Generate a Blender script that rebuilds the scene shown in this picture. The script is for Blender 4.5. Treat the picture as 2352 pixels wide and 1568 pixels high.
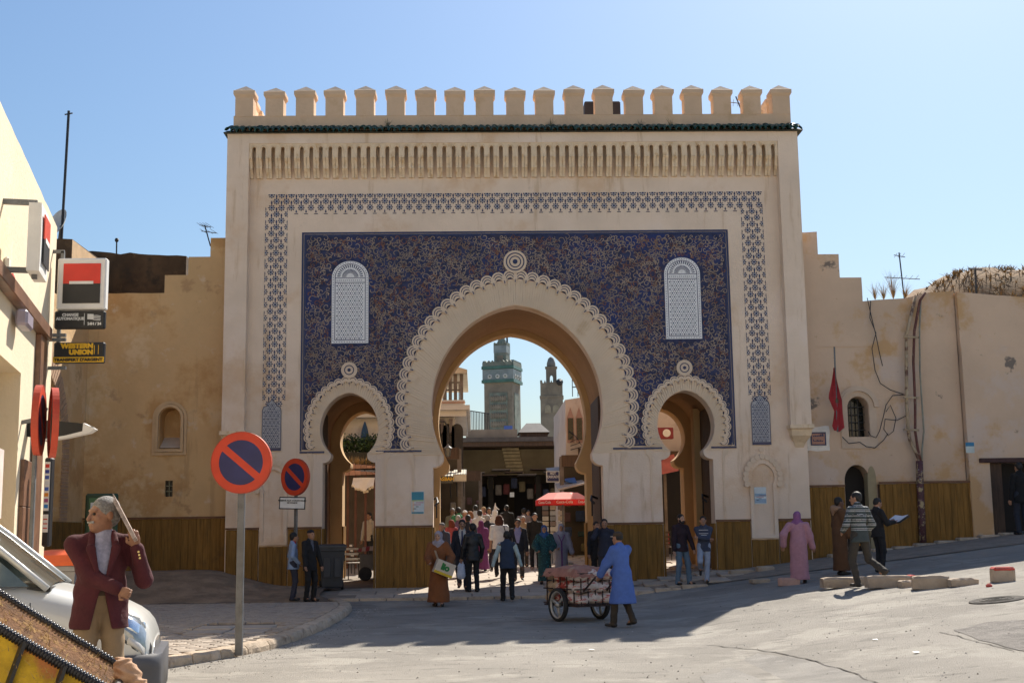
import bpy, bmesh, math, random
import numpy as np
from mathutils import Vector, Matrix, noise as mnoise
from mathutils.geometry import tessellate_polygon
random.seed(7); rng = np.random.default_rng(7)
scene = bpy.context.scene
for o in list(bpy.data.objects): bpy.data.objects.remove(o)
C = scene.collection
R = math.radians
# ---------------------------------------------------------------- camera
CAMH = 1.65
_p, _y, _r = R(8.6847), R(1.7405), R(.8174)
_F = Vector((math.sin(_y)*math.cos(_p), math.cos(_y)*math.cos(_p), math.sin(_p)))
_Rt = Vector((math.cos(_y), -math.sin(_y), 0)); _U = _Rt.cross(_F)
_r2 = _Rt*math.cos(_r) - _U*math.sin(_r); _u2 = _Rt*math.sin(_r) + _U*math.cos(_r)
cam_d = bpy.data.cameras.new('camera'); cam = bpy.data.objects.new('camera', cam_d); C.objects.link(cam)
cam_d.sensor_width = 36; cam_d.lens = 44.38; cam_d.clip_end = 3000; cam_d.clip_start = .1
cam.matrix_world = Matrix(((_r2.x, _u2.x, -_F.x, 0), (_r2.y, _u2.y, -_F.y, 0), (_r2.z, _u2.z, -_F.z, CAMH), (0, 0, 0, 1)))
scene.camera = cam
scene.render.resolution_x, scene.render.resolution_y = 1024, 682
# ---------------------------------------------------------------- sky and sun
SUN_AZ, SUN_EL = R(25), R(44)          # azimuth measured from +Y towards +X
world = bpy.data.worlds.new('World'); scene.world = world; world.use_nodes = True
wn = world.node_tree.nodes; wl = world.node_tree.links
bg = wn['Background']; sky = wn.new('ShaderNodeTexSky'); sky.sky_type = 'NISHITA'; sky.sun_disc = False
sky.sun_elevation = SUN_EL; sky.sun_rotation = SUN_AZ
sky.altitude = 400; sky.air_density = 1.5; sky.dust_density = 1.5; sky.ozone_density = 7.5
wl.new(sky.outputs[0], bg.inputs[0]); bg.inputs[1].default_value = .07
sd = bpy.data.lights.new('sun', 'SUN'); sd.energy = 5.0; sd.angle = R(.53); sd.color = (1, .92, .80)
sun = bpy.data.objects.new('sun', sd); C.objects.link(sun)
_s = Vector((math.sin(SUN_AZ)*math.cos(SUN_EL), math.cos(SUN_AZ)*math.cos(SUN_EL), math.sin(SUN_EL)))
sun.rotation_euler = _s.to_track_quat('Z', 'Y').to_euler()
vs = scene.view_settings; vs.view_transform = 'Standard'; vs.look = 'None'; vs.exposure = .76; vs.gamma = 1
scene.render.engine = 'CYCLES'
# ---------------------------------------------------------------- layout helpers
_f = 4320/3504*2352
def ray(x, y):
    return _F*_f + _r2*(x-1176) + _u2*(784-y)
def at(x, y, Y):                        # measured point on the plane at distance Y -> (X, Z)
    d = ray(x, y); t = Y/d.y
    return d.x*t, CAMH + d.z*t
def smooth(a, b, x):
    t = min(1, max(0, (x-a)/(b-a))); return t*t*(3-2*t)
def gz(x, y):                           # height of the ground
    z = .10*smooth(18, 26, y) + .24*smooth(28.3, 31.5, y) + max(0, min(y, 70)-33)*.042
    z += .11*max(0, x-3.3)*(1-smooth(33, 40, y)*.6)*smooth(6, 16, y) if x > 3.3 else 0
    if x < -4.6: z += .42*smooth(-4.6, -6.8, x)*smooth(28.3, 31.6, y)*(1-smooth(33, 36, y))
    z += .28*smooth(-.6, -2.2, x)*(1-smooth(11.5, 15.5, y))
    return z
def gp(px, py):                         # where a line of sight meets the ground
    d = ray(px, py); t0 = 3/d.y
    lo = t0; t = t0
    while t*d.y < 400:
        if CAMH+d.z*t <= gz(d.x*t, d.y*t):
            a, b = lo, t
            for _ in range(30):
                m = (a+b)/2
                if CAMH+d.z*m <= gz(d.x*m, d.y*m): b = m
                else: a = m
            return d.x*b, d.y*b, gz(d.x*b, d.y*b)
        lo = t; t += .25/d.y
    return None
# ---------------------------------------------------------------- materials
MATS = {}
def pmat(name, col, rough=.85, var=.12, scale=3., bump=.0, bscale=40., stains=(), tint=0., metal=0., spec=.5, coat=0., trans=0., alpha=1., hue=None, aniso=None):
    """procedural material: base colour mottled by world-space noise, extra stain layers, fine relief.
    stains: (colour, scale, low, high, amount[, stretch])"""
    if name in MATS: return MATS[name]
    m = bpy.data.materials.new(name); m.use_nodes = True; MATS[name] = m
    n, l = m.node_tree.nodes, m.node_tree.links; b = n['Principled BSDF']
    b.inputs['Roughness'].default_value = rough; b.inputs['Metallic'].default_value = metal
    b.inputs['Specular IOR Level'].default_value = spec
    if coat: b.inputs['Coat Weight'].default_value = coat; b.inputs['Coat Roughness'].default_value = .08
    if trans: b.inputs['Transmission Weight'].default_value = trans
    if alpha < 1: b.inputs['Alpha'].default_value = alpha
    geo = n.new('ShaderNodeNewGeometry'); pos = geo.outputs['Position']
    def stretched(st):
        if not st: return pos
        v = n.new('ShaderNodeVectorMath'); v.operation = 'MULTIPLY'; v.inputs[1].default_value = st; l.new(pos, v.inputs[0]); return v.outputs[0]
    def nz(sc, det=5, st=None, ro=.6):
        t = n.new('ShaderNodeTexNoise'); t.inputs['Scale'].default_value = sc; t.inputs['Detail'].default_value = det; t.inputs['Roughness'].default_value = ro
        l.new(stretched(st), t.inputs['Vector']); return t.outputs['Fac']
    def mapr(fac, a, b_, c, d):
        r = n.new('ShaderNodeMapRange'); r.interpolation_type = 'SMOOTHSTEP'
        for i, v in enumerate((a, b_, c, d)): r.inputs[i+1].default_value = v
        l.new(fac, r.inputs[0]); return r.outputs[0]
    def mix(fac, ca, cb, mode='MIX'):
        x = n.new('ShaderNodeMix'); x.data_type = 'RGBA'; x.blend_type = mode
        for i, v in ((0, fac), (6, ca), (7, cb)):
            if isinstance(v, (int, float)): x.inputs[i].default_value = v
            elif isinstance(v, tuple): x.inputs[i].default_value = (*v[:3], 1)
            else: l.new(v, x.inputs[i])
        return x.outputs[2]
    c = col
    if var:
        dk = tuple(v*(1-var) for v in col); lt = tuple(min(1, v*(1+var)) for v in col)
        c = mix(mapr(nz(scale, st=aniso), .3, .7, 0, 1), dk, lt)
    for s in stains:
        c = mix(mapr(nz(s[1], 6, s[5] if len(s) > 5 else None, .65), s[2], s[3], 0, s[4]), c, s[0])
    if tint or hue:
        oi = n.new('ShaderNodeObjectInfo')
        if hue: c = mix(mapr(oi.outputs['Random'], .2, .9, 0, .8), c, hue)
        if tint:
            mu = n.new('ShaderNodeMath'); mu.operation = 'MULTIPLY_ADD'; mu.inputs[1].default_value = 2*tint; mu.inputs[2].default_value = 1-tint
            w = n.new('ShaderNodeTexWhiteNoise'); w.noise_dimensions = '1D'; l.new(oi.outputs['Random'], w.inputs['W'])
            l.new(w.outputs['Value'], mu.inputs[0])
            h = n.new('ShaderNodeHueSaturation'); l.new(mu.outputs[0], h.inputs['Value'])
            if isinstance(c, tuple): h.inputs['Color'].default_value = (*c, 1)
            else: l.new(c, h.inputs['Color'])
            c = h.outputs[0]
    if isinstance(c, tuple): b.inputs['Base Color'].default_value = (*c, 1)
    else: l.new(c, b.inputs['Base Color'])
    if bump:
        bp = n.new('ShaderNodeBump'); bp.inputs['Strength'].default_value = min(1, bump); bp.inputs['Distance'].default_value = .02
        l.new(nz(bscale, 6, aniso), bp.inputs['Height']); l.new(bp.outputs[0], b.inputs['Normal'])
    return m
# ---------------------------------------------------------------- mesh builder
def V3(*a): return Vector(a)
class MB:
    def __init__(s): s.v = []; s.f = []; s.m = []; s.mi = 0; s.T = None
    def add(s, vs, fs):
        k = len(s.v)
        if s.T is not None: vs = [s.T @ Vector(q) for q in vs]
        s.v += [tuple(q) for q in vs]; s.f += [tuple(i+k for i in q) for q in fs]; s.m += [s.mi]*len(fs); return s
    def box(s, x0, x1, y0, y1, z0, z1):
        return s.add([(x0,y0,z0),(x1,y0,z0),(x1,y1,z0),(x0,y1,z0),(x0,y0,z1),(x1,y0,z1),(x1,y1,z1),(x0,y1,z1)],
            [(0,3,2,1),(4,5,6,7),(0,1,5,4),(1,2,6,5),(2,3,7,6),(3,0,4,7)])
    def cbox(s, x0, x1, y0, y1, z0, z1, c=.02):      # box with chamfered edges, slightly uneven if wanted
        bm = bmesh.new(); bmesh.ops.create_cube(bm, size=1)
        for q in bm.verts: q.co = ((x0+x1)/2+q.co.x*(x1-x0), (y0+y1)/2+q.co.y*(y1-y0), (z0+z1)/2+q.co.z*(z1-z0))
        bmesh.ops.bevel(bm, geom=bm.edges[:], offset=c, segments=1, affect='EDGES')
        bm.verts.index_update(); s.add([q.co.copy() for q in bm.verts], [[q.index for q in f.verts] for f in bm.faces]); bm.free(); return s
    def bar(s, p, q, w, h=None, up=(0,0,1)):
        h = h or w; p, q = Vector(p), Vector(q); d = (q-p).normalized(); u = Vector(up)
        if abs(d.dot(u)) > .95: u = Vector((0,1,0))
        a = d.cross(u).normalized()*w/2; b = a.cross(d).normalized()*h/2
        return s.add([p-a-b,p+a-b,p+a+b,p-a+b,q-a-b,q+a-b,q+a+b,q-a+b], [(0,1,2,3),(7,6,5,4),(0,4,5,1),(1,5,6,2),(2,6,7,3),(3,7,4,0)])
    def tube(s, pts, r, n=8, caps=True):
        pts = [Vector(p) for p in pts]; rs = r if isinstance(r, (list, tuple)) else [r]*len(pts)
        vs = []; a = None
        for i, p in enumerate(pts):
            d = (pts[min(i+1, len(pts)-1)]-pts[max(i-1, 0)]).normalized()
            if a is None: a = d.cross(Vector((0,0,1)) if abs(d.z) < .9 else Vector((1,0,0))).normalized()
            else: a = (a-d*a.dot(d)).normalized()
            b = d.cross(a)
            vs += [p+(a*math.cos(t)+b*math.sin(t))*rs[i] for t in (2*math.pi*j/n for j in range(n))]
        fs = [(i*n+j, i*n+(j+1)%n, (i+1)*n+(j+1)%n, (i+1)*n+j) for i in range(len(pts)-1) for j in range(n)]
        if caps: fs += [tuple(range(n-1, -1, -1)), tuple((len(pts)-1)*n+j for j in range(n))]
        return s.add(vs, fs)
    def lathe(s, prof, c=(0,0,0), n=16, axis='Z'):
        vs = []
        for r, z in prof:
            for j in range(n):
                t = 2*math.pi*j/n; x, y = r*math.cos(t), r*math.sin(t)
                q = {'Z': (x,y,z), 'Y': (x,z,y), 'X': (z,x,y)}[axis]
                vs.append((c[0]+q[0], c[1]+q[1], c[2]+q[2]))
        k = len(prof); fs = [(i*n+j, i*n+(j+1)%n, (i+1)*n+(j+1)%n, (i+1)*n+j) for i in range(k-1) for j in range(n)]
        fs += [tuple(range(n-1, -1, -1)), tuple((k-1)*n+j for j in range(n))]
        return s.add(vs, fs)
    def slab(s, outer, y0, y1, holes=(), back=True):  # outline in (x, z), thickness from y0 (front) to y1
        loops = [list(outer)]+[list(h) for h in holes]
        tris = tessellate_polygon([[Vector((x, z, 0)) for x, z in L] for L in loops])
        flat = [p for L in loops for p in L]; n = len(flat)
        vs = [(x, y0, z) for x, z in flat]+[(x, y1, z) for x, z in flat]; fs = []
        for t in tris:
            (ax, az), (bx, bz), (cx, cz) = (flat[i] for i in t)
            if (bx-ax)*(cz-az)-(bz-az)*(cx-ax) < 0: t = t[::-1]
            fs.append(tuple(t))
            if back: fs.append(tuple(i+n for i in t[::-1]))
        k = 0
        for li, L in enumerate(loops):
            m = len(L); ar = sum(L[i][0]*L[(i+1)%m][1]-L[(i+1)%m][0]*L[i][1] for i in range(m))
            ccw = (ar > 0) == (li == 0)
            for i in range(m):
                a, b = k+i, k+(i+1)%m
                fs.append((b, a, a+n, b+n) if ccw else (a, b, b+n, a+n))
            k += m
        return s.add(vs, fs)
    def grid(s, rows, close=False):                   # rows of points joined into quads
        n = len(rows[0]); vs = [p for r_ in rows for p in r_]; fs = []
        for i in range(len(rows)-1):
            for j in range(n if close else n-1):
                fs.append((i*n+j, i*n+(j+1)%n, (i+1)*n+(j+1)%n, (i+1)*n+j))
        return s.add(vs, fs)
    def mesh(s, name, mats, smooth_=False):
        me = bpy.data.meshes.new(name); me.from_pydata(s.v, [], s.f)
        for m in (mats if isinstance(mats, (list, tuple)) else [mats]): me.materials.append(m)
        if s.m and max(s.m) > 0: me.polygons.foreach_set('material_index', s.m)
        if smooth_: me.shade_smooth()
        me.update(); return me
    def build(s, name, mats, parent=None, smooth_=False, M=None):
        return put(name, s.mesh(name, mats, smooth_), parent, M)
def put(name, me, parent=None, M=None):               # every object's basis is its world matrix
    o = bpy.data.objects.new(name, me); C.objects.link(o)
    if M is not None: o.matrix_basis = M
    if parent is not None:
        o.parent = parent; o.matrix_parent_inverse = parent.matrix_basis.inverted()
    return o
def thing(name, label, cat, loc=(0,0,0), rz=0, group=None):
    o = bpy.data.objects.new(name, None); C.objects.link(o); o.empty_display_size = .2
    o.matrix_basis = Matrix.Translation(loc) @ Matrix.Rotation(rz, 4, 'Z')
    return tag(o, label, cat, group)
def tag(o, label, cat, group=None):
    o['label'] = label; o['category'] = cat
    if group: o['group'] = group
    return o
def struct(o): o['kind'] = 'structure'; return o
def stuff(o): o['kind'] = 'stuff'; return o
def T(x, y, z, rz=0, rx=0, ry=0, s=1):
    return Matrix.Translation((x,y,z)) @ Matrix.Rotation(rz, 4, 'Z') @ Matrix.Rotation(ry, 4, 'Y') @ Matrix.Rotation(rx, 4, 'X') @ (Matrix.Diagonal((s,s,s,1)) if not isinstance(s, tuple) else Matrix.Diagonal((*s,1)))
def copy_tree(o, M, parent=None):
    A = M @ o.matrix_basis.inverted()
    def rec(a, par):
        b = a.copy(); C.objects.link(b); b.matrix_basis = A @ a.matrix_basis
        b.parent = par
        if par is not None: b.matrix_parent_inverse = par.matrix_basis.inverted()
        for ch in [q for q in KIDS.get(a.name, a.children)]: rec(ch, b)
        return b
    return rec(o, parent)
KIDS = {}
def text(name, body, size, mat_, parent, M, depth=.002, align='CENTER', sx=1.0, bold=0):
    cu = bpy.data.curves.new(name, 'FONT'); cu.body = body; cu.size = size; cu.extrude = depth; cu.align_x = align; cu.align_y = 'CENTER'; cu.offset = bold; cu.resolution_u = 3
    to = bpy.data.objects.new(name+'_tmp', cu); C.objects.link(to)
    dg = bpy.context.evaluated_depsgraph_get(); me = bpy.data.meshes.new_from_object(to.evaluated_get(dg))
    bpy.data.objects.remove(to); bpy.data.curves.remove(cu)
    me.materials.clear(); me.materials.append(mat_)
    if sx != 1:
        for q in me.vertices: q.co.x *= sx
    return put(name, me, parent, M)
FACE = Matrix.Rotation(math.pi/2, 4, 'X')             # upright, facing -Y
# ---------------------------------------------------------------- shared materials
plaster = pmat('gate_plaster', (.80,.635,.49), .92, .07, .7, .4, 22, [((.68,.46,.28),.55,.52,.68,.7), ((.82,.68,.58),.35,.5,.68,.6), ((.52,.35,.2),1.8,.56,.70,.55,(2.2,2.2,.22)), ((.48,.32,.18),3.5,.68,.76,.5), ((.42,.33,.26),.9,.66,.74,.35)])
plaster_trim = pmat('gate_trim', (.74,.575,.42), .9, .05, 1.5, .15, 40, [((.52,.34,.18),1.6,.58,.75,.5)])
plaster_ochre_trim = pmat('corbel_plaster', (.78,.61,.42), .9, .08, 4, .15, 30, [((.55,.33,.13),9,.5,.72,.75,(1,1,.5))])
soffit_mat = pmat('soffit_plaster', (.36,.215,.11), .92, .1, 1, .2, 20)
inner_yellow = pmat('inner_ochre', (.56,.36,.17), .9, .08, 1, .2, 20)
ochre = pmat('ochre_wall', (.64,.42,.21), .92, .12, .5, .6, 9, [((.46,.25,.09),.5,.48,.62,.75), ((.70,.52,.31),.75,.53,.64,.8), ((.66,.52,.37),2.1,.58,.68,.6), ((.32,.175,.075),1.5,.58,.68,.55), ((.2,.12,.06),6,.68,.76,.4), ((.36,.22,.1),1.6,.56,.7,.4,(2,2,.25))])
pinkwall = pmat('rose_wall', (.63,.46,.325), .92, .08, .5, .45, 10, [((.55,.32,.13),.6,.51,.62,.75), ((.62,.50,.42),.4,.54,.63,.7), ((.13,.115,.105),.9,.63,.68,.85), ((.20,.15,.11),2.6,.65,.71,.6), ((.34,.2,.1),5,.66,.74,.5)])
dado_wood = pmat('dado_wood', (.245,.128,.034), .8, .2, 2.5, .35, 30, [((.10,.06,.022),2,.48,.72,.7,(6,6,.5)), ((.06,.045,.03),.8,.58,.7,.5), ((.28,.155,.045),3,.6,.8,.5,(5,5,.6))], tint=.09, aniso=(8,8,.6), spec=.15)
dado_trim = pmat('dado_trim', (.16,.07,.03), .6, .2, 4, .2)
tile_green = pmat('green_tile', (.012,.055,.042), .3, .35, 14, .2, 30, [((.16,.12,.08),22,.62,.75,.7)], tint=.3)
blue_panel = pmat('blue_zellige', (.026,.034,.092), .5, .4, 6, .35, 60, [((.06,.045,.06),.6,.52,.68,.4), ((.05,.04,.06),12,.54,.64,.4), ((.016,.034,.16),.7,.50,.66,.7)], spec=.3)
scroll_tan = pmat('scroll_tan', (.35,.265,.195), .8, .25, 1.2, 0, 40, [((.22,.115,.06),1.0,.48,.66,.8), ((.48,.40,.31),4,.55,.7,.6)])
scroll_rust = pmat('scroll_rust', (.22,.09,.045), .8, .3, 3)
navy = pmat('navy_glaze', (.018,.024,.085), .35, .25, 20)
white_tile = pmat('white_tile', (.80,.78,.77), .4, .08, 20)
grey_tile = pmat('grey_tile', (.36,.36,.38), .45, .1, 20)
asphalt = pmat('asphalt', (.285,.265,.235), .95, .12, .45, .9, 70, [((.39,.365,.32),.7,.5,.62,.75), ((.18,.167,.15),1.3,.56,.66,.6,(1,2.2,1)), ((.15,.138,.125),.35,.58,.68,.45), ((.11,.10,.09),30,.62,.70,.6), ((.45,.43,.40),42,.64,.72,.6), ((.13,.12,.105),7,.66,.72,.5)], spec=.2)
pave = pmat('setts', (.39,.33,.27), .9, .15, 5, .5, 60, [((.2,.165,.13),2,.55,.72,.6)], tint=.16)
kerbm = pmat('kerb_stone', (.46,.37,.275), .92, .14, 4, .9, 22, [((.22,.15,.10),5,.52,.7,.75)], tint=.1)
dirt = pmat('dirt', (.27,.195,.13), .95, .25, 2, .8, 20, [((.17,.115,.075),1.2,.5,.7,.7)])
slabm = pmat('flagstone', (.42,.355,.285), .85, .1, 3, .3, 40, [((.27,.22,.18),2,.55,.7,.5)], tint=.1)
black_metal = pmat('black_metal', (.02,.02,.022), .5, .2, 8, 0, 40)
dark_wood = pmat('dark_wood', (.075,.04,.022), .65, .3, 3, .3, 30, aniso=(10,10,.8))
steel = pmat('galvanised_steel', (.17,.175,.18), .55, .15, 6, .1, 40, [((.1,.1,.095),8,.55,.7,.5)], metal=.3)
white_paint = pmat('white_paint', (.75,.74,.71), .6, .05, 4)
sign_red = pmat('sign_red', (.62,.055,.02), .45, .08, 4)
sign_blue = pmat('sign_blue', (.022,.028,.12), .4, .15, 4)
black_paint = pmat('black_paint', (.018,.018,.02), .45, .15, 5)
cream_wall = pmat('cream_wall', (.74,.63,.45), .9, .05, .6, .45, 16, [((.62,.49,.33),.9,.56,.75,.5), ((.78,.70,.56),4,.56,.7,.5,(1,1,.4))])
# ---------------------------------------------------------------- ground
def lin(a, b, n): return [a+(b-a)*i/n for i in range(n)]
gx = [-900,-400,-150,-60,-30]+lin(-16, 16, 64)+[16,18,21,25,40,80,200,500,900]
gy = [-200,-60,-20,-8]+lin(0, 40, 80)+lin(40, 70, 15)+[70,80,100,150,250,500,1200,2500]
_gz0 = gz
def gz(x, y): return _gz0(max(-16, min(x, 21)), y)
b = MB(); b.grid([[(x, y, gz(x, y) + (.012*mnoise.noise((x*.7, y*.7, 0)) if 0 < y < 36 and abs(x) < 16 else 0)) for x in gx] for y in gy])
struct(b.build('ground', asphalt, None, True))
# pavement at the left with its kerb
KERB = [(-12,5.2),(-9,8.2),(-6.6,12.2),(-5.2,14.6),(-4.15,16.6),(-3.5,18.0),(-3.08,19.4),(-2.8,21.2),(-2.62,23.2),(-2.58,25.2),(-2.62,27.2),(-2.8,28.6),(-3.2,29.5)]
def kx(y):
    for (x0, y0), (x1, y1) in zip(KERB, KERB[1:]):
        if y0 <= y <= y1: return x0+(x1-x0)*(y-y0)/(y1-y0)
    return -3.4
PV = .125
b = MB(); rows = []
for i in range(60):
    y = 6 + i*(32.6-6)/59; xr = kx(y)-.24
    rows.append([(x, y, gz(x, y)+PV-.018) for x in lin(-13, xr, 14)+[xr]])
b.grid(rows); pav = struct(b.build('pavement', pmat('pavement_bed', (.15,.115,.085), .95, .2, 5, .5, 40), None, True))
# sett paving: individual setts
sm = []
for v in range(5):
    q = MB(); w, d = .115, .066
    pts = [(-w+random.uniform(-.01,.01), -d+random.uniform(-.008,.008)), (w+random.uniform(-.01,.01), -d+random.uniform(-.008,.008)), (w+random.uniform(-.01,.01), d+random.uniform(-.008,.008)), (-w+random.uniform(-.01,.01), d+random.uniform(-.008,.008))]
    q.grid([[(x, y, -.03) for x, y in pts], [(x*.985, y*.97, .004) for x, y in pts], [(x*.93, y*.88, .014) for x, y in pts]], True)
    q.add([(x*.93, y*.88, .014) for x, y in pts], [(0,1,2,3)])
    sm.append(q.mesh('sett', pave))
spots = []
y = 12.5; k = 0
while y < 28.6:
    x = kx(y)-.38 - (k % 2)*.12
    while x > -8.6:
        if not (-4.75 < x < -3.35 and 20.5 < y < 22.6): spots.append((x+random.uniform(-.012,.012), y+random.uniform(-.008,.008)))
        x -= .245
    y += .148; k += 1
def shows(x, y): return y > 16.0 and x > -y*.27-.4
near = sorted([s for s in spots if shows(*s)], key=lambda s: s[1])[:290]; ns = set(near)
for i, (x, y) in enumerate(near):
    put('sett', sm[i % 5], pav, T(x, y, gz(x, y)+PV, random.uniform(-.05,.05), random.uniform(-.03,.03), random.uniform(-.02,.02)))
b = MB()
for i, (x, y) in enumerate(spots):
    if (x, y) in ns: continue
    b.T = T(x, y, gz(x, y)+PV, random.uniform(-.05,.05), random.uniform(-.03,.03)); me = sm[i % 5]
    b.add([v.co for v in me.vertices], [p.vertices[:] for p in me.polygons])
stuff(b.build('sett_field', pave, pav))
# concrete access cover set into the setts
for cxx in (-4.38, -3.72):
    for cyy in (21.05, 21.85):
        b = MB(); b.cbox(cxx-.31, cxx+.31, cyy-.38, cyy+.38, gz(cxx, cyy)+PV-.05, gz(cxx, cyy)+PV+.012, .012); b.build('cover_slab', slabm, pav)
# kerb stones
def along(path, step):
    out = []; acc = 0
    for (x0, y0), (x1, y1) in zip(path, path[1:]):
        L = math.hypot(x1-x0, y1-y0); t = -acc
        while t+step <= L+1e-6 or False:
            t += step; out.append((x0+(x1-x0)*t/L, y0+(y1-y0)*t/L)) if t <= L else None
        acc = L-t if t > 0 else acc+L
    return out
pts = []; 
for (x0, y0), (x1, y1) in zip(KERB, KERB[1:]):
    for i in range(12): pts.append(Vector((x0+(x1-x0)*i/12, y0+(y1-y0)*i/12)))
seg = [pts[0]]; acc = 0; target = .8; kp = [pts[0]]
for a, c in zip(pts, pts[1:]):
    acc += (c-a).length
    if acc > target: kp.append(c); acc = 0; target = random.uniform(.55, 1.0)
for a, c in zip(kp, kp[1:]):
    d = (c-a); L = d.length; d.normalize(); n = Vector((-d.y, d.x))
    q = MB(); nu = 10; rows = []
    prof = [(0,-.12),(-.005,.03),(0,.07),(.012,.105),(.04,PV+.012),(.14,PV+.016),(.25,PV+.012),(.27,.02)]
    for i in range(nu+1):
        t = .012 + (L-.024)*i/nu; row = []
        for j, (o, h) in enumerate(prof):
            p = a+d*t+n*o; jit = mnoise.noise((p.x*5, p.y*5, h*9))
            e = 1.0 if i in (0, nu) else 0
            p2 = p+n*(.035*max(jit, -.4)*(j < 4)+.012*e*(j < 5)); row.append((p2.x, p2.y, gz(p.x, p.y)+h+.014*jit*(j > 2)-.012*e*(j > 2)))
        rows.append(row)
    q.grid(rows)
    k = len(prof); q.f += [tuple(range(k-1, -1, -1)), tuple(nu*k+j for j in range(k))]; q.m += [0, 0]
    q.build('kerb_stone', kerbm, pav)
# dirt strip at the foot of the left wall
b = MB(); rows = []
for i in range(13):
    y = 28.7+i*.3
    rows.append([(x, y+.25*mnoise.noise((x, 3, 0)), gz(x, y)+PV+.004+.03*max(0, mnoise.noise((x*1.6, y*1.6, 5)))-.04*(i == 0)) for x in lin(-13, -3.6, 40)])
b.grid(rows); struct(b.build('dirt_strip', dirt, None, True))
# flagstone apron running through the gate into the street
b = MB(); b.grid([[(x, y, gz(x, y)+.02) for x in lin(-9, 16, 25)] for y in [29.75,30.3,31,31.6]+lin(32, 74, 60)])
street = struct(b.build('street', pmat('street_bed', (.25,.21,.17), .95, .15, 4, .4, 40), None, True))
me_ = []
for v in range(4):
    q = MB(); q.cbox(-.44, .44, -.29, .29, -.04, .012, .01); me_.append(q.mesh('flagstone', slabm))
cand = []; k = 0; y = 30.1
while y < 48:
    x = -4.2+(k % 2)*.45
    while x < 8:
        px_lo = -1.6 if y > 32 else -3.2
        if px_lo-(y-32)*.06 < x < 6.5: cand.append((x, y))
        x += .91
    y += .605; k += 1
for i, (x, y) in enumerate(cand[:280]):
    put('flagstone', me_[i % 4], street, T(x, y, gz(x, y)+.022, random.uniform(-.01,.01), math.atan(.042) if y > 33 else (.1 if y < 31.4 else .02), 0))
for i in range(14):
    x = -3.0+i*.62; q = MB(); q.cbox(-.3, .3, -.09, .09, -.1, .05, .015); q.build('edge_stone', kerbm, street, M=T(x, 29.68, gz(x, 29.68)+.01, random.uniform(-.02,.02)))
# ---------------------------------------------------------------- the gate
GY = 32.0
gate = thing('city_gate', 'monumental plastered gate with blue mosaic panel and three horseshoe arches', 'gate', (1.13, GY, .3))
GB = 0.1; EP = .10
def horseshoe(cx, zc, r, rise, zf, n=40, grow=0.):
    """pointed horseshoe outline, from left foot over the apex to right foot"""
    e = EP*r; rad = r+e+grow; k = (rise+grow)/math.sqrt(rad*rad-e*e)
    a0 = math.pi+math.asin((zc-zf)/rad); a1 = math.pi-math.acos(min(1, e/rad))
    L = [(cx+e+rad*math.cos(a0+(a1-a0)*i/n), rad*math.sin(a0+(a1-a0)*i/n)) for i in range(n+1)]
    L = [(x, zc+z*(k if z > 0 else 1)) for x, z in L]
    return L+[(2*cx-x, z) for x, z in L[::-1][1:]]
def opening(cx, zc, r, rise, zf, hw, zb=GB, grow=0., n=40):
    """full doorway: jambs, curved imposts, horseshoe head"""
    A = horseshoe(cx, zc, r, rise, zf, n, grow); fx = cx-A[0][0]
    k = .25*min(1, r); im = [(hw, zb), (hw, zf-k*1.25)]+[(hw-(hw-fx)*math.sin(t*math.pi/10), zf-k*.35-k*.9*math.cos(t*math.pi/10)) for t in range(6)]
    return [(cx-x, z) for x, z in im]+A+[(cx+x, z) for x, z in im[::-1]]
MAIN = (1.08, 4.82, 2.18, 2.66, 3.66); LEFT = (-3.18, 4.33, .735, .93, 3.72); RIGHT = (5.38, 4.33, .73, .90, 3.70)
HWS = (2.15, .66, .66)
ARCHES = (MAIN, LEFT, RIGHT)
# front wall
b = MB(); FX0, FX1 = -6.25, 8.47
b.slab([(FX0, GB), (FX1, GB), (FX1, 12.0), (FX0, 12.0)], GY, GY+.55, [opening(*A, h) for A, h in zip(ARCHES, HWS)])
b.build('front_wall', plaster, gate)
# rear wall with the matching arches, side walls, roof, passage walls
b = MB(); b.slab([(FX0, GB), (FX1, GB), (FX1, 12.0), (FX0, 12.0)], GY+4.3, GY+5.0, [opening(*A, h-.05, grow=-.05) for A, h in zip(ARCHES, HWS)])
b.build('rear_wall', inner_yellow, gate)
b = MB(); b.box(FX0+.002, FX0+.5, GY+.552, GY+4.298, GB, 12.0); b.build('side_wall', plaster, gate)
b = MB(); b.box(FX1-.5, FX1-.002, GY+.552, GY+4.298, GB, 12.0); b.build('side_wall', plaster, gate)
b = MB(); b.box(FX0+.502, FX1-.502, GY+.552, GY+4.298, 11.6, 11.95); b.build('roof', plaster, gate)
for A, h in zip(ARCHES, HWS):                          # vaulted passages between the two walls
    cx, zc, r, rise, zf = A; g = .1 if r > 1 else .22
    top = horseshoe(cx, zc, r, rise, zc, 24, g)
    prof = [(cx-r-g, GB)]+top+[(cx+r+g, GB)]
    b = MB(); b.grid([[(x, GY+.552, z) for x, z in prof], [(x, GY+4.298, z) for x, z in prof]]); b.build('passage_vault', soffit_mat, gate, False)
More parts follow.
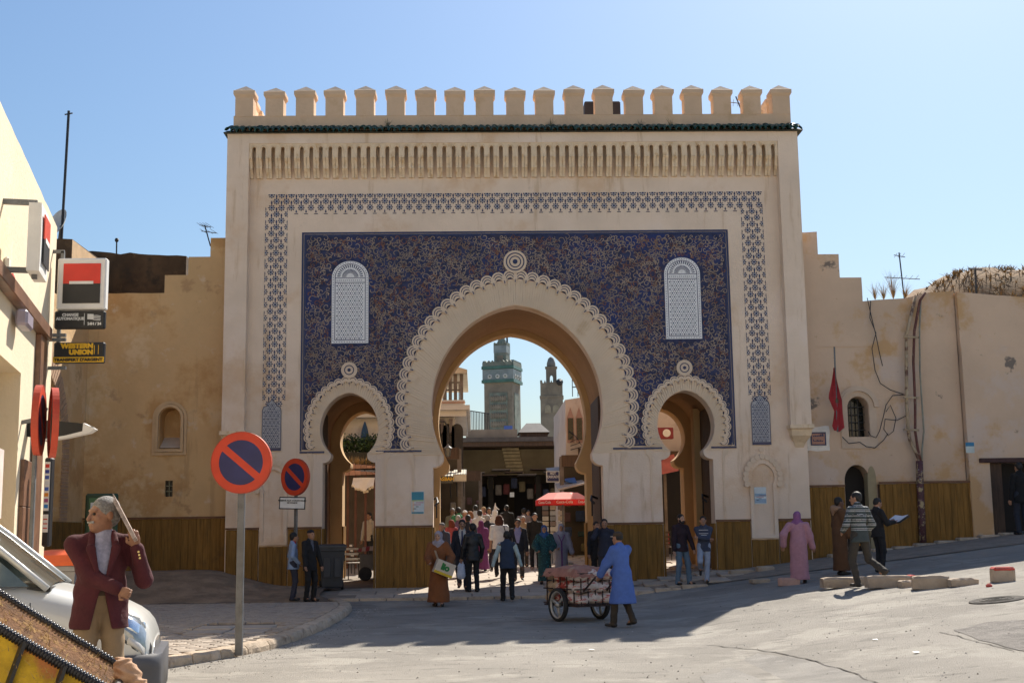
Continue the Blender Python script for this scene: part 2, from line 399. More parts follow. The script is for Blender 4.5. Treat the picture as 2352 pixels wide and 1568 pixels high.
# wooden door leaves folded back inside the passages
def leaf(x, y0, y1, z1, zb=.3):
    o = MB().box(x-.05, x+.05, y0, y1, zb, z1).build('door_leaf', dark_wood, gate)
    n = max(3, int((y1-y0)/.2)); w = (y1-y0)/n
    for i in range(n): MB().cbox(x-.066, x+.066, y0+i*w+.006, y0+(i+1)*w-.006, zb+.02, z1-.02, .01).build('board', dark_wood, o)
leaf(LEFT[0]-.84, GY+.75, GY+2.1, 4.9); leaf(RIGHT[0]+.83, GY+.75, GY+2.3, 4.9); leaf(MAIN[0]+2.2, GY+.8, GY+2.9, 5.2)
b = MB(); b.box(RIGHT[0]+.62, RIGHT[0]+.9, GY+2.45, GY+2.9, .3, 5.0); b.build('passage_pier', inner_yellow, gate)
for xx, s_ in ((MAIN[0]+2.12, -1), (MAIN[0]-2.26, 1), (RIGHT[0]+.74, -1)):
    b = MB(); b.tube([(xx, GY+1.3, 2.55), (xx+.16*s_, GY+1.25, 2.62), (xx+.2*s_, GY+1.0, 2.5), (xx+.14*s_, GY+.8, 2.42)], .03); b.tube([(xx+.16*s_, GY+1.2, 2.6), (xx+.16*s_, GY+1.2, 2.1)], .02); b.build('door_bolt', black_metal, gate, True)
# ring of brick voussoirs round each arch
for A, cnt in zip(ARCHES, (170, 70, 70)):
    cx, zc, r, rise, zf = A; big = r > 1
    gin, gout = .0, (.66 if big else .30)
    I = horseshoe(cx, zc, r, rise, zf, cnt//2, gin+.012); O = horseshoe(cx, zc, r, rise, zf, cnt//2, gout)
    if big: O = [(x, max(z, zf)) for x, z in O]
    b = MB()
    for i in range(len(I)-1):
        t = .10; u = .93; y0 = GY-.008-random.uniform(0, .03)
        p = [(I[i][0]+(I[i+1][0]-I[i][0])*t, I[i][1]+(I[i+1][1]-I[i][1])*t), (O[i][0]+(O[i+1][0]-O[i][0])*t, O[i][1]+(O[i+1][1]-O[i][1])*t),
             (O[i][0]+(O[i+1][0]-O[i][0])*u, O[i][1]+(O[i+1][1]-O[i][1])*u), (I[i][0]+(I[i+1][0]-I[i][0])*u, I[i][1]+(I[i+1][1]-I[i][1])*u)]
        v = [(x, y0, z) for x, z in p]+[(x, GY+.01, z) for x, z in p]
        b.add(v, [(0,1,2,3),(0,4,5,1),(2,6,7,3),(1,5,6,2),(3,7,4,0)])
    stuff(b.build('voussoir_ring', pmat('voussoir', (.76,.60,.43), .9, .06, 1.2, .2, 40, [((.50,.31,.13),.9,.6,.78,.6), ((.45,.32,.2),6,.66,.8,.4)]), gate))
# scalloped mouldings
def scallop_mesh(w, h, two=True):
    b = MB(); n = 10; sc = w/.325
    def arc(v0, hh, k=1.0): return [(-w/2*k*math.cos(math.pi*i/n), v0+hh*math.sin(math.pi*i/n)) for i in range(n+1)]
    out = arc(.0, .13*sc); inn = arc(-.255*sc, .19*sc, .80)
    inn = [(-w/2*.96, -.24*sc)]+inn+[(w/2*.96, -.24*sc)]
    out2 = [(-w/2*.99, -.05*sc)]+out+[(w/2*.99, -.05*sc)]
    b.slab(out2+inn[::-1], -.055, .0)
    b.mi = 1
    for v0, hh, k in ((-.03*sc, .115*sc, .80), (-.10*sc, .115*sc, .66))[:2 if two else 1]:
        a = [(x, z) for x, z in arc(v0, hh, k)[1:-1]]; c = [(x*.92, z-.024*sc) for x, z in a]
        b.slab(a+c[::-1], -.058, -.05, back=False)
    for sx in (-1, 1): b.slab([(sx*w*.44-.008, -.215*sc), (sx*w*.44+.006, -.215*sc), (sx*w*.44+.006, -.13*sc), (sx*w*.44-.006, -.13*sc)], -.058, -.05, back=False)
    return b.mesh('scallop', [plaster_trim, navy])
def even(path, n):
    P = [Vector(p) for p in path]; L = [0]
    for a, c in zip(P, P[1:]): L.append(L[-1]+(c-a).length)
    out = []
    for k in range(n):
        t = L[-1]*(k+.5)/n; i = max(j for j in range(len(L)-1) if L[j] <= t)
        f = (t-L[i])/(L[i+1]-L[i]); out.append((P[i].lerp(P[i+1], f), (P[i+1]-P[i]).normalized()))
    return out, L[-1]/n
SC = {}
for A, (gw, cnt) in zip(ARCHES, ((.80, 40), (.34, 24), (.34, 24))):
    cx, zc, r, rise, zf = A; path = horseshoe(cx, zc, r, rise, zf+.12, 60, gw)
    ps, w = even(path, cnt); me = scallop_mesh(w*1.02, 0, cnt == 40)
    for p, d in ps:
        # local x along the path, z outwards
        nrm = Vector((-d.y, d.x)); M = Matrix(((d.x, 0, nrm.x, p.x), (0, 1, 0, GY-.012), (d.y, 0, nrm.y, p.y), (0,0,0,1)))
        put('scallop', me, gate, M)
    # rosette at the crown
    zr = zc+rise+gw+(.33 if cnt == 40 else .235); rr = .30 if cnt == 40 else .205
    b = MB(); b.lathe([(rr, GY-.09), (rr, GY-.012)], (cx, 0, zr), 28, 'Y'); ro = b.build('rosette', plaster_trim, gate)
    for q, (a, c_) in enumerate(((.80, .70), (.52, .43)) if cnt == 40 else ((.62, .5),)):
        b = MB(); n = 28; ri = [[(cx+rr*k*math.cos(2*math.pi*i/n), yy, zr+rr*k*math.sin(2*math.pi*i/n)) for i in range(n)] for k, yy in ((a, GY-.088), (a, GY-.094), (c_, GY-.094), (c_, GY-.088))]
        b.grid(ri, True); b.build('ring', navy, ro)
    b = MB(); b.lathe([(rr*.22, GY-.1), (rr*.22, GY-.088)], (cx, 0, zr), 8, 'Y'); b.build('centre', navy, ro)
# moulded imposts (small console profile at both sides of each arch foot)
for A, h, ww in ((MAIN, 2.15, .55), (LEFT, .66, .32), (RIGHT, .66, .32)):
    cx, zc, r, rise, zf = A
    for s_ in (-1, 1):
        prof = [(0, zf+.02), (.10, zf+.02), (.10, zf-.06), (.03, zf-.12), (-.01, zf-.26), (0, zf-.30)]
        x0 = h+ww-.06
        b = MB(); b.slab([(cx+s_*(x0+.0), zf+.03), (cx+s_*(x0+.14), zf+.03), (cx+s_*(x0+.13), zf-.08), (cx+s_*(x0+.05), zf-.16), (cx+s_*(x0+.02), zf-.36), (cx+s_*(x0-.03), zf-.36), (cx+s_*(x0-.03), zf-.16)], GY-.03, GY+.01); b.build('impost', plaster_trim, gate)
        b = MB(); b.box(cx+s_*x0-.03, cx+s_*x0+.02, GY-.022, GY+.01, 1.9, zf-.36); b.build('jamb_moulding', plaster_trim, gate)
# pilasters and frieze
for x0, x1, lab in ((-6.33, -5.77, 0), (8.0, 8.53, 1)):
    b = MB(); b.box(x0, x1, GY-.3, GY-.002, 4.3, 11.998); p = b.build('pilaster', plaster, gate)
    b = MB(); rows = [[(x0+d, GY-.36+d*1.2+e, z), (x1-d, GY-.36+d*1.2+e, z), (x1-d, GY-.003, z), (x0+d, GY-.003, z)] for d, e, z in ((-.04,0,4.298),(-.04,0,4.2),(0,.02,4.18),(.02,.05,4.02),(.12,.12,3.86),(.16,.16,3.74))]
    b.grid(rows, True); b.add(rows[-1], [(3,2,1,0)]); b.add(rows[0], [(0,1,2,3)]); b.build('corbel_cap', plaster_ochre_trim, p)
b = MB(); b.box(-5.768, 7.998, GY-.3, GY-.002, 11.735, 11.998); b.build('frieze', plaster, gate)
# corbel table
NU = 56; PX = (7.996+5.766)/NU
def corbel_mesh():
    b = MB(); w = PX; sw = .05; zt = 11.733; zs = 11.38; n = 8
    arcp = [(sw*math.cos(math.pi*i/n), zt-.13+sw*1.1*math.sin(math.pi*i/n)) for i in range(n+1)]
    b.slab([(-w/2+.0005, zs), (-sw, zs)]+arcp[::-1]+[(sw, zs), (w/2-.0005, zs), (w/2-.0005, zt), (-w/2+.0005, zt)], -.285, -.16)
    n2 = 6                                              # raised band round the slot head
    for s_ in (-1, 1):
        x0, x1 = s_*(sw+.0), s_*(w/2-.004); lo, hi = min(x0, x1), max(x0, x1)
        for za, zb, d0, d1 in ((11.378, 11.125, .29, .20), (11.125, 10.87, .20, .07)):
            pr = [(-d0-.012, za), (-d0-.012, za-.035)]+[(-d1-(d0-d1)*(1-math.sin(t*math.pi/2/n2)), za-.04-(za-zb-.045)*t/n2) for t in range(n2+1)]+[(-d1, zb)]
            rows = [[(lo, y, z) for y, z in pr], [(hi, y, z) for y, z in pr]]
            b.grid(rows[::-1]); b.add([(lo, y, z) for y, z in pr]+[(lo, -.003, za), (lo, -.003, zb)][::1], [tuple(range(len(pr)))+(len(pr)+1, len(pr))])
            b.add([(hi, y, z) for y, z in pr]+[(hi, -.003, za), (hi, -.003, zb)], [(len(pr), len(pr)+1)+tuple(range(len(pr)-1, -1, -1))])
            b.add([(lo, pr[-1][0], zb), (hi, pr[-1][0], zb), (hi, -.003, zb), (lo, -.003, zb)], [(0,3,2,1)])
    rr = [(sw+.03)*1.0, sw+.045]
    for i in range(n):
        q = [((sw+.022+k)*math.cos(math.pi*j/n), zt-.13+(sw+.022+k)*1.1*math.sin(math.pi*j/n)) for k in (0, .014) for j in (i, i+1)]
        q = [(x, min(z, zt-.006)) for x, z in q]
        b.add([(q[0][0], -.292, q[0][1]), (q[1][0], -.292, q[1][1]), (q[3][0], -.292, q[3][1]), (q[2][0], -.292, q[2][1])], [(0,2,3,1)[::1], ])
    return b.mesh('corbel', plaster_ochre_trim)
cm = corbel_mesh()
for i in range(NU): put('corbel', cm, gate, T(-5.766+PX*(i+.5), GY, 0))
# glazed roof tiles
def rooftile():
    b = MB(); n = 8; rows = []
    for y, z, r in ((-.30, -.03, .088), (-.02, .10, .074)):
        rows.append([(r*math.cos(math.pi*i/n), y, z+r*1.05*math.sin(math.pi*i/n)) for i in range(n+1)])
    inn = [[(x*.8, y, z-.016) for x, y, z in q] for q in rows]
    b.grid([inn[1], inn[0], rows[0], rows[1]]); return b.mesh('roof_tile', tile_green, True)
tm = rooftile(); NT = 96
for i in range(NT):
    x = -6.38+15.0*(i+.5)/NT
    for k in range(3):
        put('roof_tile', tm, gate, T(x+random.uniform(-.012,.012), GY-.16+k*.17, 12.055+k*.075+random.uniform(-.008,.008), random.uniform(-.06,.06), random.uniform(-.08,.08), 0))
b = MB(); b.add([(-6.42, GY-.42, 12.0), (8.66, GY-.42, 12.0), (8.66, GY+.2, 12.25), (-6.42, GY+.2, 12.25), (-6.42, GY-.38, 11.999), (8.66, GY-.38, 11.999), (8.66, GY+.2, 11.999), (-6.42, GY+.2, 11.999)], [(0,1,2,3),(1,0,4,5),(3,2,6,7),(0,3,7,4),(2,1,5,6),(4,7,6,5)])
b.build('tile_bed', pmat('tile_bed', (.05,.055,.04), .9, .3, 9, .3), gate)
# parapet and merlons
def ptop(x): return 12.6
b = MB(); b.box(FX0, FX1, GY+.05, GY+.45, 12.001, 12.6); b.build('parapet', pmat('parapet', (.64,.46,.31), .92, .1, .9, .4, 14, [((.52,.35,.2),.9,.52,.7,.7), ((.62,.5,.38),2.5,.62,.74,.5)]), gate)
for x0, x1 in ((FX0, FX0+.4), (FX1-.4, FX1)):
    b = MB(); b.box(x0+.001, x1-.001, GY+.452, GY+4.9, 12.001, 12.6); b.build('parapet', MATS['parapet'], gate)
def merlon_mesh(w, d, wall):
    b = MB(); b.box(-w/2, w/2, -d/2, d/2, 0, .56)
    e = .045; R4 = lambda k, z: [(-w/2-k, -d/2-k, z), (w/2+k, -d/2-k, z), (w/2+k, d/2+k, z), (-w/2-k, d/2+k, z)]
    b.mi = 0; rows = [R4(.0, .50), R4(e, .58), R4(e, .68), R4(.01, .70)]
    b.grid(rows, True); b.mi = 1
    a = (0, 0, .88); q = R4(.012, .699); b.add(q+[a], [(0,1,4),(1,2,4),(2,3,4),(3,0,4)])
    return b.mesh('merlon', [MATS['parapet'], pmat('merlon_cap', (.42,.32,.24), .92, .15, 3, .4, 20)])
mm = merlon_mesh(.47, .42, 0)
for i in range(19):
    x = -5.97+i*(8.24+5.97)/18
    put('merlon', mm, gate, T(x+random.uniform(-.015,.015), GY+.25, 12.585, random.uniform(-.02,.02), 0, 0, (1, 1, random.uniform(.97,1.03))))
for x in (FX0+.2, FX1-.2):
    for y in (GY+1.05, GY+1.85, GY+2.65, GY+3.45, GY+4.25): put('merlon', mm, gate, T(x, y, 12.585))
# tile border: floral motifs
FLW = {}
def motif(half=None):
    b = MB()
    def blob(cx, cz, a, c, rot=0, n=8, pt=1.0, y=-.008):
        P = []; cx, cz, a, c = (q*.84 for q in (cx, cz, a, c))
        for i in range(n):
            t = 2*math.pi*i/n; u, v = a*math.cos(t), c*math.sin(t); 
            if v > 0: u *= (1-(v/c)*(1-1/pt)*.9)
            P.append((cx+u*math.cos(rot)-v*math.sin(rot), cz+u*math.sin(rot)+v*math.cos(rot)))
        if half:
            lo, hi = half; P = [(min(max(x, lo[0]), hi[0]), min(max(z, lo[1]), hi[1])) for x, z in P]
            ar = sum(P[i][0]*P[(i+1)%n][1]-P[(i+1)%n][0]*P[i][1] for i in range(n))
            if ar < 2e-4: return
        b.add([(x, y, z) for x, z in P], [tuple(range(n))])
    b.mi = 1; blob(0, 0, .052, .052, 0, 10, 1, -.006)
    b.mi = 0; blob(0, 0, .040, .040, 0, 8, 1, -.009)
    for k in range(8):
        t = math.pi/8+k*math.pi/4 if False else k*math.pi/4
        blob(.078*math.cos(t+math.pi/2)*1.0, .078*math.sin(t+math.pi/2), .022, .034, t, 6, 1.6, -.009)
    blob(0, .165, .025, .062, 0, 8, 2.2, -.009)
    return b.mesh('tile_motif', [navy, white_tile])
mo = motif(); mtop = motif(((-9, -9), (9, .02))); mL = motif(((0, -9), (9, 9))); mR = motif(((-9, -9), (0, 9)))
DX = (7.63+5.34)/51; DZ = .17
for j in range(51):
    x = -5.34+DX*(j+.5)
    put('half_motif', mtop, gate, T(x, GY-.002, 10.44))
    if 1: put('tile_motif', mo, gate, T(x, GY-.002, 10.10))
    if j < 50: put('tile_motif', mo, gate, T(x+DX/2, GY-.002, 10.27))
b = MB()
for j in range(2, 48):
    x = -5.34+DX*(j+1); b.add([(x-.05, GY-.01, 9.925), (x+.05, GY-.01, 9.925), (x+.05, GY-.01, 9.945), (x-.05, GY-.01, 9.945)], [(0,1,2,3)])
    b.add([(x-.022, GY-.01, 9.985), (x, GY-.01, 9.955), (x+.022, GY-.01, 9.985), (x, GY-.01, 10.05)], [(0,1,2,3)])
stuff(b.build('border_foot', navy, gate))
for xa, xb in ((-5.37, -4.80), (7.02, 7.59)):
    w = (xb-xa)/2.25
    z = 9.93; k = 0
    while z > 5.0:
        xs = ((xa+w*.62, xb-w*.62) if k % 2 else ((xa+xb)/2,))
        for x in xs: put('tile_motif', mo, gate, T(x, GY-.002, z))
        if not k % 2:
            put('half_motif', mL, gate, T(xa, GY-.002, z)); put('half_motif', mR, gate, T(xb, GY-.002, z))
        z -= DZ; k += 1
# blue mosaic panel
def strip_frame(name, x0, x1, z0, z1, w, y, m, par):
    for a in ((x0, x1, z1-w, z1), (x0, x0+w, z0, z1-w-.001), (x1-w, x1, z0, z1-w-.001)):
        MB().box(a[0], a[1], y, GY-.003, a[2], a[3]).build(name, m, par)
strip_frame('border_line', -4.42, 6.65, 3.80, 9.44, .045, GY-.012, navy, gate)
PXa, PXb, PZa, PZb = -4.31, 6.54, 3.83, 9.33
nt = []
def gro(A, g, zf): return horseshoe(A[0], A[1], A[2], A[3], zf, 40, g)
def clipx(L): return [(min(max(x, PXa+.02), PXb-.02), z) for x, z in L]
def region(x, z):
    if not (PXa+.03 < x < PXb-.03 and PZa+.03 < z < PZb-.05): return False
    for A, g in ((MAIN, .92), (LEFT, .44), (RIGHT, .44)):
        e = EP*A[2]; rad = A[2]+e+g; k = (A[3]+g)/math.sqrt(rad*rad-e*e)
        s_ = 1 if x < A[0] else -1; zz = z-A[1]
        if (x-(A[0]+s_*e))**2+(zz/k if zz > 0 else zz)**2 < rad*rad: return False
    for wx in (-3.17, 5.41):
        if abs(x-wx) < .52 and 6.45 < z < 8.32 or (x-wx)**2+(z-8.25)**2 < .52**2: return False
    return True
# outline: the rectangle less the three arches, made by walking its lower edge
mA = clipx(gro(MAIN, .70, PZa)); lA = clipx(gro(LEFT, .26, PZa)); rA = clipx(gro(RIGHT, .26, PZa))
out = [(PXa, PZb), (PXa, PZa)]+lA+mA+rA+[(PXb, PZa), (PXb, PZb)]
b = MB(); b.slab(out, GY-.02, GY-.001, back=False); panel = b.build('mosaic_panel', blue_panel, gate)
for x0, x1, z0, z1 in ((PXa-.001, PXb+.001, PZb+.002, PZb+.05), (PXa-.05, PXa-.002, PZa, PZb+.05), (PXb+.002, PXb+.05, PZa, PZb+.05)):
    MB().box(x0, x1, GY-.026, GY-.002, z0, z1).build('border_line', navy, gate)
for x0, x1 in ((-4.42, -3.80), (-2.5, -1.35), (3.5, 4.75), (6.0, 6.65)): MB().box(x0, x1, GY-.03, GY-.003, 3.74, 3.79).build('border_line', navy, gate)
# scrolls: curling ribbons carved in the panel, too many to count
sb = MB(); seeds = []; cell = {}
tries = 0
while tries < 110000:
    tries += 1
    x, z = rng.uniform(PXa, PXb), rng.uniform(PZa, PZb); rad = rng.choice((.05, .06, .075, .09, .11))
    if not region(x, z): continue
    ci = (int(x/.15), int(z/.15)); ok = True
    for a in (-2,-1,0,1,2):
        for c in (-2,-1,0,1,2):
            for (u, w, r2) in cell.get((ci[0]+a, ci[1]+c), ()):
                if (u-x)**2+(w-z)**2 < (rad+r2)**2*.62: ok = False
    if ok: cell.setdefault(ci, []).append((x, z, rad)); seeds.append((x, z, rad))
def ribbon(pts, w0, w1, y, mi):
    n = len(pts); vs = []
    for i, (x, z) in enumerate(pts):
        a = pts[max(0, i-1)]; c = pts[min(n-1, i+1)]; dx, dz = c[0]-a[0], c[1]-a[1]; L = math.hypot(dx, dz) or 1
        w = (w0+(w1-w0)*i/(n-1))/2*(1.0 if i < n-1 else .3)
        vs += [(x-dz/L*w, y, z+dx/L*w), (x+dz/L*w, y, z-dx/L*w)]
    sb.mi = mi; sb.add(vs, [(2*i, 2*i+2, 2*i+3, 2*i+1) for i in range(n-1)])
for x, z, rad in seeds:
    a0 = rng.uniform(0, 6.28); hand = rng.choice((-1, 1)); turns = rng.uniform(.55, 1.15); mi = int(rng.random() < .18)
    sp = [(x+rad*(1-.72*t)*math.cos(a0+hand*turns*6.28*t), z+rad*(1-.72*t)*math.sin(a0+hand*turns*6.28*t)) for t in (i/10 for i in range(11))]
    ta = a0-hand*1.57; ex = rad*rng.uniform(1.0, 2.4)
    tail = [(sp[0][0]+ex*t*math.cos(ta+hand*.9*t), sp[0][1]+ex*t*math.sin(ta+hand*.9*t)) for t in (1, .75, .5, .25)]
    tail = [q for q in tail if region(*q)]
    ribbon(tail+sp, .008, .023, GY-.027, mi)
    if rng.random() < .65:                               # a pair of leaves
        for q in range(2):
            t = rng.uniform(0, 6.28); L = rng.uniform(.07, .15); c0 = (x+rad*1.02*math.cos(t), z+rad*1.02*math.sin(t))
            lf = [(c0[0]+L*s_*math.cos(t+1.1*s_), c0[1]+L*s_*math.sin(t+1.1*s_)) for s_ in (0, .33, .66, 1)]
            if all(region(*q_) for q_ in lf): ribbon(lf, .024, .006, GY-.025, int(rng.random() < .3))
stuff(sb.build('scrollwork', [scroll_tan, scroll_rust], panel))
# glazed window panels
def hexes(b, x0, x1, z0, z1, p, r, y, inside=lambda x, z: True):
    row = 0; z = z0+p*.4
    while z < z1-p*.3:
        x = x0+p*.5+(row % 2)*p*.5; k = 0
        while x < x1-p*.3:
            if inside(x, z):
                rr = r*(1.25 if (k+row//2) % 2 == 0 and row % 2 == 0 else .8)
                b.add([(x+rr*math.cos(math.pi/6+i*math.pi/3), y, z+rr*math.sin(math.pi/6+i*math.pi/3)) for i in range(6)], [tuple(range(6))])
            x += p; k += 1
        z += p*.866; row += 1
def window_panel(cx, z0, zs, hw):
    def arch(k, zb): return [(cx-hw+k, zb), (cx+hw-k, zb)]+[(cx+(hw-k)*math.cos(math.pi*i/18), zs+(hw-k)*.92*math.sin(math.pi*i/18)) for i in range(19)]
    y = GY-.03
    b = MB(); b.slab(arch(-.07, z0-.07), y+.012, GY-.019, back=False); sur = b.build('window_surround', pmat('surround_mosaic', (.075,.05,.05), .6, .4, 30, .2, 60), panel)
    b = MB(); b.slab(arch(0, z0), y, GY-.0185, back=False); w = b.build('window_panel', white_tile, panel)
    b = MB()
    for o, i in ((.075, .092),):
        b.add([(x, y-.002, z) for x, z in arch(o, z0+o)]+[(x, y-.002, z) for x, z in arch(i, z0+i)], [(k, (k+1) % 21, 21+(k+1) % 21, 21+k) for k in range(21)])
    for zz in (zs-.02, zs-.14): b.add([(cx-hw+.08, y-.003, zz), (cx+hw-.08, y-.003, zz), (cx+hw-.08, y-.003, zz+.016), (cx-hw+.08, y-.003, zz+.016)], [(0,1,2,3)])
    n = 26                                               # dashes round the edge
    edge = arch(.036, z0+.036); loop = edge+[edge[0]]
    ps, w_ = even(loop, 84)
    for p, d in ps:
        nn = Vector((-d.y, d.x)); q = [p+d*s_*.018+nn*t*.011 for s_, t in ((-1,0),(0,-1),(1,0),(0,1))]; b.add([(v.x, y-.002, v.y) for v in q], [(0,1,2,3)])
    q = lambda x: cx+x
    for xx in [cx-hw+.12+.052*i for i in range(int((2*hw-.22)/.052))]: b.add([(xx, y-.002, zs-.075), (xx+.018, y-.002, zs-.087), (xx+.036, y-.002, zs-.075), (xx+.018, y-.002, zs-.063)], [(0,1,2,3)])
    for k in range(17):                                  # fan in the lunette
        t = math.pi*(k+.5)/17; a, c = .10, .21; s_ = .020
        b.add([(cx+r_*math.cos(t+d), y-.002, zs+.01+r_*math.sin(t+d)) for r_, d in ((a, -.045), (c, -.06), (c, .06), (a, .045))], [(0,1,2,3)])
        b.add([(cx+r_*math.cos(t+d), y-.002, zs+.01+r_*math.sin(t+d)) for r_, d in ((.25, -.05), (.33, -.04), (.33, .06), (.25, .03))], [(0,1,2,3)])
    hexes(b, cx-hw+.11, cx+hw-.11, z0+.10, zs-.15, .0565, .017, y-.002)
    stuff(b.build('star_lattice', navy, w))
window_panel(-3.17, 6.53, 8.24, .47); window_panel(5.41, 6.56, 8.27, .465)
# small lattice panels under the border
for cx in (-5.13, 7.30):
    z0, hw = 3.82, .235
    o = [(cx-hw, z0), (cx+hw, z0), (cx+hw, 4.83), (cx+hw-.03, 4.92), (cx+.12, 4.95), (cx+.1, 5.02), (cx+.03, 5.07), (cx, 5.13), (cx-.03, 5.07), (cx-.1, 5.02), (cx-.12, 4.95), (cx-hw+.03, 4.92), (cx-hw, 4.83)]
    b = MB(); b.slab(o, GY-.025, GY-.001, back=False); w = b.build('lattice_panel', grey_tile, gate)
    b = MB(); hexes(b, cx-hw+.02, cx+hw-.02, z0+.08, 5.02, .05, .018, GY-.027, lambda x, z: z < 4.86 or abs(x-cx) < .1)
    b.box(cx-hw, cx+hw, GY-.028, GY-.026, z0, z0+.07); 
    for i in range(len(o)):
        p, q = o[i], o[(i+1) % len(o)]; b.bar((p[0], GY-.026, p[1]), (q[0], GY-.026, q[1]), .014, .014, (0,1,0))
    stuff(b.build('star_lattice', navy, w))
# shallow scalloped niches low on the flanks
for cx in (-5.05, 7.28):
    A = horseshoe(cx, 2.98, .29, .36, 2.80, 14)
    prof = [(cx-.25, 1.56), (cx-.25, 2.72)]+A+[(cx+.25, 2.72), (cx+.25, 1.56)]
    big = [(cx-.34, 1.47), (cx-.34, 2.66)]+horseshoe(cx, 2.98, .40, .50, 2.74, 14)+[(cx+.34, 2.66), (cx+.34, 1.47)]
    b = MB(); b.slab(big, GY-.07, GY-.001, [prof]); nch = b.build('niche_frame', plaster, gate)
    ps, w = even(horseshoe(cx, 2.98, .44, .54, 2.76, 20), 15)
    for p, d in ps:
        b = MB(); b.lathe([(w*.55, GY-.1), (w*.55, GY-.07)], (p.x, 0, p.y), 10, 'Y'); b.build('scallop_bead', plaster_trim, nch)
    b = MB(); b.lathe([(.07, GY-.03), (.07, GY-.001)], (cx, 0, 3.72-.02), 8, 'Y'); b.build('finial', plaster_trim, nch)
# wooden dado boards
def dado(x0, x1, y, ztop, zfoot, par, w=.19, m=dado_wood, trim=True):
    cuts_ = [x0]
    while cuts_[-1] < x1-w*1.5: cuts_.append(cuts_[-1]+w*random.uniform(.7, 1.35))
    cuts_.append(x1)
    for xa, xb in zip(cuts_, cuts_[1:]):
        MB().cbox(xa+.002, xb-.002, y-.05-random.uniform(0,.007), y-.004, zfoot(xa)-.1+random.uniform(0,.14), ztop-random.uniform(0,.012), .005).build('plank', m, par)
    if trim: MB().box(x0-.01, x1+.01, y-.075, y-.003, ztop+.002, ztop+.05).build('dado_rail', dado_trim, par)
fz = lambda x: gz(x, 31.9)
dado(-6.22, -5.42, GY, 1.86, fz, gate); dado(-5.40, -4.70, GY, 1.44, fz, gate, trim=False); dado(-4.68, LEFT[0]-.68, GY, 1.86, fz, gate)
dado(LEFT[0]+.68, MAIN[0]-2.17, GY, 1.86, fz, gate); dado(MAIN[0]+2.17, RIGHT[0]-.68, GY, 1.86, fz, gate)
dado(RIGHT[0]+.68, 6.92, GY, 1.90, fz, gate); dado(6.94, 7.62, GY, 1.44, fz, gate, trim=False); dado(7.64, 8.44, GY, 1.90, fz, gate)
def dadoY(x, y0, y1, s_, par, z1=1.86):                   # boards on the passage jambs
    n = max(1, round((y1-y0)/.19)); w = (y1-y0)/n
    for i in range(n): MB().cbox(min(x, x+s_*.04), max(x, x+s_*.04), y0+i*w+.004, y0+(i+1)*w-.004, .2, z1, .006).build('plank', dado_wood, par)
for A, h in zip(ARCHES, HWS):
    dadoY(A[0]-h, GY-.05, GY+.55, 1, gate); dadoY(A[0]+h, GY-.05, GY+.55, -1, gate)
    dadoY(A[0]-h+.05, GY+4.28, GY+5.0, 1, gate, 1.95); dadoY(A[0]+h-.05, GY+4.28, GY+5.0, -1, gate, 1.95)
# dry plants in the parapet gutter and poster on the pier
# ---------------------------------------------------------------- houses added out of view behind the viewpoint, for bounced light
def house(label, x0, x1, y, h, m):
    o = thing('town_house', label, 'house', ((x0+x1)/2, y, 0), 0, None)
    nx = int((x1-x0)/3); holes = []
    for r_ in range(2):
        for i in range(nx):
            cx = x0+(x1-x0)*(i+.5)/nx; z = 1.1+r_*3.4
            holes.append([(cx-.5, z), (cx+.5, z), (cx+.5, z+1.7), (cx-.5, z+1.7)])
    b = MB(); b.slab([(x0, -.5), (x1, -.5), (x1, h), (x0, h)], y, y-.35, [q for q in holes]); b.build('wall', m, o)
    b = MB(); b.box(x0+.01, x1-.01, y-6, y-.36, -.5, h-.3); b.build('body', m, o)
    for q in holes: MB().box(q[0][0]+.002, q[1][0]-.002, y-.3, y-.26, q[0][1]+.002, q[2][1]-.002).build('window', dark_wood, o)
house('cream two storey house added out of view behind the viewpoint', -30, -8, -7, 9.5, cream_wall)
house('white two storey house added out of view behind the viewpoint', -7.9, 12, -8, 8.5, pmat('lime_white', (.78,.72,.62), .9, .05, 1, .2, 20))
house('sand coloured long house added out of view behind the viewpoint', 12.1, 38, -7.5, 9, pmat('sand_wall', (.70,.56,.38), .9, .06, 1, .2, 20))
# ---------------------------------------------------------------- walls beside the gate
def rough(pts, amp=.03, step=.35, seed=0, skip=()):   # an outline with a worn edge
    out = []
    for i, (a, c) in enumerate(zip(pts, pts[1:]+pts[:1])):
        L = math.hypot(c[0]-a[0], c[1]-a[1]); n = 1 if i in skip else max(1, int(L/step))
        for k in range(n):
            x, z = a[0]+(c[0]-a[0])*k/n, a[1]+(c[1]-a[1])*k/n
            j = amp*mnoise.noise((x*3+seed, z*3, seed)) if k else 0
            dx, dz = (c[0]-a[0])/L, (c[1]-a[1])/L
            out.append((x-dz*j, z+dx*j))
    return out
def round_arch(x0, x1, z0, zs, rise=None, n=14):
    cx, r = (x0+x1)/2, (x1-x0)/2; rise = rise or r
    return [(x0, z0), (x1, z0)]+[(cx+r*math.cos(math.pi*i/n), zs+rise*math.sin(math.pi*i/n)) for i in range(n+1)]
LY = 32.35
lw = thing('old_wall', 'blotched ochre plaster wall with stepped top and arched niche beside the gate', 'wall', (-8.2, LY, .6))
nx0, nz0 = at(365, 1030, LY); nx1, nz1 = at(415, 960, LY); wx0, wz0 = at(378, 1140, LY); wx1, wz1 = at(397, 1103, LY)
niche = round_arch(nx0, nx1, nz0, nz1); win = [(wx0, wz0), (wx1, wz0), (wx1, wz1), (wx0, wz1)]
outl = rough([(-13.5, 0), (-6.2, 0), (-6.2, 9.4), (-6.84, 9.4), (-6.84, 8.9), (-7.4, 8.9), (-7.4, 8.42), (-8.0, 8.42), (-8.0, 7.95), (-13.5, 7.95)], .025, .3, 3, (0, 1, 9))
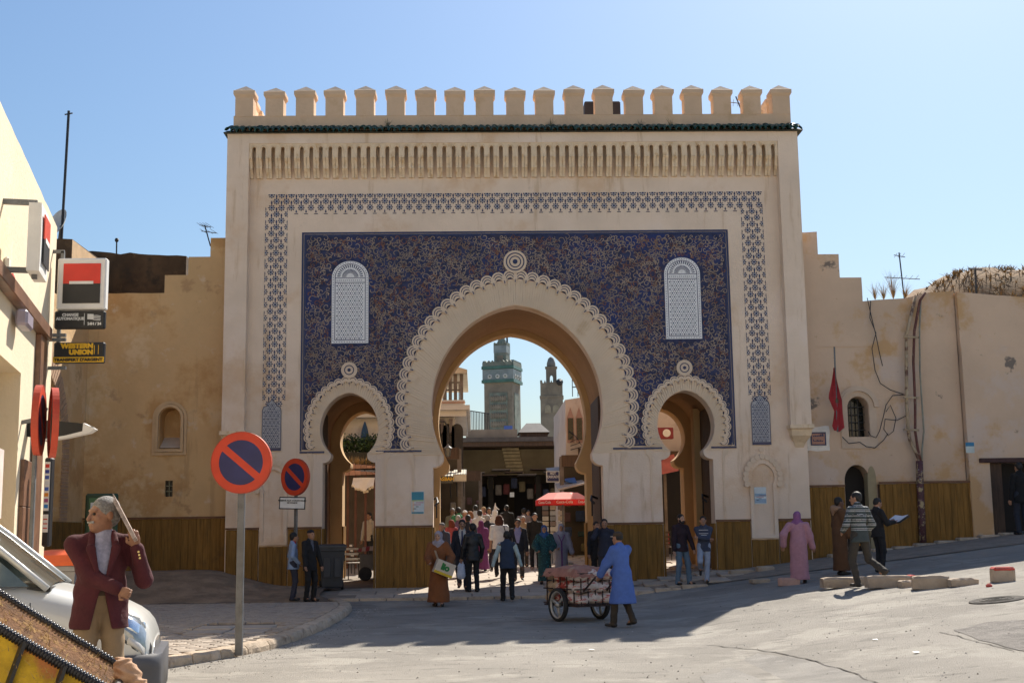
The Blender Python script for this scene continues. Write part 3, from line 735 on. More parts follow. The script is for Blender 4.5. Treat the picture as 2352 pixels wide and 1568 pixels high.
b = MB(); b.slab(outl, LY, LY+.9, [niche, win]); b.build('plaster_face', ochre, lw)
b = MB(); b.slab([(nx0-.1, nz0-.1), (nx1+.1, nz0-.1), (nx1+.1, nz1+.5), (nx0-.1, nz1+.5)], LY+.5, LY+.55, back=False); b.build('niche_back', ochre, lw)
for g, y, zz in ((.17, .055, .17), (.09, .085, .09)):
    fr = round_arch(nx0-g, nx1+g, nz0-zz, nz1); b = MB(); b.slab(fr, LY-y, LY-.002, [round_arch(nx0-g+.07, nx1+g-.07, nz0-zz+.07, nz1)]); b.build('niche_moulding', pmat('niche_stucco', (.58,.40,.23), .9, .1, 3, .3), lw)
b = MB(); b.add([(nx0+.01, LY+.02, nz0+.02), (nx1-.01, LY+.02, nz0+.02), (nx1-.01, LY+.5, nz0+.32), (nx0+.01, LY+.5, nz0+.32)], [(0,1,2,3)]); b.build('niche_sill', pmat('niche_dust', (.6,.48,.36), .95, .1, 5), lw)
wf = MB().box(wx0-.01, wx1+.01, LY+.12, LY+.2, wz0-.01, wz1+.01).build('window_glass', pmat('dark_glass', (.012,.014,.013), .15, .2, 6), lw)
for k in (1,): MB().box((wx0+wx1)/2-.012, (wx0+wx1)/2+.012, LY+.06, LY+.1, wz0, wz1).build('window_bar', pmat('dull_paint', (.2,.19,.12), .7), wf)
for k in (1, 2): MB().box(wx0, wx1, LY+.061, LY+.1, wz0+(wz1-wz0)*k/3-.012, wz0+(wz1-wz0)*k/3+.012).build('window_bar', MATS['dull_paint'], wf)
dado(-9.85, -6.27, LY, 2.16, lambda x: gz(x, 32), lw)
b = MB(); b.lathe([(.18, LY-.01), (.19, LY-.004)], (at(708*.6714+0, 0, 1)[0]*0+at(485, 855, LY)[0], 0, at(485, 855, LY)[1]), 20, 'Y'); b.build('roundel', ochre, lw)
# return wall with the brick arch
rw = thing('return_wall', 'ochre side wall with a shallow brick arch meeting the stepped wall at the corner', 'wall', (-10.1, 28, .6))
b = MB(); b.T = T(-9.9, 0, 0, R(90)); b.slab(rough([(22.5, 0), (32.4, 0), (32.4, 7.5), (22.5, 7.3)], .02, .4, 5, (0, 1, 3)), 0, .8, [round_arch(26.2, 30.6, .4, 3.6, 2.2)]); b.build('plaster_face', ochre, rw)
b = MB(); b.T = T(-9.9, 0, 0, R(90)); b.box(25.9, 31, .35, .45, .3, 6.2); b.build('arch_infill', ochre, rw)
b = MB(); b.T = T(-9.9, 0, 0, R(90)); A_ = round_arch(26.2, 30.6, .4, 3.6, 2.2, 60)[1:]+[(26.2, .4)]; O_ = round_arch(25.7, 31.1, .4, 3.6, 2.75, 60)[1:]+[(25.7, .4)]
def lerp2(p, q, t): return (p[0]+(q[0]-p[0])*t, p[1]+(q[1]-p[1])*t)
for i in range(len(A_)-1):
    n = max(1, int(math.dist(A_[i], A_[i+1])/.085))
    for k in range(n):
        q = [lerp2(A_[i], A_[i+1], (k+.08)/n), lerp2(A_[i], A_[i+1], (k+.85)/n), lerp2(O_[i], O_[i+1], (k+.85)/n), lerp2(O_[i], O_[i+1], (k+.08)/n)]
        y0 = -.012-random.uniform(0, .02); b.add([(x, y0, z) for x, z in q]+[(x, .01, z) for x, z in q], [(0,1,2,3),(0,4,5,1),(1,5,6,2),(2,6,7,3),(3,7,4,0)])
stuff(b.build('brick_courses', pmat('thin_brick', (.46,.30,.19), .9, .15, 3, .3), rw))
for i in range(26):
    y = 27+i*.2; b = MB(); b.cbox(-9.9+.004, -9.85, y+.004, y+.196, .3, 2.1, .006); b.build('plank', dado_wood, rw)
# dark old rampart behind
ramp_m = pmat('rampart_earth', (.085,.052,.028), .95, .3, 1.5, .9, 6, [((.19,.115,.055),1.6,.54,.66,.85), ((.035,.028,.02),2.5,.52,.7,.8), ((.2,.15,.1),4,.64,.74,.5)])
rx0, rz = at(190, 577, 34.2); rx1, _ = at(428, 588, 34.2)
op = thing('rampart', 'dark weathered earth rampart rising behind the ochre wall', 'wall', ((rx0+rx1)/2, 34.2, 0))
b = MB(); b.slab(rough([(-16, 0), (rx1, 0), (rx1, at(428, 588, 34.2)[1]), (rx0, rz), (-16, rz+.1)], .06, .25, 9, (0, 1)), 34.2, 35.0); b.build('earth_face', ramp_m, op)
bx0, bz = at(122, 545, 31.0); bx1, _ = at(166, 548, 31.0)
b = MB(); b.slab(rough([(bx0-3, 6), (bx1, 6), (bx1, bz-.05), (bx0-3, bz)], .05, .25, 2, (0, 1)), 31.0, 33.9); b.build('tower_block', ramp_m, op)
b = MB(); b.add([(bx1+.004, 31.0, 6), (bx1+.004, 33.9, 6), (bx1+.004, 33.9, bz-.1), (bx1+.004, 31.0, bz-.06)], [(0,1,2,3)]); b.build('lit_flank', MATS['niche_stucco'], op)  # paler sheet: sunlight on this side put into the colour
# right wall
RY = 32.3
rwl = thing('plaster_wall', 'rose beige plaster wall with stepped top, small arched window and doorway', 'wall', (11, RY, 1))
ax0, az0 = at(1950, 1003, RY); ax1, az1 = at(1994, 935, RY); aw = round_arch(ax0, ax1, az0, az1, .28)
dx0, dz1 = at(1940, 1105, RY); dx1, _ = at(1998, 1105, RY); dr = round_arch(dx0, dx1, .3, dz1, .42)
outr = rough([(8.4, 0), (12.62, 0), (12.62, 7.8), (11.95, 7.78), (11.3, 7.63), (10.2, 7.56), (10.2, 8.2), (9.63, 8.2), (9.63, 8.83), (9.08, 8.83), (9.08, 9.44), (8.4, 9.44)], .03, .3, 7, (0, 1, 11))
b = MB(); b.slab(outr, RY, RY+.8, [aw, dr]); b.build('plaster_face', pinkwall, rwl)
b = MB(); b.box(ax0-.1, ax1+.1, RY+.45, RY+.5, az0-.1, az1+.4); wg = b.build('window_glass', MATS['dark_glass'], rwl)
for k in range(1, 3): MB().box(ax0+(ax1-ax0)*k/3-.013, ax0+(ax1-ax0)*k/3+.013, RY+.3, RY+.33, az0, az1+.25).build('window_bar', black_metal, wg)
for k in range(1, 6): MB().box(ax0, ax1, RY+.335, RY+.36, az0+.2*k-.01, az0+.2*k+.01).build('window_bar', black_metal, wg)
fr = round_arch(ax0-.2, ax1+.2, az0-.3, az1, .46); b = MB(); b.slab(fr, RY-.035, RY-.002, [round_arch(ax0-.01, ax1+.01, az0-.01, az1, .29)]); b.build('window_surround', pmat('surround_stucco', (.60,.46,.34), .9, .06, 3, .2), rwl)
hood = [(ax0-.26+(ax1-ax0+.52)*0, az1)]; n = 14; cx = (ax0+ax1)/2; hr = (ax1-ax0)/2
for g0, g1, yy in ((.14, .21, .10), (.21, .27, .07)):
    q = [(cx+(hr+g1)*math.cos(math.pi*i/n), az1+(.28+g1)*math.sin(math.pi*i/n)) for i in range(n+1)]+[(cx+(hr+g0)*math.cos(math.pi*i/n), az1+(.28+g0)*math.sin(math.pi*i/n)) for i in range(n, -1, -1)]
    b = MB(); b.slab(q, RY-yy, RY-.036); b.build('window_hood', MATS['surround_stucco'], rwl)
b = MB(); b.box(dx0-.05, dx1+.05, RY+.5, RY+.55, .3, dz1+.5); b.build('door', pmat('black_wood_and_shade', (.012,.009,.008), .7), rwl)
b = MB(); b.slab(round_arch(dx1-.06, dx1+.16, 1.0, dz1, .38), RY-.02, RY+.3); b.build('door_reveal', pmat('olive_plaster', (.33,.27,.16), .9, .1, 3), rwl)
zf = lambda x: gz(x, 32.2)
dado(8.5, dx0-.02, RY, 2.74, zf, rwl, .16); dado(dx1+.2, 13.1, RY-.12, 2.80, zf, rwl, .16)
MB().box(dx1+.19, 12.6, RY-.11, RY-.003, .5, 2.79).build('dado_backing', dark_wood, rwl)
b = MB(); b.box(8.95, 10.35, RY-.018, RY-.002, at(1900, 797, RY)[1], at(1900, 797, RY)[1]+.02); b.build('plaster_ledge', pinkwall, rwl)
# patch and plaque
q0 = at(1854, 1035, RY); q1 = at(1903, 978, RY)
pl = thing('street_plaque', 'small tiled street name plaque set in a whitewashed patch', 'plaque', ((q0[0]+q1[0])/2, RY-.02, q0[1]))
b = MB(); b.slab(rough([(q0[0], q0[1]), (q1[0], q0[1]), (q1[0], q1[1]), (q0[0], q1[1])], .06, .08, 4), RY-.012, RY-.002); b.build('whitewash', pmat('whitewash', (.80,.74,.66), .9, .06, 8, .3), pl)
q0 = at(1862, 1023, RY); q1 = at(1896, 992, RY)
MB().box(q0[0], q1[0], RY-.03, RY-.013, q0[1], q1[1]).build('plaque_border', navy, pl)
MB().box(q0[0]+.035, q1[0]-.035, RY-.034, RY-.031, q0[1]+.035, q1[1]-.035).build('plaque_face', pmat('plaque_pink', (.42,.21,.15), .6, .1, 20), pl)
b = MB()
for row in (0, 1):
    x = q0[0]+.06; z = q0[1]+.1+row*.13
    while x < q1[0]-.08:
        w = random.uniform(.02, .05); b.box(x, x+w, RY-.037, RY-.0345, z, z+random.uniform(.02, .07)); x += w+.008
stuff(b.build('lettering', navy, pl))
# next wall section to the right with its dark shop doorway
SY = 32.12
sw = thing('shop_wall', 'rose plaster wall section with soot stains and a dark shop doorway', 'wall', (15, SY, 1.5))
sx0, sz1 = at(2272, 1062, SY); ledge = at(2250, 798, SY)[1]
outs = rough([(12.64, 0), (20, 0), (20, 7.3), (14.4, 7.6), (12.64, 7.76)], .03, .4, 8, (0, 1))
doorh = [(sx0, 1.0), (sx0+1.55, 1.0), (sx0+1.55, sz1), (sx0, sz1)]
b = MB(); b.slab(outs, SY, SY+.9, [doorh]); b.build('plaster_face', pinkwall, sw)
b = MB(); b.slab([(12.645, .5), (sx0-.001, .5), (sx0-.001, sz1), (sx0+1.56, sz1), (sx0+1.56, .5), (20, .5), (20, ledge), (12.645, ledge)], SY-.03, SY-.002); b.build('plaster_face', pinkwall, sw)
MB().box(sx0-.02, sx0+1.6, SY+.6, SY+.65, .9, sz1+.05).build('shop_interior', MATS['black_wood_and_shade'], sw)  # thin black sheet: the doorway's inner darkness put into its colour
MB().box(sx0, sx0+.35, SY+.1, SY+.16, 1.2, sz1).build('door_shutter', dark_wood, sw)
MB().cbox(sx0-.27, sx0+2.0, SY-.12, SY+.1, sz1-.005, sz1+.11, .01).build('lintel', pmat('lintel_wood', (.055,.022,.02), .7, .2, 6), sw)
b = MB(); p0 = at(2218, 1040, SY); b.box(p0[0], p0[0]+.22, SY-.036, SY-.032, p0[1], p0[1]+.27); o = b.build('paper_bill', pmat('blue_bill', (.55,.62,.6), .8, .1, 9), sw)
MB().box(p0[0], p0[0]+.22, SY-.040, SY-.0365, p0[1]+.17, p0[1]+.27).build('bill_header', pmat('bill_blue', (.05,.22,.40), .8), o)
# step stones at the wall foot
for i in range(9):
    x = 9.1+i*.55; b = MB(); b.cbox(-.26, .26, -.16, .16, -.15, .06+.03*random.random(), .03)
    b.build('foot_stone', kerbm, rwl, M=T(x, 31.93, gz(x, 31.9), random.uniform(-.1, .1)))
# earth mound with dry grass behind the right wall
b = MB(); rows = []
for i in range(16):
    y = 33.4+i*.7; rows.append([(x, y, 5.5+1.9*smooth(33.4, 36, y)+2.15*smooth(11.2, 15.5, x+.35*mnoise.noise((x, y, 0)))*smooth(33.6, 38, y)+.25*mnoise.noise((x*1.3, y*1.3, 2))) for x in lin(10.6, 30, 40)])
b.grid(rows); hill = struct(b.build('hill', pmat('hill_earth', (.22,.13,.06), .95, .3, 1.2, .9, 8, [((.10,.065,.035),1.4,.5,.66,.8), ((.34,.22,.10),3,.55,.7,.7)]), None, True))
def blades(b, x, y, z, h, n, spread, w=.012):
    for _ in range(n):
        a = random.uniform(0, 6.28); L = h*random.uniform(.5, 1.1); dx, dy = math.cos(a)*spread*random.random(), math.sin(a)*spread*random.random()
        px, py = -math.sin(a)*w, math.cos(a)*w
        b.add([(x-px, y-py, z), (x+px, y+py, z), (x+dx*.5+px*.6, y+dy*.5+py*.6, z+L*.6), (x+dx*1.2, y+dy*1.2, z+L), (x+dx*.5-px*.6, y+dy*.5-py*.6, z+L*.6)], [(0,1,2,4),(4,2,3)])
grass_m = pmat('dry_grass', (.27,.18,.08), .9, .35, 6, 0, 40, [((.15,.12,.05),2,.55,.7,.6)])
b = MB()
for _ in range(500):
    x = random.uniform(12.3, 19); y = random.uniform(33.8, 38.5); z = 5.5+1.9*smooth(33.4, 36, y)+2.15*smooth(11.2, 15.5, x)*smooth(33.6, 38, y)
    blades(b, x, y, z-.03, .17, 5, .28, .02)
stuff(b.build('hill_grass', grass_m, None)); tag(bpy.data.objects[-1] if False else C.objects[-1], 'dry straw coloured grass on the mound behind the right wall', 'grass')
def weed(name, label, x, y, z, h, n, spread, m, cat='weed', group=None):
    b = MB(); blades(b, x, y, z, h, n, spread, .008); return tag(b.build(name, m, None), label, cat, group)
for i, (px, py, h, n) in enumerate(((2010, 684, .5, 26), (2030, 684, .55, 30), (2052, 682, .8, 40), (2080, 680, .45, 30))):
    x, z = at(px, py, 32.7); weed('dry_weed', 'tuft of dry weeds growing on top of the rose plaster wall', x, 32.7, z-.05, h, n, .35, grass_m, group='weeds on the wall top')
for px in (890, 1265, 1470, 1540):
    x, z = at(px, 294, GY+.02); weed('gutter_weed', 'thin grey weed sprouting above the green roof tiles', x, GY+.0, z-.02, .28, 22, .2, pmat('grey_weed', (.2,.17,.1), .9, .2, 9), group='weeds above the roof tiles')
# ---------------------------------------------------------------- bank building at the left
U = Vector((-.2046, .9788, 0)); N_ = Vector((.9788, .2046, 0)); B0 = Vector((-5.6, 15, 0))
BM = Matrix(((U.x, -N_.x, 0, B0.x), (U.y, -N_.y, 0, B0.y), (0, 0, 1, 0), (0, 0, 0, 1)))
def onwall(px, py, off=0):                         # measured point on the facade -> (u, z)
    d = ray(px, py); c = Vector((0, 0, CAMH)); p0 = B0+N_*off
    t = (p0-c).dot(N_)/d.dot(N_); q = c+d*t
    return (q-B0).dot(U), q.z
bank = thing('bank_building', 'cream rendered bank building with brown marble portal', 'building', (-6.2, 17, 0))
def bb(name, m, f, par=bank):
    b = MB(); b.T = BM; f(b); return b.build(name, m, par)
ue = onwall(124, 700)[0]
dA = onwall(48, 835); 
outl = rough([(-9, 0), (ue, 0), (ue, 6.55), (1.5, 6.6), (-9, 6.7)], .03, .4, 11, (0, 1))
u0, u1 = -2.5, onwall(46, 900)[0]; dz = onwall(20, 832)[1]
bb('wall', cream_wall, lambda b: b.slab(outl, 0, 4.0, [[(u0, .3), (u1, .3), (u1, dz), (u0, dz)]]))
bb('door_back', pmat('tan_door', (.50,.38,.22), .9, .06, 3), lambda b: b.box(u0-.1, u1+.1, .35, .4, .2, dz+.1))
marble = pmat('brown_marble', (.19,.095,.055), .4, .25, 3, .1, 30, [((.09,.05,.035),2.5,.52,.7,.7), ((.3,.17,.1),7,.6,.72,.5)])
jz = onwall(104, 772, .08)[1]; j1 = onwall(105, 900, .08)[0]; j0 = onwall(88, 900, .08)[0]
bb('portal_beam', marble, lambda b: b.cbox(-3, j1, -.14, -.003, jz-.02, jz+.16, .01))
bb('portal_jamb', marble, lambda b: b.cbox(j0+.1, j1, -.08, -.002, .2, jz-.022, .01))
jj0 = onwall(56, 1100, .06)[0]
for k in range(4): bb('marble_panel', marble, lambda b: b.cbox(jj0, j0+.095, -.06, -.002, .25+k*.62, .25+(k+1)*.62-.008, .006))
bb('wall_lamp', pmat('lamp_lilac', (.32,.28,.34), .4), lambda b: b.cbox(onwall(25, 710)[0], onwall(40, 715)[0], -.2, -.05, jz-.28, jz-.08, .03))
bb('alarm_box', sign_red, lambda b: b.lathe([(.02,-.1),(.07,-.08),(.07,-.002)], (onwall(14, 640)[0], 0, onwall(14, 640)[1]), 12, 'Y'))
bb('alarm_panel', white_paint, lambda b: b.cbox(onwall(6, 640)[0], onwall(14, 600)[0], -.06, -.002, onwall(10, 650)[1], onwall(10, 590)[1], .02))
bb('notice', pmat('notice', (.7,.6,.55), .7), lambda b: b.box(onwall(0, 1100)[0]-.6, onwall(4, 1100)[0], -.012, -.002, onwall(0, 1190)[1], onwall(0, 1030)[1]))
bb('wall_bracket', steel, lambda b: (b.bar((onwall(55, 845)[0], 0, 3.2), (onwall(55, 845)[0], -.22, 3.25), .05), b.bar((onwall(55, 845)[0], -.2, 3.12), (onwall(55, 845)[0], -.3, 3.4), .05)))
# lightbox sign parallel to the facade
ls = thing('lightbox_sign', 'white framed red and black lightbox held off the bank facade on two arms', 'sign', tuple(B0+U*2+N_*.4+Vector((0,0,4))))
p0 = onwall(84, 645, .44); p1 = onwall(110, 472, .44); zc0, zc1 = onwall(97, 640, .44)[1], onwall(97, 476, .44)[1]
def rbox(b, x0, x1, y0, y1, z0, z1, bulge, n=8):
    rows = []
    for i in range(n+1):
        t = i/n; s_ = math.sin(math.pi*t)**.5 if 0 < t < 1 else 0
        rows.append([(x0, y1, z0+(z1-z0)*t), (x0, y0-bulge*s_*.3, z0+(z1-z0)*t), ((x0+x1)/2, y0-bulge*s_, z0+(z1-z0)*t), (x1, y0-bulge*s_*.3, z0+(z1-z0)*t), (x1, y1, z0+(z1-z0)*t)])
    b.grid(rows, True); b.f += [tuple(range(len(b.v)-5*(n+1)+4, len(b.v)-5*(n+1)-1, -1)), tuple(range(len(b.v)-5, len(b.v)))]; b.m += [0, 0]; return b
bb('case', white_paint, lambda b: rbox(b, p0[0], p1[0], -.46, -.32, zc0, zc1, .02), ls)
um, hz = (p0[0]+p1[0])/2, (zc0+zc1)/2; hw = (p1[0]-p0[0])*.36; hh = (zc1-zc0)*.36
bb('red_half', sign_red, lambda b: b.box(um-hw, um+hw, -.495, -.482, hz, hz+hh), ls); bb('black_half', black_paint, lambda b: b.box(um-hw, um+hw, -.495, -.482, hz-hh, hz-.002), ls)
bb('white_bar', white_paint, lambda b: b.box(um-hw*.65, um+hw*.65, -.502, -.496, hz-.03, hz+.03), ls)
for z in (zc0+.05, zc1+.06): bb('arm', steel, lambda b: (b.bar((um-.1, 0, z), (um-.1, -.38, z), .06), b.bar((um-.1, -.38, z), (um-.1, -.38, z-.1), .06)), ls)
# projecting signs, seen face on
def flat_sign(name, label, px0, py1, px1, py0, Y, m, th=.1):
    x0, z0 = at(px0, py1, Y); x1, z1 = at(px1, py0, Y)
    o = thing(name, label, 'sign', ((x0+x1)/2, Y, z0)); MB().cbox(x0, x1, Y, Y+th, z0, z1, .02).build('board', m, o)
    return o, x0, x1, z0, z1
SG = 19.2
o, x0, x1, z0, z1 = flat_sign('bank_sign', 'square white lightbox with red upper and black lower half', 128, 711, 245, 592, SG, white_paint, .16)
w, h = x1-x0, z1-z0
MB().box(x0+.13*w, x1-.11*w, SG-.012, SG-.002, z0+.5*h, z1-.11*h).build('red_half', pmat('vivid_red', (.68,.035,.02), .4, .05, 5), o)
MB().box(x0+.13*w, x1-.11*w, SG-.012, SG-.002, z0+.12*h, z0+.498*h).build('black_half', black_paint, o)
MB().box(x0+.26*w, x1-.25*w, SG-.018, SG-.0125, z0+.49*h, z0+.545*h).build('white_bar', white_paint, o)
b = MB(); b.bar((x0+.05, SG+.08, z1), (x0+.05, SG+.08, z1+.12), .05); b.bar((x0+.07, SG+.08, z1+.12), (x0-.35, SG+.08, z1+.12), .05); b.build('arm', steel, o)
o, x0, x1, z0, z1 = flat_sign('exchange_sign', 'black sign reading change automatique with a hand and banknote', 123, 755, 241, 713, SG, black_paint)
w, h = x1-x0, z1-z0
text('lettering', 'CHANGE\nAUTOMATIQUE', h*.215, pmat('sign_white', (.72,.72,.70), .5), o, T(x0+w*.32, SG-.004, z0+h*.66) @ FACE, bold=.003)
text('lettering', '24H / 24', h*.21, MATS['sign_white'], o, T(x0+w*.80, SG-.004, z0+h*.26) @ FACE, bold=.003)
MB().box(x0+.595*w, x0+.605*w, SG-.006, SG-.002, z0+.2*h, z0+.85*h).build('divider', MATS['sign_white'], o)
b = MB(); b.slab([(x0+.66*w, z0+.52*h), (x0+.78*w, z0+.5*h), (x0+.78*w, z0+.8*h), (x0+.66*w, z0+.82*h)], SG-.008, SG-.002); b.build('banknote', MATS['sign_white'], o)
b = MB()
for k in range(4): b.tube([(x0+.77*w, SG-.005, z0+(.5+.07*k)*h), (x0+.84*w, SG-.005, z0+(.47+.085*k)*h), (x0+.92*w, SG-.005, z0+(.46+.075*k)*h)], .006, 5)
stuff(b.build('hand', MATS['sign_white'], o))
gold = pmat('sign_gold', (.72,.42,.02), .5)
o, x0, x1, z0, z1 = flat_sign('transfer_sign', 'black and yellow money transfer sign', 121, 834, 240, 785, SG, black_paint)
w, h = x1-x0, z1-z0
MB().box(x0, x1, SG-.006, SG-.002, z0+.01, z0+.29*h).build('yellow_strip', gold, o)
text('lettering', 'WESTERN\nUNION', h*.30, gold, o, T(x0+w*.78, SG-.004, z0+h*.66) @ FACE, align='RIGHT', bold=.008, sx=1.12)
text('lettering', "TRANSFERT D'ARGENT", h*.19, black_paint, o, T(x0+w*.5, SG-.01, z0+h*.15) @ FACE, bold=.003, sx=1.15)
for k in (.80, .88): MB().box(x0+k*w, x0+(k+.012)*w, SG-.006, SG-.002, z0+.42*h, z0+.85*h).build('divider', gold, o)
for py, name in ((770, 0), (780, 0), (845, 0)):
    xx, zz = at(118, py, SG+.05); b = MB(); b.bar((xx-.1, SG+.05, zz), (xx+.22, SG+.05, zz), .05); b.build('arm', steel, o)
b = MB(); xx, _z = at(137, 700, SG+.12); b.bar((xx, SG+.13, at(0, 835, SG)[1]), (xx, SG+.13, at(0, 592, SG)[1]), .05); b.build('mast', steel, o)
# leaf shaped black sign
SL = 17.3; pts = [(52, 1000), (52, 962), (130, 966), (190, 972), (212, 980), (218, 985), (205, 993), (150, 1004), (100, 1010)]
o = thing('leaf_sign', 'black leaf shaped sign with a white tip projecting from the marble portal', 'sign', (at(130, 990, SL)[0], SL, at(130, 990, SL)[1]))
pp = [at(*q, SL) for q in pts]; b = MB(); b.slab(pp[::-1] if False else pp[::-1], SL, SL+.12); b.build('board', black_paint, o)
b = MB(); tip = [at(*q, SL) for q in ((192, 971), (219, 985), (205, 994), (150, 1006), (100, 1013), (100, 1008), (150, 1000), (190, 990))]; b.slab(tip[::-1], SL-.02, SL+.13); b.build('white_edge', white_paint, o)
b = MB()
for k in range(3): b.tube([(at(118, 975+k*6, SL)[0], SL-.01, at(118, 975+k*6, SL)[1]), (at(126, 973+k*7, SL)[0], SL-.01, at(126, 973+k*7, SL)[1]), (at(134, 977+k*6, SL)[0], SL-.01, at(134, 977+k*6, SL)[1])], .008, 5)
stuff(b.build('hand', MATS['sign_white'], o))
# cash machine side panel with card stickers
SP = 17.5; o, x0, x1, z0, z1 = flat_sign('card_panel', 'tall black panel with white stickers showing payment card logos', 94, 1255, 119, 1050, SP, black_paint, .15)
w, h = x1-x0, z1-z0
for za, zb in ((.40, .95), (.16, .36)): MB().box(x0+.1*w, x1-.15*w, SP-.006, SP-.002, z0+za*h, z0+zb*h).build('sticker', white_paint, o)
for k, c in enumerate(((.6,.04,.03), (.03,.05,.3), (.05,.1,.4), (.6,.62,.65), (.05,.12,.45), (.65,.25,.03), (.35,.08,.2), (.02,.2,.55))):
    MB().box(x0+.2*w, x1-.25*w, SP-.010, SP-.0065, z0+(.885-k*.065)*h, z0+(.925-k*.065)*h).build('card_logo', pmat('card%d' % k, c, .5), o)
for k in range(3): MB().box(x0+.18*w, x1-.25*w, SP-.010, SP-.0065, z0+(.2+k*.05)*h, z0+(.212+k*.05)*h).build('red_rule', sign_red, o)
# ---------------------------------------------------------------- round no-parking signs
def no_parking(label, x, y, zc, rad, rz, zfoot, pole=True, group=None, pw=.085, lean=0., name='no_parking_sign'):
    o = thing(name, label, 'road sign', (x, y, zfoot), rz, group); M0 = T(x, y, zc, rz)
    def disc(n, r0, r1, y0, y1, m):
        b = MB(); n_ = 40
        if r0: b.grid([[(r_*math.cos(2*math.pi*i/n_), yy, r_*math.sin(2*math.pi*i/n_)) for i in range(n_)] for r_, yy in ((r0, y0), (r1, y0), (r1, y1), (r0, y1))][::-1], True)
        else: b.lathe([(r1, y0), (r1, y1)], (0,0,0), n_, 'Y')
        return b.build(n, m, o, M=M0)
    disc('backing_plate', 0, rad, -.012, .012, steel)
    disc('blue_field', 0, rad*.74, -.022, -.0125, sign_blue); disc('red_ring', rad*.735, rad*.995, -.026, -.0125, sign_red)
    b = MB(); b.T = Matrix.Rotation(R(40), 4, 'Y'); b.box(-rad*.76, rad*.76, -.025, -.0225, -rad*.115, rad*.115); b.build('red_slash', sign_red, o, M=M0)
    b = MB(); n_ = 40; b.grid([[(r_*math.cos(2*math.pi*i/n_), yy, r_*math.sin(2*math.pi*i/n_)) for i in range(n_)] for r_, yy in ((rad*.985, -.03), (rad*1.012, -.03), (rad*1.012, .045), (rad*.985, .045))][::-1], True); b.build('rim', pmat('rim_red', (.50,.06,.025), .5, .1, 5), o, M=M0)
    if pole:
        b = MB(); b.cbox(-pw/2, pw/2, .014, .014+pw*.5, zfoot-zc-.1, rad*.3, .008); b.build('post', steel, o, M=M0)
    return o, M0
px, py, pz = gp(540, 1509); pz += PV
d_ = (at(555, 1062, py)); 
no_parking('large round no parking sign on a steel post at the kerb', d_[0], py-.02, d_[1], (at(0, 992, py)[1]-at(0, 1133, py)[1])/2, R(-6), pz, pw=.105)
SY2 = 29.9; d2 = at(678, 1095, SY2)
o, M0 = no_parking('round no parking sign above a small white plate in front of the gate', d2[0], SY2, d2[1], (at(0, 1052, SY2)[1]-at(0, 1137, SY2)[1])/2, R(-36), gz(d2[0], SY2)+PV, pw=.09)
a0 = at(641, 1172, SY2); a1 = at(704, 1138, SY2); ww, hh = a1[0]-a0[0], abs(a1[1]-a0[1])*.86
M1 = T((a0[0]+a1[0])/2, SY2-.1, (a0[1]+a1[1])/2, R(-10), 0, R(2))
b = MB(); b.cbox(-ww/2, ww/2, 0, .02, -hh/2, hh/2, .006); pt = b.build('plate', black_paint, o, M=M1)
MB().box(-ww/2+.025, ww/2-.025, -.005, -.001, -hh/2+.025, hh/2-.025).build('plate_face', MATS['sign_white'], pt, M=M1)
text('lettering', 'RESERVE AUX CONVOYEURS\nDE FONDS', .052, black_paint, pt, M1 @ T(0, -.008, .03) @ FACE, bold=.002)
SY3 = 14.6; d3 = at(91, 965, SY3)
o, M0 = no_parking('pair of round red signs seen nearly edge on sharing a steel post by the bank', d3[0], SY3, d3[1], .40, R(102), gz(d3[0], SY3), pw=.09)
for nm in ('backing_plate', 'blue_field', 'red_ring', 'red_slash', 'rim'):
    src = [c for c in C.objects if c.name.split('.')[0] == nm and c.parent == o][0]
    put(nm, src.data, o, T(d3[0]+.13, SY3+.1, d3[1]-.02, R(112)))
# ---------------------------------------------------------------- small things on the roofs
def mast(name, label, px, py0, py1, Y, r, cat='mast'):
    xb, zb = at(px[0], py1, Y); xt, zt = at(px[1], py0, Y)
    o = thing(name, label, cat, (xb, Y, zb)); b = MB(); b.tube([(xb, Y, zb-.3), (xt, Y, zt)], r, 6); b.build('pole', black_metal, o); return o, (xt, zt), (xb, zb)
o, t_, b_ = mast('tall_mast', 'tall thin black mast with a short crossbar on the rampart', (141, 158), 255, 545, 31.6, .035)
b = MB(); b.tube([(t_[0]-.1, 31.6, t_[1]-.1), (t_[0]+.1, 31.6, t_[1]-.06)], .018, 6); b.build('crossbar', black_metal, o)
xd, zd = at(140, 518, 31.8); o = thing('satellite_dish', 'grey satellite dish behind the tall mast', 'satellite dish', (xd, 31.8, zd-.4))
b = MB(); rows = [[(r_*math.cos(2*math.pi*i/20), -.9*r_*r_, r_*math.sin(2*math.pi*i/20)) for i in range(20)] for r_ in (.02,.15,.28,.4)]; b.grid(rows, True); b.build('bowl', pmat('dish_grey', (.55,.55,.54), .5), o, True, T(xd, 31.8, zd, R(-40), R(-20)))
b = MB(); b.tube([(xd, 31.8, zd), (xd-.1, 31.9, zd-.7)], .03, 6); b.build('stand', steel, o)
o, t_, b_ = mast('wind_gauge', 'small wind gauge on a stub pole above the rampart', (268, 268), 553, 578, 34.5, .02)
b = MB(); b.lathe([(.04,-.05),(.06,0),(.04,.05)], (t_[0], 34.5, t_[1]+.02), 8); b.build('head', black_metal, o)
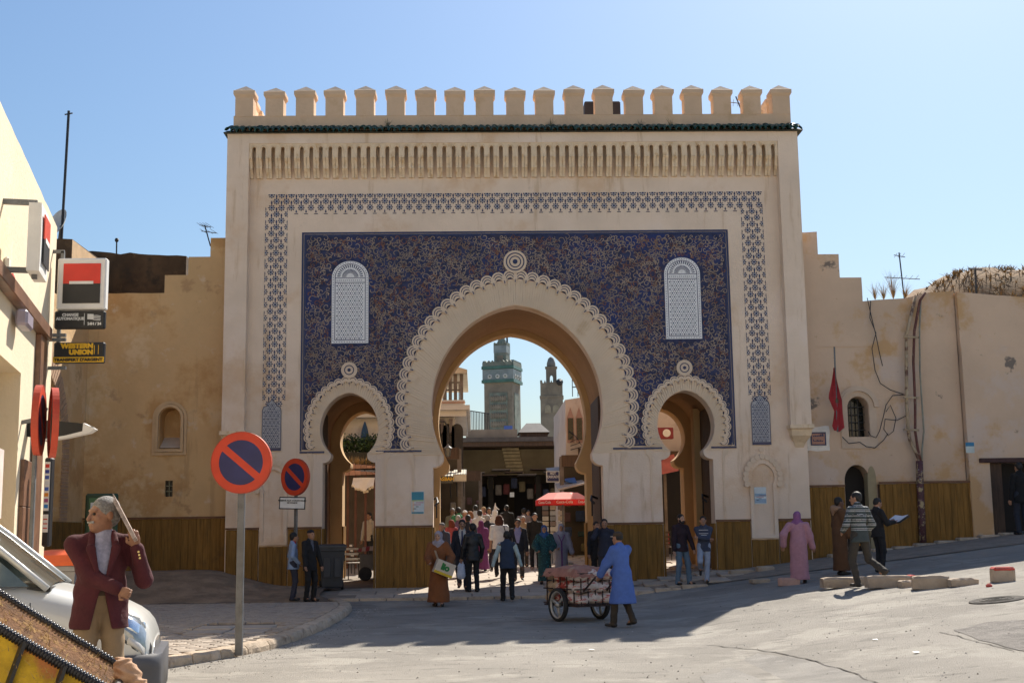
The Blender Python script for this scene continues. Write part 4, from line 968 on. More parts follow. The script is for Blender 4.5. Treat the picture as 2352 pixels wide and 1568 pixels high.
def yagi(name, label, px, py0, py1, Y, arms, rz=0.):
    o, t_, b_ = mast(name, label, px, py0, py1, Y, .018, 'antenna')
    for (f, L, n) in arms:
        z = b_[1]+(t_[1]-b_[1])*f; x = b_[0]+(t_[0]-b_[0])*f
        b = MB(); b.tube([(x-L/2, Y, z+.03), (x+L/2, Y, z-.03)], .012, 5); bo = b.build('boom', steel, o)
        for i in range(n):
            xx = x-L/2+L*(i+.5)/n; b = MB(); b.tube([(xx-.05, Y-.28, z+.02), (xx+.05, Y+.28, z+.02)], .006, 4); b.build('element', steel, bo)
    return o
yagi('tv_antenna', 'television antenna leaning above the rose plaster wall', (2078, 2065), 580, 682, 32.9, ((.92, .3, 3), (.42, .95, 6)))
yagi('tv_antenna', 'small television antenna above the ochre stepped wall', (484, 470), 517, 540, 33.0, ((.9, .3, 4), (.3, .4, 3)))
yagi('tv_antenna', 'twiggy antenna between the merlons at the gate top', (1715, 1690), 222, 262, 33.2, ((.6, .5, 4),))
o, t_, b_ = mast('tee_post', 'grey T shaped post on the grassy mound', (2241, 2240), 617, 650, 35.5, .03, 'post')
b = MB(); b.bar((t_[0]-.2, 35.5, t_[1]), (t_[0]+.2, 35.5, t_[1]-.03), .05); b.build('crossbar', steel, o)
x0, z0 = at(1343, 262, 34.5); x1, z1 = at(1425, 232, 34.5); o = thing('roof_tank', 'dark water tank on legs behind the gate merlons', 'tank', ((x0+x1)/2, 34.5, z0-.7))
MB().cbox(x0, x1, 34.5, 35.6, z0-.05, z1, .03).build('vessel', pmat('tank_brown', (.03,.022,.02), .7, .2, 5), o)
for xx in (x0+.08, x1-.08): MB().box(xx-.03, xx+.03, 34.55, 34.6, 11.95, z0-.051).build('leg', black_metal, o)
# ---------------------------------------------------------------- street beyond the gate
def Wp(px, py, Y): x, z = at(px, py, Y); return x, Y, z
def pane(name, m, x0, x1, y0, y1, z0, z1, par): return MB().box(x0, x1, y0, y1, z0, z1).build(name, m, par)
white_r = pmat('white_render', (.66,.63,.58), .9, .06, .8, .2, 20, [((.45,.4,.34),1.2,.56,.72,.6)])
grey_wood = pmat('grey_timber', (.16,.13,.11), .8, .25, 4, .2)
hazy_brick = pmat('minaret_brick', (.29,.235,.17), .92, .2, .6, .4, 3, [((.18,.15,.115),.5,.48,.66,.8), ((.36,.28,.19),.9,.55,.7,.6)])  # minaret brick lightened: distance haze put into the base colour
green_zel = pmat('minaret_green', (.20,.22,.17), .6, .3, 1.2, .2, 4, [((.28,.24,.18),1.5,.5,.66,.7)])
# cafe building with a roof terrace (left of the street)
CY = 45.0
cafe = thing('terrace_cafe', 'white cafe building with timber posted roof terrace beyond the gate', 'building', (-4, CY, .8))
cx1, cz1 = at(1061, 918, CY); zc = at(1061, 945, CY)[1]; zb = at(1061, 956, CY)[1]
b = MB(); b.box(-9, cx1-.25, CY+.3, CY+9, .3, zb); b.build('wall', white_r, cafe)
b = MB(); b.box(-9, cx1+.15, CY-.05, CY+9.2, zb+.004, zc+.05); b.build('cornice_lower', white_r, cafe)
b = MB(); b.box(-9, cx1+.28, CY-.2, CY+9.3, zc+.052, zc+.22); b.build('cornice', white_r, cafe)
b = MB(); b.box(-9, cx1+.1, CY, CY+9, zc+.222, cz1); b.build('parapet', white_r, cafe)
b = MB(); b.box(-9, cx1+.12, CY-.03, CY-.002, zc+.3, zc+.36); b.build('pink_band', pmat('pink_band', (.5,.3,.22), .9), cafe)
zt = at(1061, 858, CY)[1]; xl = at(1003, 0, CY)[0]
for px_ in (1006, 1022, 1034, 1046, 1060):
    x = at(px_, 900, CY)[0]; pane('terrace_post', grey_wood, x-.06, x+.06, CY+.1, CY+.22, cz1, zt, cafe)
for zz in (.35, .62): pane('terrace_rail', grey_wood, xl-3, cx1, CY+.12, CY+.18, cz1+zz, cz1+zz+.05, cafe)
for k in range(9): x = cx1-.1-k*.28; pane('baluster', grey_wood, x-.02, x+.02, CY+.13, CY+.17, cz1, cz1+.6, cafe)
b = MB(); b.slab([(xl-4, zt), (cx1+.2, zt), (cx1+.2, zt+.12), (cx1-.9, zt+.45), (xl-4, zt+.9)], CY-.2, CY+6); b.build('terrace_awning', pmat('awning_cloth', (.62,.52,.38), .9, .1, 3), cafe)
for i, px_ in enumerate((1012, 1030, 1050)):            # balcony bays
    x = at(px_, 1000, CY)[0]; z0, z1 = at(px_, 1075, CY)[1], at(px_, 968, CY)[1]
    rec = round_arch(x-.21, x+.21, z0, z1-.3, .25); b = MB(); b.slab(rec, CY+.27, CY+.299); b.build('window_recess', pmat('recess_dark', (.05,.045,.04), .8), cafe)
    b = MB(); b.slab([(x-.28, z1+.1), (x-.16, z1+.1), (x-.2, z1-.35), (x-.27, z1-.45)], CY-.05, CY+.3); b.build('bracket', grey_wood, cafe)
pane('balcony_rail', grey_wood, xl-2, cx1-.2, CY+.05, CY+.1, at(1030, 1052, CY)[1], at(1030, 1048, CY)[1], cafe)
# lantern on the cafe wall
lx, ly, lz = Wp(1029, 1035, 41); o = thing('wall_lantern', 'ornate iron lantern on a scrolled bracket beyond the gate', 'lantern', (lx, ly, lz-.3))
b = MB(); b.lathe([(.03,-.2),(.08,-.16),(.11,.08),(.14,.09),(.05,.16),(.02,.22)], (lx, ly, lz), 6); b.build('lamp_case', pmat('lamp_glass', (.12,.12,.11), .3), o)
b = MB(); b.tube([(lx, ly, lz+.3), (lx, ly, lz+.75), (lx-.1, ly, lz+.95), (lx-.28, ly, lz+.95), (lx-.4, ly, lz+.7)], .025, 6); b.build('bracket', black_metal, o)
# striped awnings of the cafe front
def awning(label, px0, px1, py0, py1, Y, depth, cols, txt=None, name='awning', group=None, val=.22):
    x0, z1 = at(px0, py0, Y); x1, z0 = at(px1, py1, Y); o = thing(name, label, 'awning', ((x0+x1)/2, Y, z0), 0, group); n = 10
    b = MB()
    for i in range(n):
        b.mi = i % 2; xa, xb = x0+(x1-x0)*i/n, x0+(x1-x0)*(i+1)/n
        b.add([(xa, Y, z0), (xb, Y, z0), (xb, Y+depth, z1), (xa, Y+depth, z1), (xa, Y, z0-.02), (xb, Y, z0-.02), (xb, Y+depth, z1-.02), (xa, Y+depth, z1-.02)], [(0,1,2,3),(7,6,5,4)])
    b.build('canopy', cols, o)
    b = MB(); k = 24
    b.slab([(x0, z0-.021)]+[(x0+(x1-x0)*i/k, z0-val-.05*(i % 2)) for i in range(k+1)]+[(x1, z0-.021)], Y-.012, Y); v = b.build('valance', cols[0], o)
    if txt: text('lettering', txt, val*.75, gold, v, T((x0+x1)/2, Y-.015, z0-val*.5) @ FACE, bold=.004)
    for xx in (x0+.1, x1-.1): b = MB(); b.tube([(xx, Y+.05, z0-.03), (xx, Y+depth, z0-.7)], .02, 5); b.build('strut', black_metal, o)
    return o
cr = pmat('cream_canvas', (.62,.56,.44), .9, .08, 5); dk = pmat('dark_canvas', (.09,.085,.07), .9, .1, 5)
awning('cream striped cafe awning with gold lettering on its dark valance', 1003, 1040, 1077, 1092, 42.5, 1.5, [dk, cr], 'KASBAH')
awning('pale striped awning with a scalloped edge beside the lettered one', 1041, 1071, 1073, 1088, 43.2, 1.5, [cr, pmat('grey_canvas', (.3,.29,.26), .9)])
# covered market across the end of the street
MY = 58.0
mk_ = thing('market_hall', 'shadowy covered market with heavy timber beam closing the street', 'building', (1.5, MY, 1.7))
bz1, bz0 = at(1180, 1004, MY)[1], at(1180, 1024, MY)[1]; mx0, mx1 = at(1067, 0, MY)[0]-1, at(1293, 0, MY)[0]+2
dkw = pmat('shadow_plaster', (.075,.058,.036), .95, .2, .8, .3, 9)  # plaster darkened: shade under the market roof put into the colour
pane('beam', pmat('beam_wood', (.10,.085,.075), .8, .2, 3), mx0, mx1, MY-.2, MY+.15, bz0+.2, bz1, mk_)
pane('roof_edge', dark_wood, mx0, mx1, MY-.05, MY+.3, bz0, bz0+.198, mk_)
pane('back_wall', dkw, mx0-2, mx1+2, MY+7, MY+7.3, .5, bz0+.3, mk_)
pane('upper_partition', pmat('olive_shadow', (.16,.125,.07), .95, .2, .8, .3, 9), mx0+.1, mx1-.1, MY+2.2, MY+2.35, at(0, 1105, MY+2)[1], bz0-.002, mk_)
for i in range(9): MB().box(at(1150+i*1.5, 0, MY)[0]-.2, at(1150+i*1.5, 0, MY)[0]+.6, MY+2.12, MY+2.18, at(0, 1034+i*8, MY+2)[1]-.12, at(0, 1034+i*8, MY+2)[1]).build('sunshaft_slat', pmat('sunshaft_buff', (.34,.27,.15), .9, .2, 4), mk_)  # pale strips painted in place of sunlight shafts
for i in range(7): x = at(1085+i*28, 0, MY+1)[0]; z = at(0, 1098+7*math.sin(i*2.1), MY+1)[1]; MB().box(x-.5, x+.35, MY+.8, MY+2.1, z-.04, z).build('stall_awning', dark_wood if i % 2 else grey_wood, mk_)
for i in range(12): x = at(1080+i*17, 0, MY+3)[0]; z = at(0, 1112+random.uniform(0, 30), MY+3)[1]; MB().cbox(x-.15, x+.15, MY+2.8, MY+3, z-.5, z, .04).build('hanging_goods', pmat('goods%d' % (i % 4), [(.12,.03,.03),(.04,.05,.09),(.14,.11,.06),(.16,.14,.12)][i % 4], .9, .2, 6), mk_)
for i in range(9): y = MY+.5+i*.72; pane('roof_slat', dark_wood, mx0, mx1, y, y+(.719 if i < 6 else .62), bz0+.05, bz0+.14, mk_)
for px_ in (1072, 1128, 1240, 1292): x = at(px_, 1100, MY+1)[0]; pane('pillar', pmat('shaded_timber', (.022,.018,.014), .9, .2, 4), x-.12, x+.12, MY+2.7, MY+3.0, .8, bz0-.002, mk_)  # pillars near black: the hall's shade put into their colour
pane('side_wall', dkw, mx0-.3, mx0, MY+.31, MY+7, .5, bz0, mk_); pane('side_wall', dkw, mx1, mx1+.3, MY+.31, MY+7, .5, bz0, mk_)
for px0, px1 in ((1078, 1108), (1118, 1150), (1165, 1205), (1212, 1240)):
    x0, x1 = at(px0, 0, MY+6.9)[0], at(px1, 0, MY+6.9)[0]; pane('shop_opening', MATS['black_wood_and_shade'], x0, x1, MY+6.9, MY+6.99, 1.5, 4.2, mk_)  # flat black panels paint the shade inside the shops
x, y, z = Wp(1176, 1136, MY+2); pane('white_notice', white_paint, x-.1, x+.1, y, y+.03, z-.1, z+.12, mk_)  # small plain white notice
rx0, rz0 = at(1190, 1001, MY+1.5); rx1, rz1 = at(1262, 969, MY+1.5)
b = MB(); e = .42; rows = [[(rx0, MY+1.2, rz0+.15), (rx1, MY+1.2, rz0+.15), (rx1, MY+3.4, rz0+.15), (rx0, MY+3.4, rz0+.15)], [(rx0+e, MY+2, rz1), (rx1-e, MY+2, rz1), (rx1-e, MY+2.6, rz1), (rx0+e, MY+2.6, rz1)]]
b.grid(rows, True); b.add(rows[1], [(0,1,2,3)]); b.build('hip_roof', pmat('slate_roof', (.10,.085,.08), .7, .2, 3), mk_)
pane('roof_lantern', dark_wood, rx0+.1, rx1-.1, MY+1.35, MY+3.2, bz1-.3, rz0+.148, mk_)
tx0, tz1 = at(1070, 982, MY+1); tx1, tz0 = at(1188, 1004, MY+1)
pane('terrace_wall', pmat('terrace_plaster', (.33,.26,.19), .9, .15, 1.5), tx0, tx1, MY+.9, MY+1.3, bz1-.2, tz1-.1, mk_)
b = MB()
for i in range(16): x = tx0+.1*0+(at(1112, 0, MY+1)[0]-tx0)*i/15; b.tube([(x, MY+1, tz1-.12), (x, MY+1, at(1090, 948, MY+1)[1]+.1*(1-i/15))], .018, 4)
b.tube([(tx0, MY+1, at(1090, 946, MY+1)[1]+.1), (at(1112, 0, MY+1)[0], MY+1, at(1090, 950, MY+1)[1])], .022, 4); stuff(b.build('terrace_railing', black_metal, mk_))
o = tag(pane('blue_crate', pmat('crate_blue', (.08,.16,.5), .6), *[at(1145, 0, MY+1)[0], at(1163, 0, MY+1)[0]], MY+.95, MY+1.25, tz1-.098, tz1+.07, None), 'blue plastic tub on the market terrace wall', 'tub')
# the two minarets
def minaret(label, px0, px1, Y, pyt, stages, m, corner):
    """stages: (half width factor, top py, material)"""
    cx = at((px0+px1)/2, 900, Y)[0]; hw = (at(px1, 900, Y)[0]-at(px0, 900, Y)[0])/2
    o = thing('minaret', label, 'minaret', (cx, Y, 0), R(corner)); return o, cx, hw
def stage(o, name, cx, Y, hw, z0, z1, m, rz):
    return MB().box(-hw, hw, -hw, hw, z0, z1).build(name, m, o, M=T(cx, Y, 0, rz))
MN = 150.0; rz = R(-18)
o, cx, hw0 = minaret('tall brick minaret with green tiled band and lantern tower', 1112, 1196, MN, 0, (), hazy_brick, -18)
hw = hw0/(math.cos(rz)+abs(math.sin(rz)))
zz = lambda py: at(1154, py, MN)[1]
stage(o, 'shaft', cx, MN, hw, -2, zz(880), hazy_brick, rz); M_ = T(cx, MN, 0, rz)
for k in range(4):                                     # sunk tile panels on the faces
    A_ = M_ @ Matrix.Rotation(k*math.pi/2, 4, 'Z')
    b = MB(); b.box(-hw*.62, hw*.66, -hw-.08, -hw-.004, -2, zz(905)); b.build('net_panel', green_zel, o, M=A_)
    ng = 7
    for r_ in range(9):
        for c_ in range(ng):
            x = -hw*.55+hw*1.14*(c_+.5)/ng; z = zz(905)-.8-r_*1.0
            b = MB(); b.slab([(x-.16, z), (x, z-.3), (x+.16, z), (x+.1, z+.35), (x, z+.45), (x-.1, z+.35)], -hw-.2, -hw-.081); b.build('net_tile', hazy_brick, o, M=A_) if k < 1 or k == 3 and c_ > -1 and False else None
    b = MB(); b.box(-hw-.12, hw+.12, -hw-.16, -hw-.002, zz(880), zz(852)); b.build('frieze', pmat('zellige_grey', (.27,.30,.29), .5, .2, 1, .2, 3, [((.16,.22,.2),.8,.5,.7,.6)]), o, M=A_)
    for i in range(3):
        b = MB(); x = (-.55+.55*i)*hw; b.lathe([(.26, -hw-.24), (.26, -hw-.161)], (x, 0, zz(868)), 12, 'Y'); st = b.build('star_boss', white_r, o, M=A_)
        b = MB(); b.lathe([(.12, -hw-.3), (.12, -hw-.241)], (x, 0, zz(868)), 8, 'Y'); b.build('boss_centre', green_zel, st, M=A_)
    for py in (882, 851): b = MB(); b.box(-hw-.2, hw+.2, -hw-.26, -hw-.002, zz(py), zz(py)+.35); b.build('green_band', pmat('green_glaze', (.07,.16,.12), .4, .2, 2), o, M=A_)
    for i in range(8):
        x = -hw+hw*2*(i+.5)/8; b = MB(); b.slab([(x-.24, zz(851)+.36), (x+.24, zz(851)+.36), (x+.24, zz(851)+.75), (x, zz(851)+1.05), (x-.24, zz(851)+.75)], -hw-.2, -hw+.2); b.build('merlon', green_zel, o, M=A_)
stage(o, 'upper_shaft', cx, MN, hw, zz(880)+.001, zz(851)+.3, hazy_brick, rz)
h2 = hw*.44; stage(o, 'lantern_tower', cx, MN, h2, zz(851)+.3, zz(797), green_zel, rz)
stage(o, 'lantern_band', cx, MN, h2*1.05, zz(812), zz(797)+.1, MATS['zellige_grey'], rz)
for i in range(5):
    for k in range(4):
        b = MB(); x = -h2+2*h2*(i+.5)/5; b.slab([(x-.13, zz(797)+.1), (x+.13, zz(797)+.1), (x+.13, zz(797)+.35), (x, zz(797)+.5), (x-.13, zz(797)+.35)], -h2-.05, -h2+.1); b.build('merlon', green_zel, o, M=M_ @ Matrix.Rotation(k*math.pi/2, 4, 'Z'))
b = MB(); b.box(-h2*.5, h2*.5, -h2-.05, -h2-.01, zz(845), zz(818)); b.build('blind_panel', hazy_brick, o, M=M_)
b = MB(); b.lathe([(h2*.75, 0), (h2*.7, .5), (h2*.5, .95), (h2*.2, 1.2), (.02, 1.25)], (cx, MN, zz(797)+.1), 14); b.build('dome', green_zel, o, True)
b = MB(); b.tube([(cx, MN, zz(797)+1), (cx, MN, zz(760))], .07, 6); zc_ = zz(773); b.lathe([(.05,-.4),(.38,-.2),(.45,0),(.38,.2),(.05,.4)], (cx, MN, zc_), 10); b.lathe([(.05,-.2),(.25,0),(.05,.2)], (cx, MN, zz(762)), 8); b.build('finial', black_metal, o)
b = MB(); xf = at(1165, 800, MN)[0]; b.tube([(xf, MN, zz(797)), (xf, MN, zz(755))], .12, 6); b.build('flag_mast', black_metal, o)
M2 = 125.0; zz2 = lambda py: at(1266, py, M2)[1]
o, cx, hw = minaret('smaller brown brick minaret with a domed turret', 1240, 1294, M2, 0, (), hazy_brick, -4); hw *= .95; rz = R(-4); M_ = T(cx, M2, 0, rz)
stage(o, 'shaft', cx, M2, hw, -1, zz2(912), hazy_brick, rz); stage(o, 'string_course', cx, M2, hw*1.06, zz2(915), zz2(911), hazy_brick, rz); stage(o, 'upper_shaft', cx, M2, hw*.985, zz2(911), zz2(882), hazy_brick, rz)
for k in range(4):
    for i in range(7):
        x = -hw+2*hw*(i+.5)/7; b = MB(); b.slab([(x-.11, zz2(882)), (x+.11, zz2(882)), (x, zz2(882)+.3)], -hw, -hw+.2); b.build('merlon', hazy_brick, o, M=M_ @ Matrix.Rotation(k*math.pi/2, 4, 'Z'))
h2 = hw*.47; tw = MB().slab([(-h2, zz2(882)), (h2, zz2(882)), (h2, zz2(845)), (-h2, zz2(845))], -h2, -h2+.2, [round_arch(-.14, .16, zz2(879), zz2(870), .3)]).build('turret', hazy_brick, o, M=M_)
for k in (1, 3): MB().box(-h2+.2, h2-.2, -h2, -h2+.2, zz2(882), zz2(845)).build('turret', hazy_brick, o, M=M_ @ Matrix.Rotation(k*math.pi/2, 4, 'Z'))
stage(o, 'turret_cap', cx, M2, h2*1.15, zz2(846), zz2(843), hazy_brick, rz)
b = MB(); b.lathe([(h2*.85, 0), (h2*.82, .4), (h2*.55, .85), (h2*.2, 1.02), (.02, 1.05)], (cx, M2, zz2(843)), 14); b.build('dome', pmat('dome_grey', (.2,.19,.17), .8), o, True)
for i in range(2):
    x = (-.35+.7*i)*hw; b = MB(); b.slab(round_arch(x-.3, x+.3, zz2(950), zz2(940), .35), -hw-.06, -hw-.002); b.build('blind_arch', pmat('bleached_brick', (.34,.28,.19), .9, .2, 1), o, M=M_)
b = MB(); xs, ys, zs_ = Wp(1285, 878, M2-1); b.lathe([(.3,0),(.35,-.3),(.1,-.6)], (xs, ys, zs_), 10, 'Y'); b.build('loudspeaker', black_metal, o)
# buildings on the right of the street
HY = 46.0
rh = thing('pink_house', 'pale pinkish house with narrow pointed windows on the right of the street', 'house', (6, HY, 1))
hx0, hz = at(1298, 918, HY); pkm = pmat('pale_pink', (.60,.50,.43), .9, .08, 1, .2, 12, [((.4,.3,.25),1.4,.56,.7,.6)])
b = MB(); b.slab(rough([(hx0, .5), (hx0+8, .5), (hx0+8, hz+1.2), (hx0, hz)], .04, .3, 6, (0, 1)), HY, HY+7); b.build('wall', pkm, rh)
for px_ in (1310, 1330):
    x, z1 = at(px_, 960, HY); z0 = at(px_, 1010, HY)[1]
    b = MB(); b.slab([(x-.13, z0-.1), (x+.13, z0-.1), (x+.13, z1), (x, z1+.4), (x-.13, z1)], HY-.03, HY-.002); w = b.build('window_frame', pmat('rust_paint', (.42,.25,.2), .8, .1, 5), rh)
    MB().box(x-.1, x+.1, HY-.045, HY-.031, z0, z1).build('pane', MATS['dark_glass'], w)
b = MB(); z0 = hz+.15
for i in range(8): x = hx0+.3+i*.2; b.tube([(x, HY+.3, z0), (x, HY+.3, z0+.75)], .015, 4)
for k in (.35, .75): b.tube([(hx0+.3, HY+.3, z0+k), (hx0+3, HY+.3, z0+k+.1)], .02, 4)
stuff(b.build('roof_railing', black_metal, rh))
b = MB()
for k in range(4): b.tube([(hx0+.1+.12*k, HY-.12, at(0, 1005+k*9, HY)[1]+.1*math.sin(k)), (hx0+.3+.1*k, HY-.15, at(0, 1015+k*9, HY)[1]), (hx0+.15, HY-.1, at(0, 1022+k*9, HY)[1])], .015, 4)
stuff(b.build('iron_scroll', black_metal, rh))
for px_, (za, zb_) in ((1312, (1100, 1045)), (1330, (1100, 1045))): x = at(px_, 0, HY)[0]; MB().box(x-.12, x+.12, HY-.03, HY-.002, at(0, za, HY)[1], at(0, zb_, HY)[1]).build('shutter', dark_wood, rh)
# shop fronts on the right, awnings and sign
def shed(label, px0, px1, py0, py1, Y, dep, m, drop=.5):
    x0, z1 = at(px0, py0, Y); x1, z0 = at(px1, py1, Y)
    b = MB(); b.add([(x0, Y, z1-drop*.2), (x1, Y-.4, z0), (x1, Y+dep, z1+drop), (x0, Y+dep, z1+drop*.6), (x0, Y, z1-drop*.2-.06), (x1, Y-.4, z0-.06), (x1, Y+dep, z1+drop-.06), (x0, Y+dep, z1+drop*.6-.06)], [(0,1,2,3),(7,6,5,4),(0,4,5,1),(1,5,6,2),(2,6,7,3),(3,7,4,0)])
    return tag(b.build('shop_canopy', m, None), label, 'canopy')
shed('grey sheet canopy jutting over the right hand shops', 1262, 1345, 1078, 1085, 46, 2.4, pmat('sheet_grey', (.2,.2,.21), .6), .3)
shed('low grey canopy with a pale front edge near the parasol', 1282, 1345, 1118, 1108, 43, 1.6, pmat('sheet_pale', (.36,.33,.31), .7), .3)
shed('blue tarpaulin strip over the right hand shops', 1300, 1323, 1101, 1108, 44, .6, pmat('tarp_blue', (.05,.14,.42), .7), .1)
sx0, sz0 = at(1257, 1105, 45.0); sx1, sz1 = at(1283, 1083, 45.0)
o = thing('hotel_sign', 'small blue hotel sign with white lettering', 'sign', (sx0, 45, sz0)); MB().box(sx0-.03, sx1+.03, 45, 45.06, sz0-.03, sz1+.03).build('frame', white_paint, o)
MB().box(sx0, sx1, 44.99, 44.999, sz0, sz1).build('board', sign_blue, o); text('lettering', 'HOT\nCASCADE', (sz1-sz0)*.36, white_paint, o, T((sx0+sx1)/2, 44.985, (sz0+sz1)/2+.05) @ FACE, sx=.8, bold=.004)
def shopfront(label, x0, x1, Y, z1, ry=0.):
    o = thing('market_shop', label, 'shop', ((x0+x1)/2, Y, gz(x0, Y))); z0 = gz(x0, Y)
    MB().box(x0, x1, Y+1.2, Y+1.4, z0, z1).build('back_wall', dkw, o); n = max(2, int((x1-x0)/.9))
    for i in range(n+1): x = x0+(x1-x0)*i/n; MB().box(x-.07, x+.07, Y, Y+.14, z0, z1).build('post', grey_wood, o)
    MB().box(x0, x1, Y-.02, Y+.2, z1-.35, z1+.05).build('fascia', dark_wood, o)
    pal = ((.14,.04,.03), (.03,.05,.1), (.12,.1,.04), (.2,.18,.15), (.03,.06,.045), (.09,.05,.05))
    for i in range(n):
        for k in range(8):
            x = x0+(x1-x0)*(i+.25+.5*(k % 2))/n+random.uniform(-.12,.12); z = z0+.25+(k//2)*.5+random.uniform(-.05,.05); c = random.choice(pal); hw_ = random.uniform(.07, .16)
            MB().cbox(x-hw_, x+hw_, Y+.5+.06*k, Y+.7+.06*k, z, z+random.uniform(.15, .42), .03).build('stock', pmat('stock%d' % pal.index(c), c, .8, .2, 6), o)
    return o
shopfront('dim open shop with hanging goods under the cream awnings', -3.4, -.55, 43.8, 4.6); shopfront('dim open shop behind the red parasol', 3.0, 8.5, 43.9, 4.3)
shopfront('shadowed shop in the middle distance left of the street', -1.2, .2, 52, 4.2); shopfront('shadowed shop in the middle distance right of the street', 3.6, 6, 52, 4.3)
# red parasol, rack and chair
PY = 40.5; px0, pz0 = at(1226, 1160, PY); pxc, pzt = at(1292, 1130, PY); pr = pxc-px0
ps = thing('red_parasol', 'red cafe parasol with a pale top and white script on its valance', 'parasol', (pxc, PY, gz(pxc, PY)))
b = MB(); n = 8; red_c = pmat('parasol_red', (.70,.035,.035), .8, .1, 4); top_c = pmat('parasol_top', (.78,.30,.27), .8, .1, 2)
ring = [(pxc+pr*math.cos(2*math.pi*(i+.5)/n), PY+pr*math.sin(2*math.pi*(i+.5)/n), pz0+.16) for i in range(n)]; mid = [(pxc+.55*(x-pxc), PY+.55*(y-PY), pz0+.38) for x, y, z in ring]
for i in range(n):
    j = (i+1) % n; b.add([ring[i], ring[j], mid[j], mid[i]], [(0,1,2,3)]); b.add([mid[i], mid[j], (pxc, PY, pzt)], [(0,1,2)])
b.build('canopy', top_c, ps)
for i in range(n):
    j = (i+1) % n; a, c = Vector(ring[i]), Vector(ring[j]); q = MB(); d = Vector((0,0,.17)); q.add([a-d, c-d, c, a], [(0,1,2,3)]); q.build('valance', red_c, ps)
    if i in (4, 5, 6): m_ = (a+c)/2-Vector((0,0,.085)); an = math.atan2(m_.y-PY, m_.x-pxc); text('lettering', 'Coca-Cola', .12, white_paint, ps, T(m_.x, m_.y, m_.z, an+math.pi/2) @ T(0,-.01,0) @ FACE)
    q = MB(); q.tube([ring[i], (pxc, PY, pzt-.05)], .012, 4); q.build('rib', steel, ps)
b = MB(); b.tube([(pxc, PY, gz(pxc, PY)), (pxc, PY, pzt+.06)], .03, 8); b.build('pole', steel, ps); b = MB(); b.lathe([(.3,0),(.3,.08),(.05,.12)], (pxc, PY, gz(pxc, PY)+.01), 12); b.build('base', steel, ps)
kx_, kz0 = at(1268, 1235, 41); _, kz1 = at(1268, 1163, 41); rk = thing('postcard_rack', 'tall white postcard rack beneath the red parasol', 'rack', (kx_, 41, gz(kx_, 41)))
b = MB(); b.tube([(kx_, 41.1, gz(kx_, 41)), (kx_, 41.1, kz1)], .025, 6); b.build('pole', steel, rk)
for r_ in range(8):
    for c_ in range(3): x = kx_-.3+c_*.25; z = gz(kx_, 41)+.55+r_*.17; b = MB(); b.cbox(x, x+.2, 41, 41.02, z, z+.14, .004); b.build('postcard', pmat('card_%d' % ((r_*3+c_) % 5), [(.6,.58,.52),(.3,.32,.35),(.55,.5,.4),(.25,.2,.18),(.5,.55,.58)][(r_*3+c_) % 5], .6), rk)
def chair(label, x, y, rz, m, seatm, group=None, name='cafe_chair'):
    z = gz(x, y); o = thing(name, label, 'chair', (x, y, z), rz, group); M = T(x, y, z, rz)
    for sx in (-.2, .2):
        b = MB(); b.tube([(sx, -.2, 0), (sx, -.2, .45)], .016, 5); b.build('leg', m, o, M=M)
        b = MB(); b.tube([(sx, .2, 0), (sx, .2, .45), (sx, .27, .88)], .016, 5); b.build('leg', m, o, M=M)
    b = MB(); b.cbox(-.21, .21, -.21, .21, .44, .475, .01); b.build('seat', seatm, o, M=M)
    for k in range(3): b = MB(); b.bar((-.2, .215+k*.02, .56+k*.14), (.2, .215+k*.02, .56+k*.14), .02, .06); b.build('back_slat', seatm, o, M=M)
    return o
cx_, cy_, _ = gp(1325, 1268); chair('pink and white folding chair by the right jamb of the main arch', cx_, 40, R(200), white_paint, pmat('pink_fabric', (.55,.2,.25), .8))
for i, (px_, py_) in enumerate(((1522, 1290), (1535, 1285))): x, y, z = gp(px_, py_); chair('dark metal cafe chair seen through the right arch', x, min(y, 41)+i*.6, R(30+i*140), black_metal, dark_wood, 'chairs through the right arch')
# view through the left arch: terrace, planting, awning, posts
LYB = 44.0
lb = thing('garden_house', 'white house with a walled terrace seen through the left arch', 'house', (-5, LYB+4, 1))
hx0, hz1 = at(770, 930, LYB+4); hx1, hz0 = at(905, 1040, LYB+4)
pane('wall', white_r, hx0-3, hx1+.3, LYB+4, LYB+8, .5, hz1+.4, lb); pane('pink_band', MATS['pink_band'], hx0-3, hx1+.3, LYB+3.97, LYB+3.998, at(0, 955, LYB+4)[1], at(0, 947, LYB+4)[1], lb)
a, c = at(790, 1020, LYB+3), at(822, 960, LYB+3); pane('yellow_lodge', inner_yellow, a[0]-1, c[0]-.4, LYB+1, LYB+3, .5, c[1], lb); pane('brown_bay', pmat('bay_brown', (.33,.22,.10), .9), c[0]-.3, c[0]+.55, LYB+3.5, LYB+3.9, .5, at(0, 965, LYB+3)[1], lb)
x, z1 = at(838, 968, LYB+1); z0 = at(838, 1030, LYB+1)[1]; o = thing('folded_parasol', 'folded blue parasol on the terrace seen through the left arch', 'parasol', (x, LYB+1, z0)); b = MB(); b.lathe([(.16, z0), (.2, z0+.15), (.1, z1-.25), (.02, z1)], (x, LYB+1, 0), 8); b.build('folded_canopy', pmat('parasol_blue', (.03,.08,.16), .8), o); b = MB(); b.tube([(x, LYB+1, z0-2), (x, LYB+1, z0)], .025, 6); b.build('pole', steel, o)
leaf_m = pmat('leaf_green', (.05,.10,.025), .7, .4, 5, 0, 40, [((.12,.16,.04),3,.55,.7,.6)]); leaf_d = pmat('leaf_dark', (.02,.045,.015), .7, .4, 5)
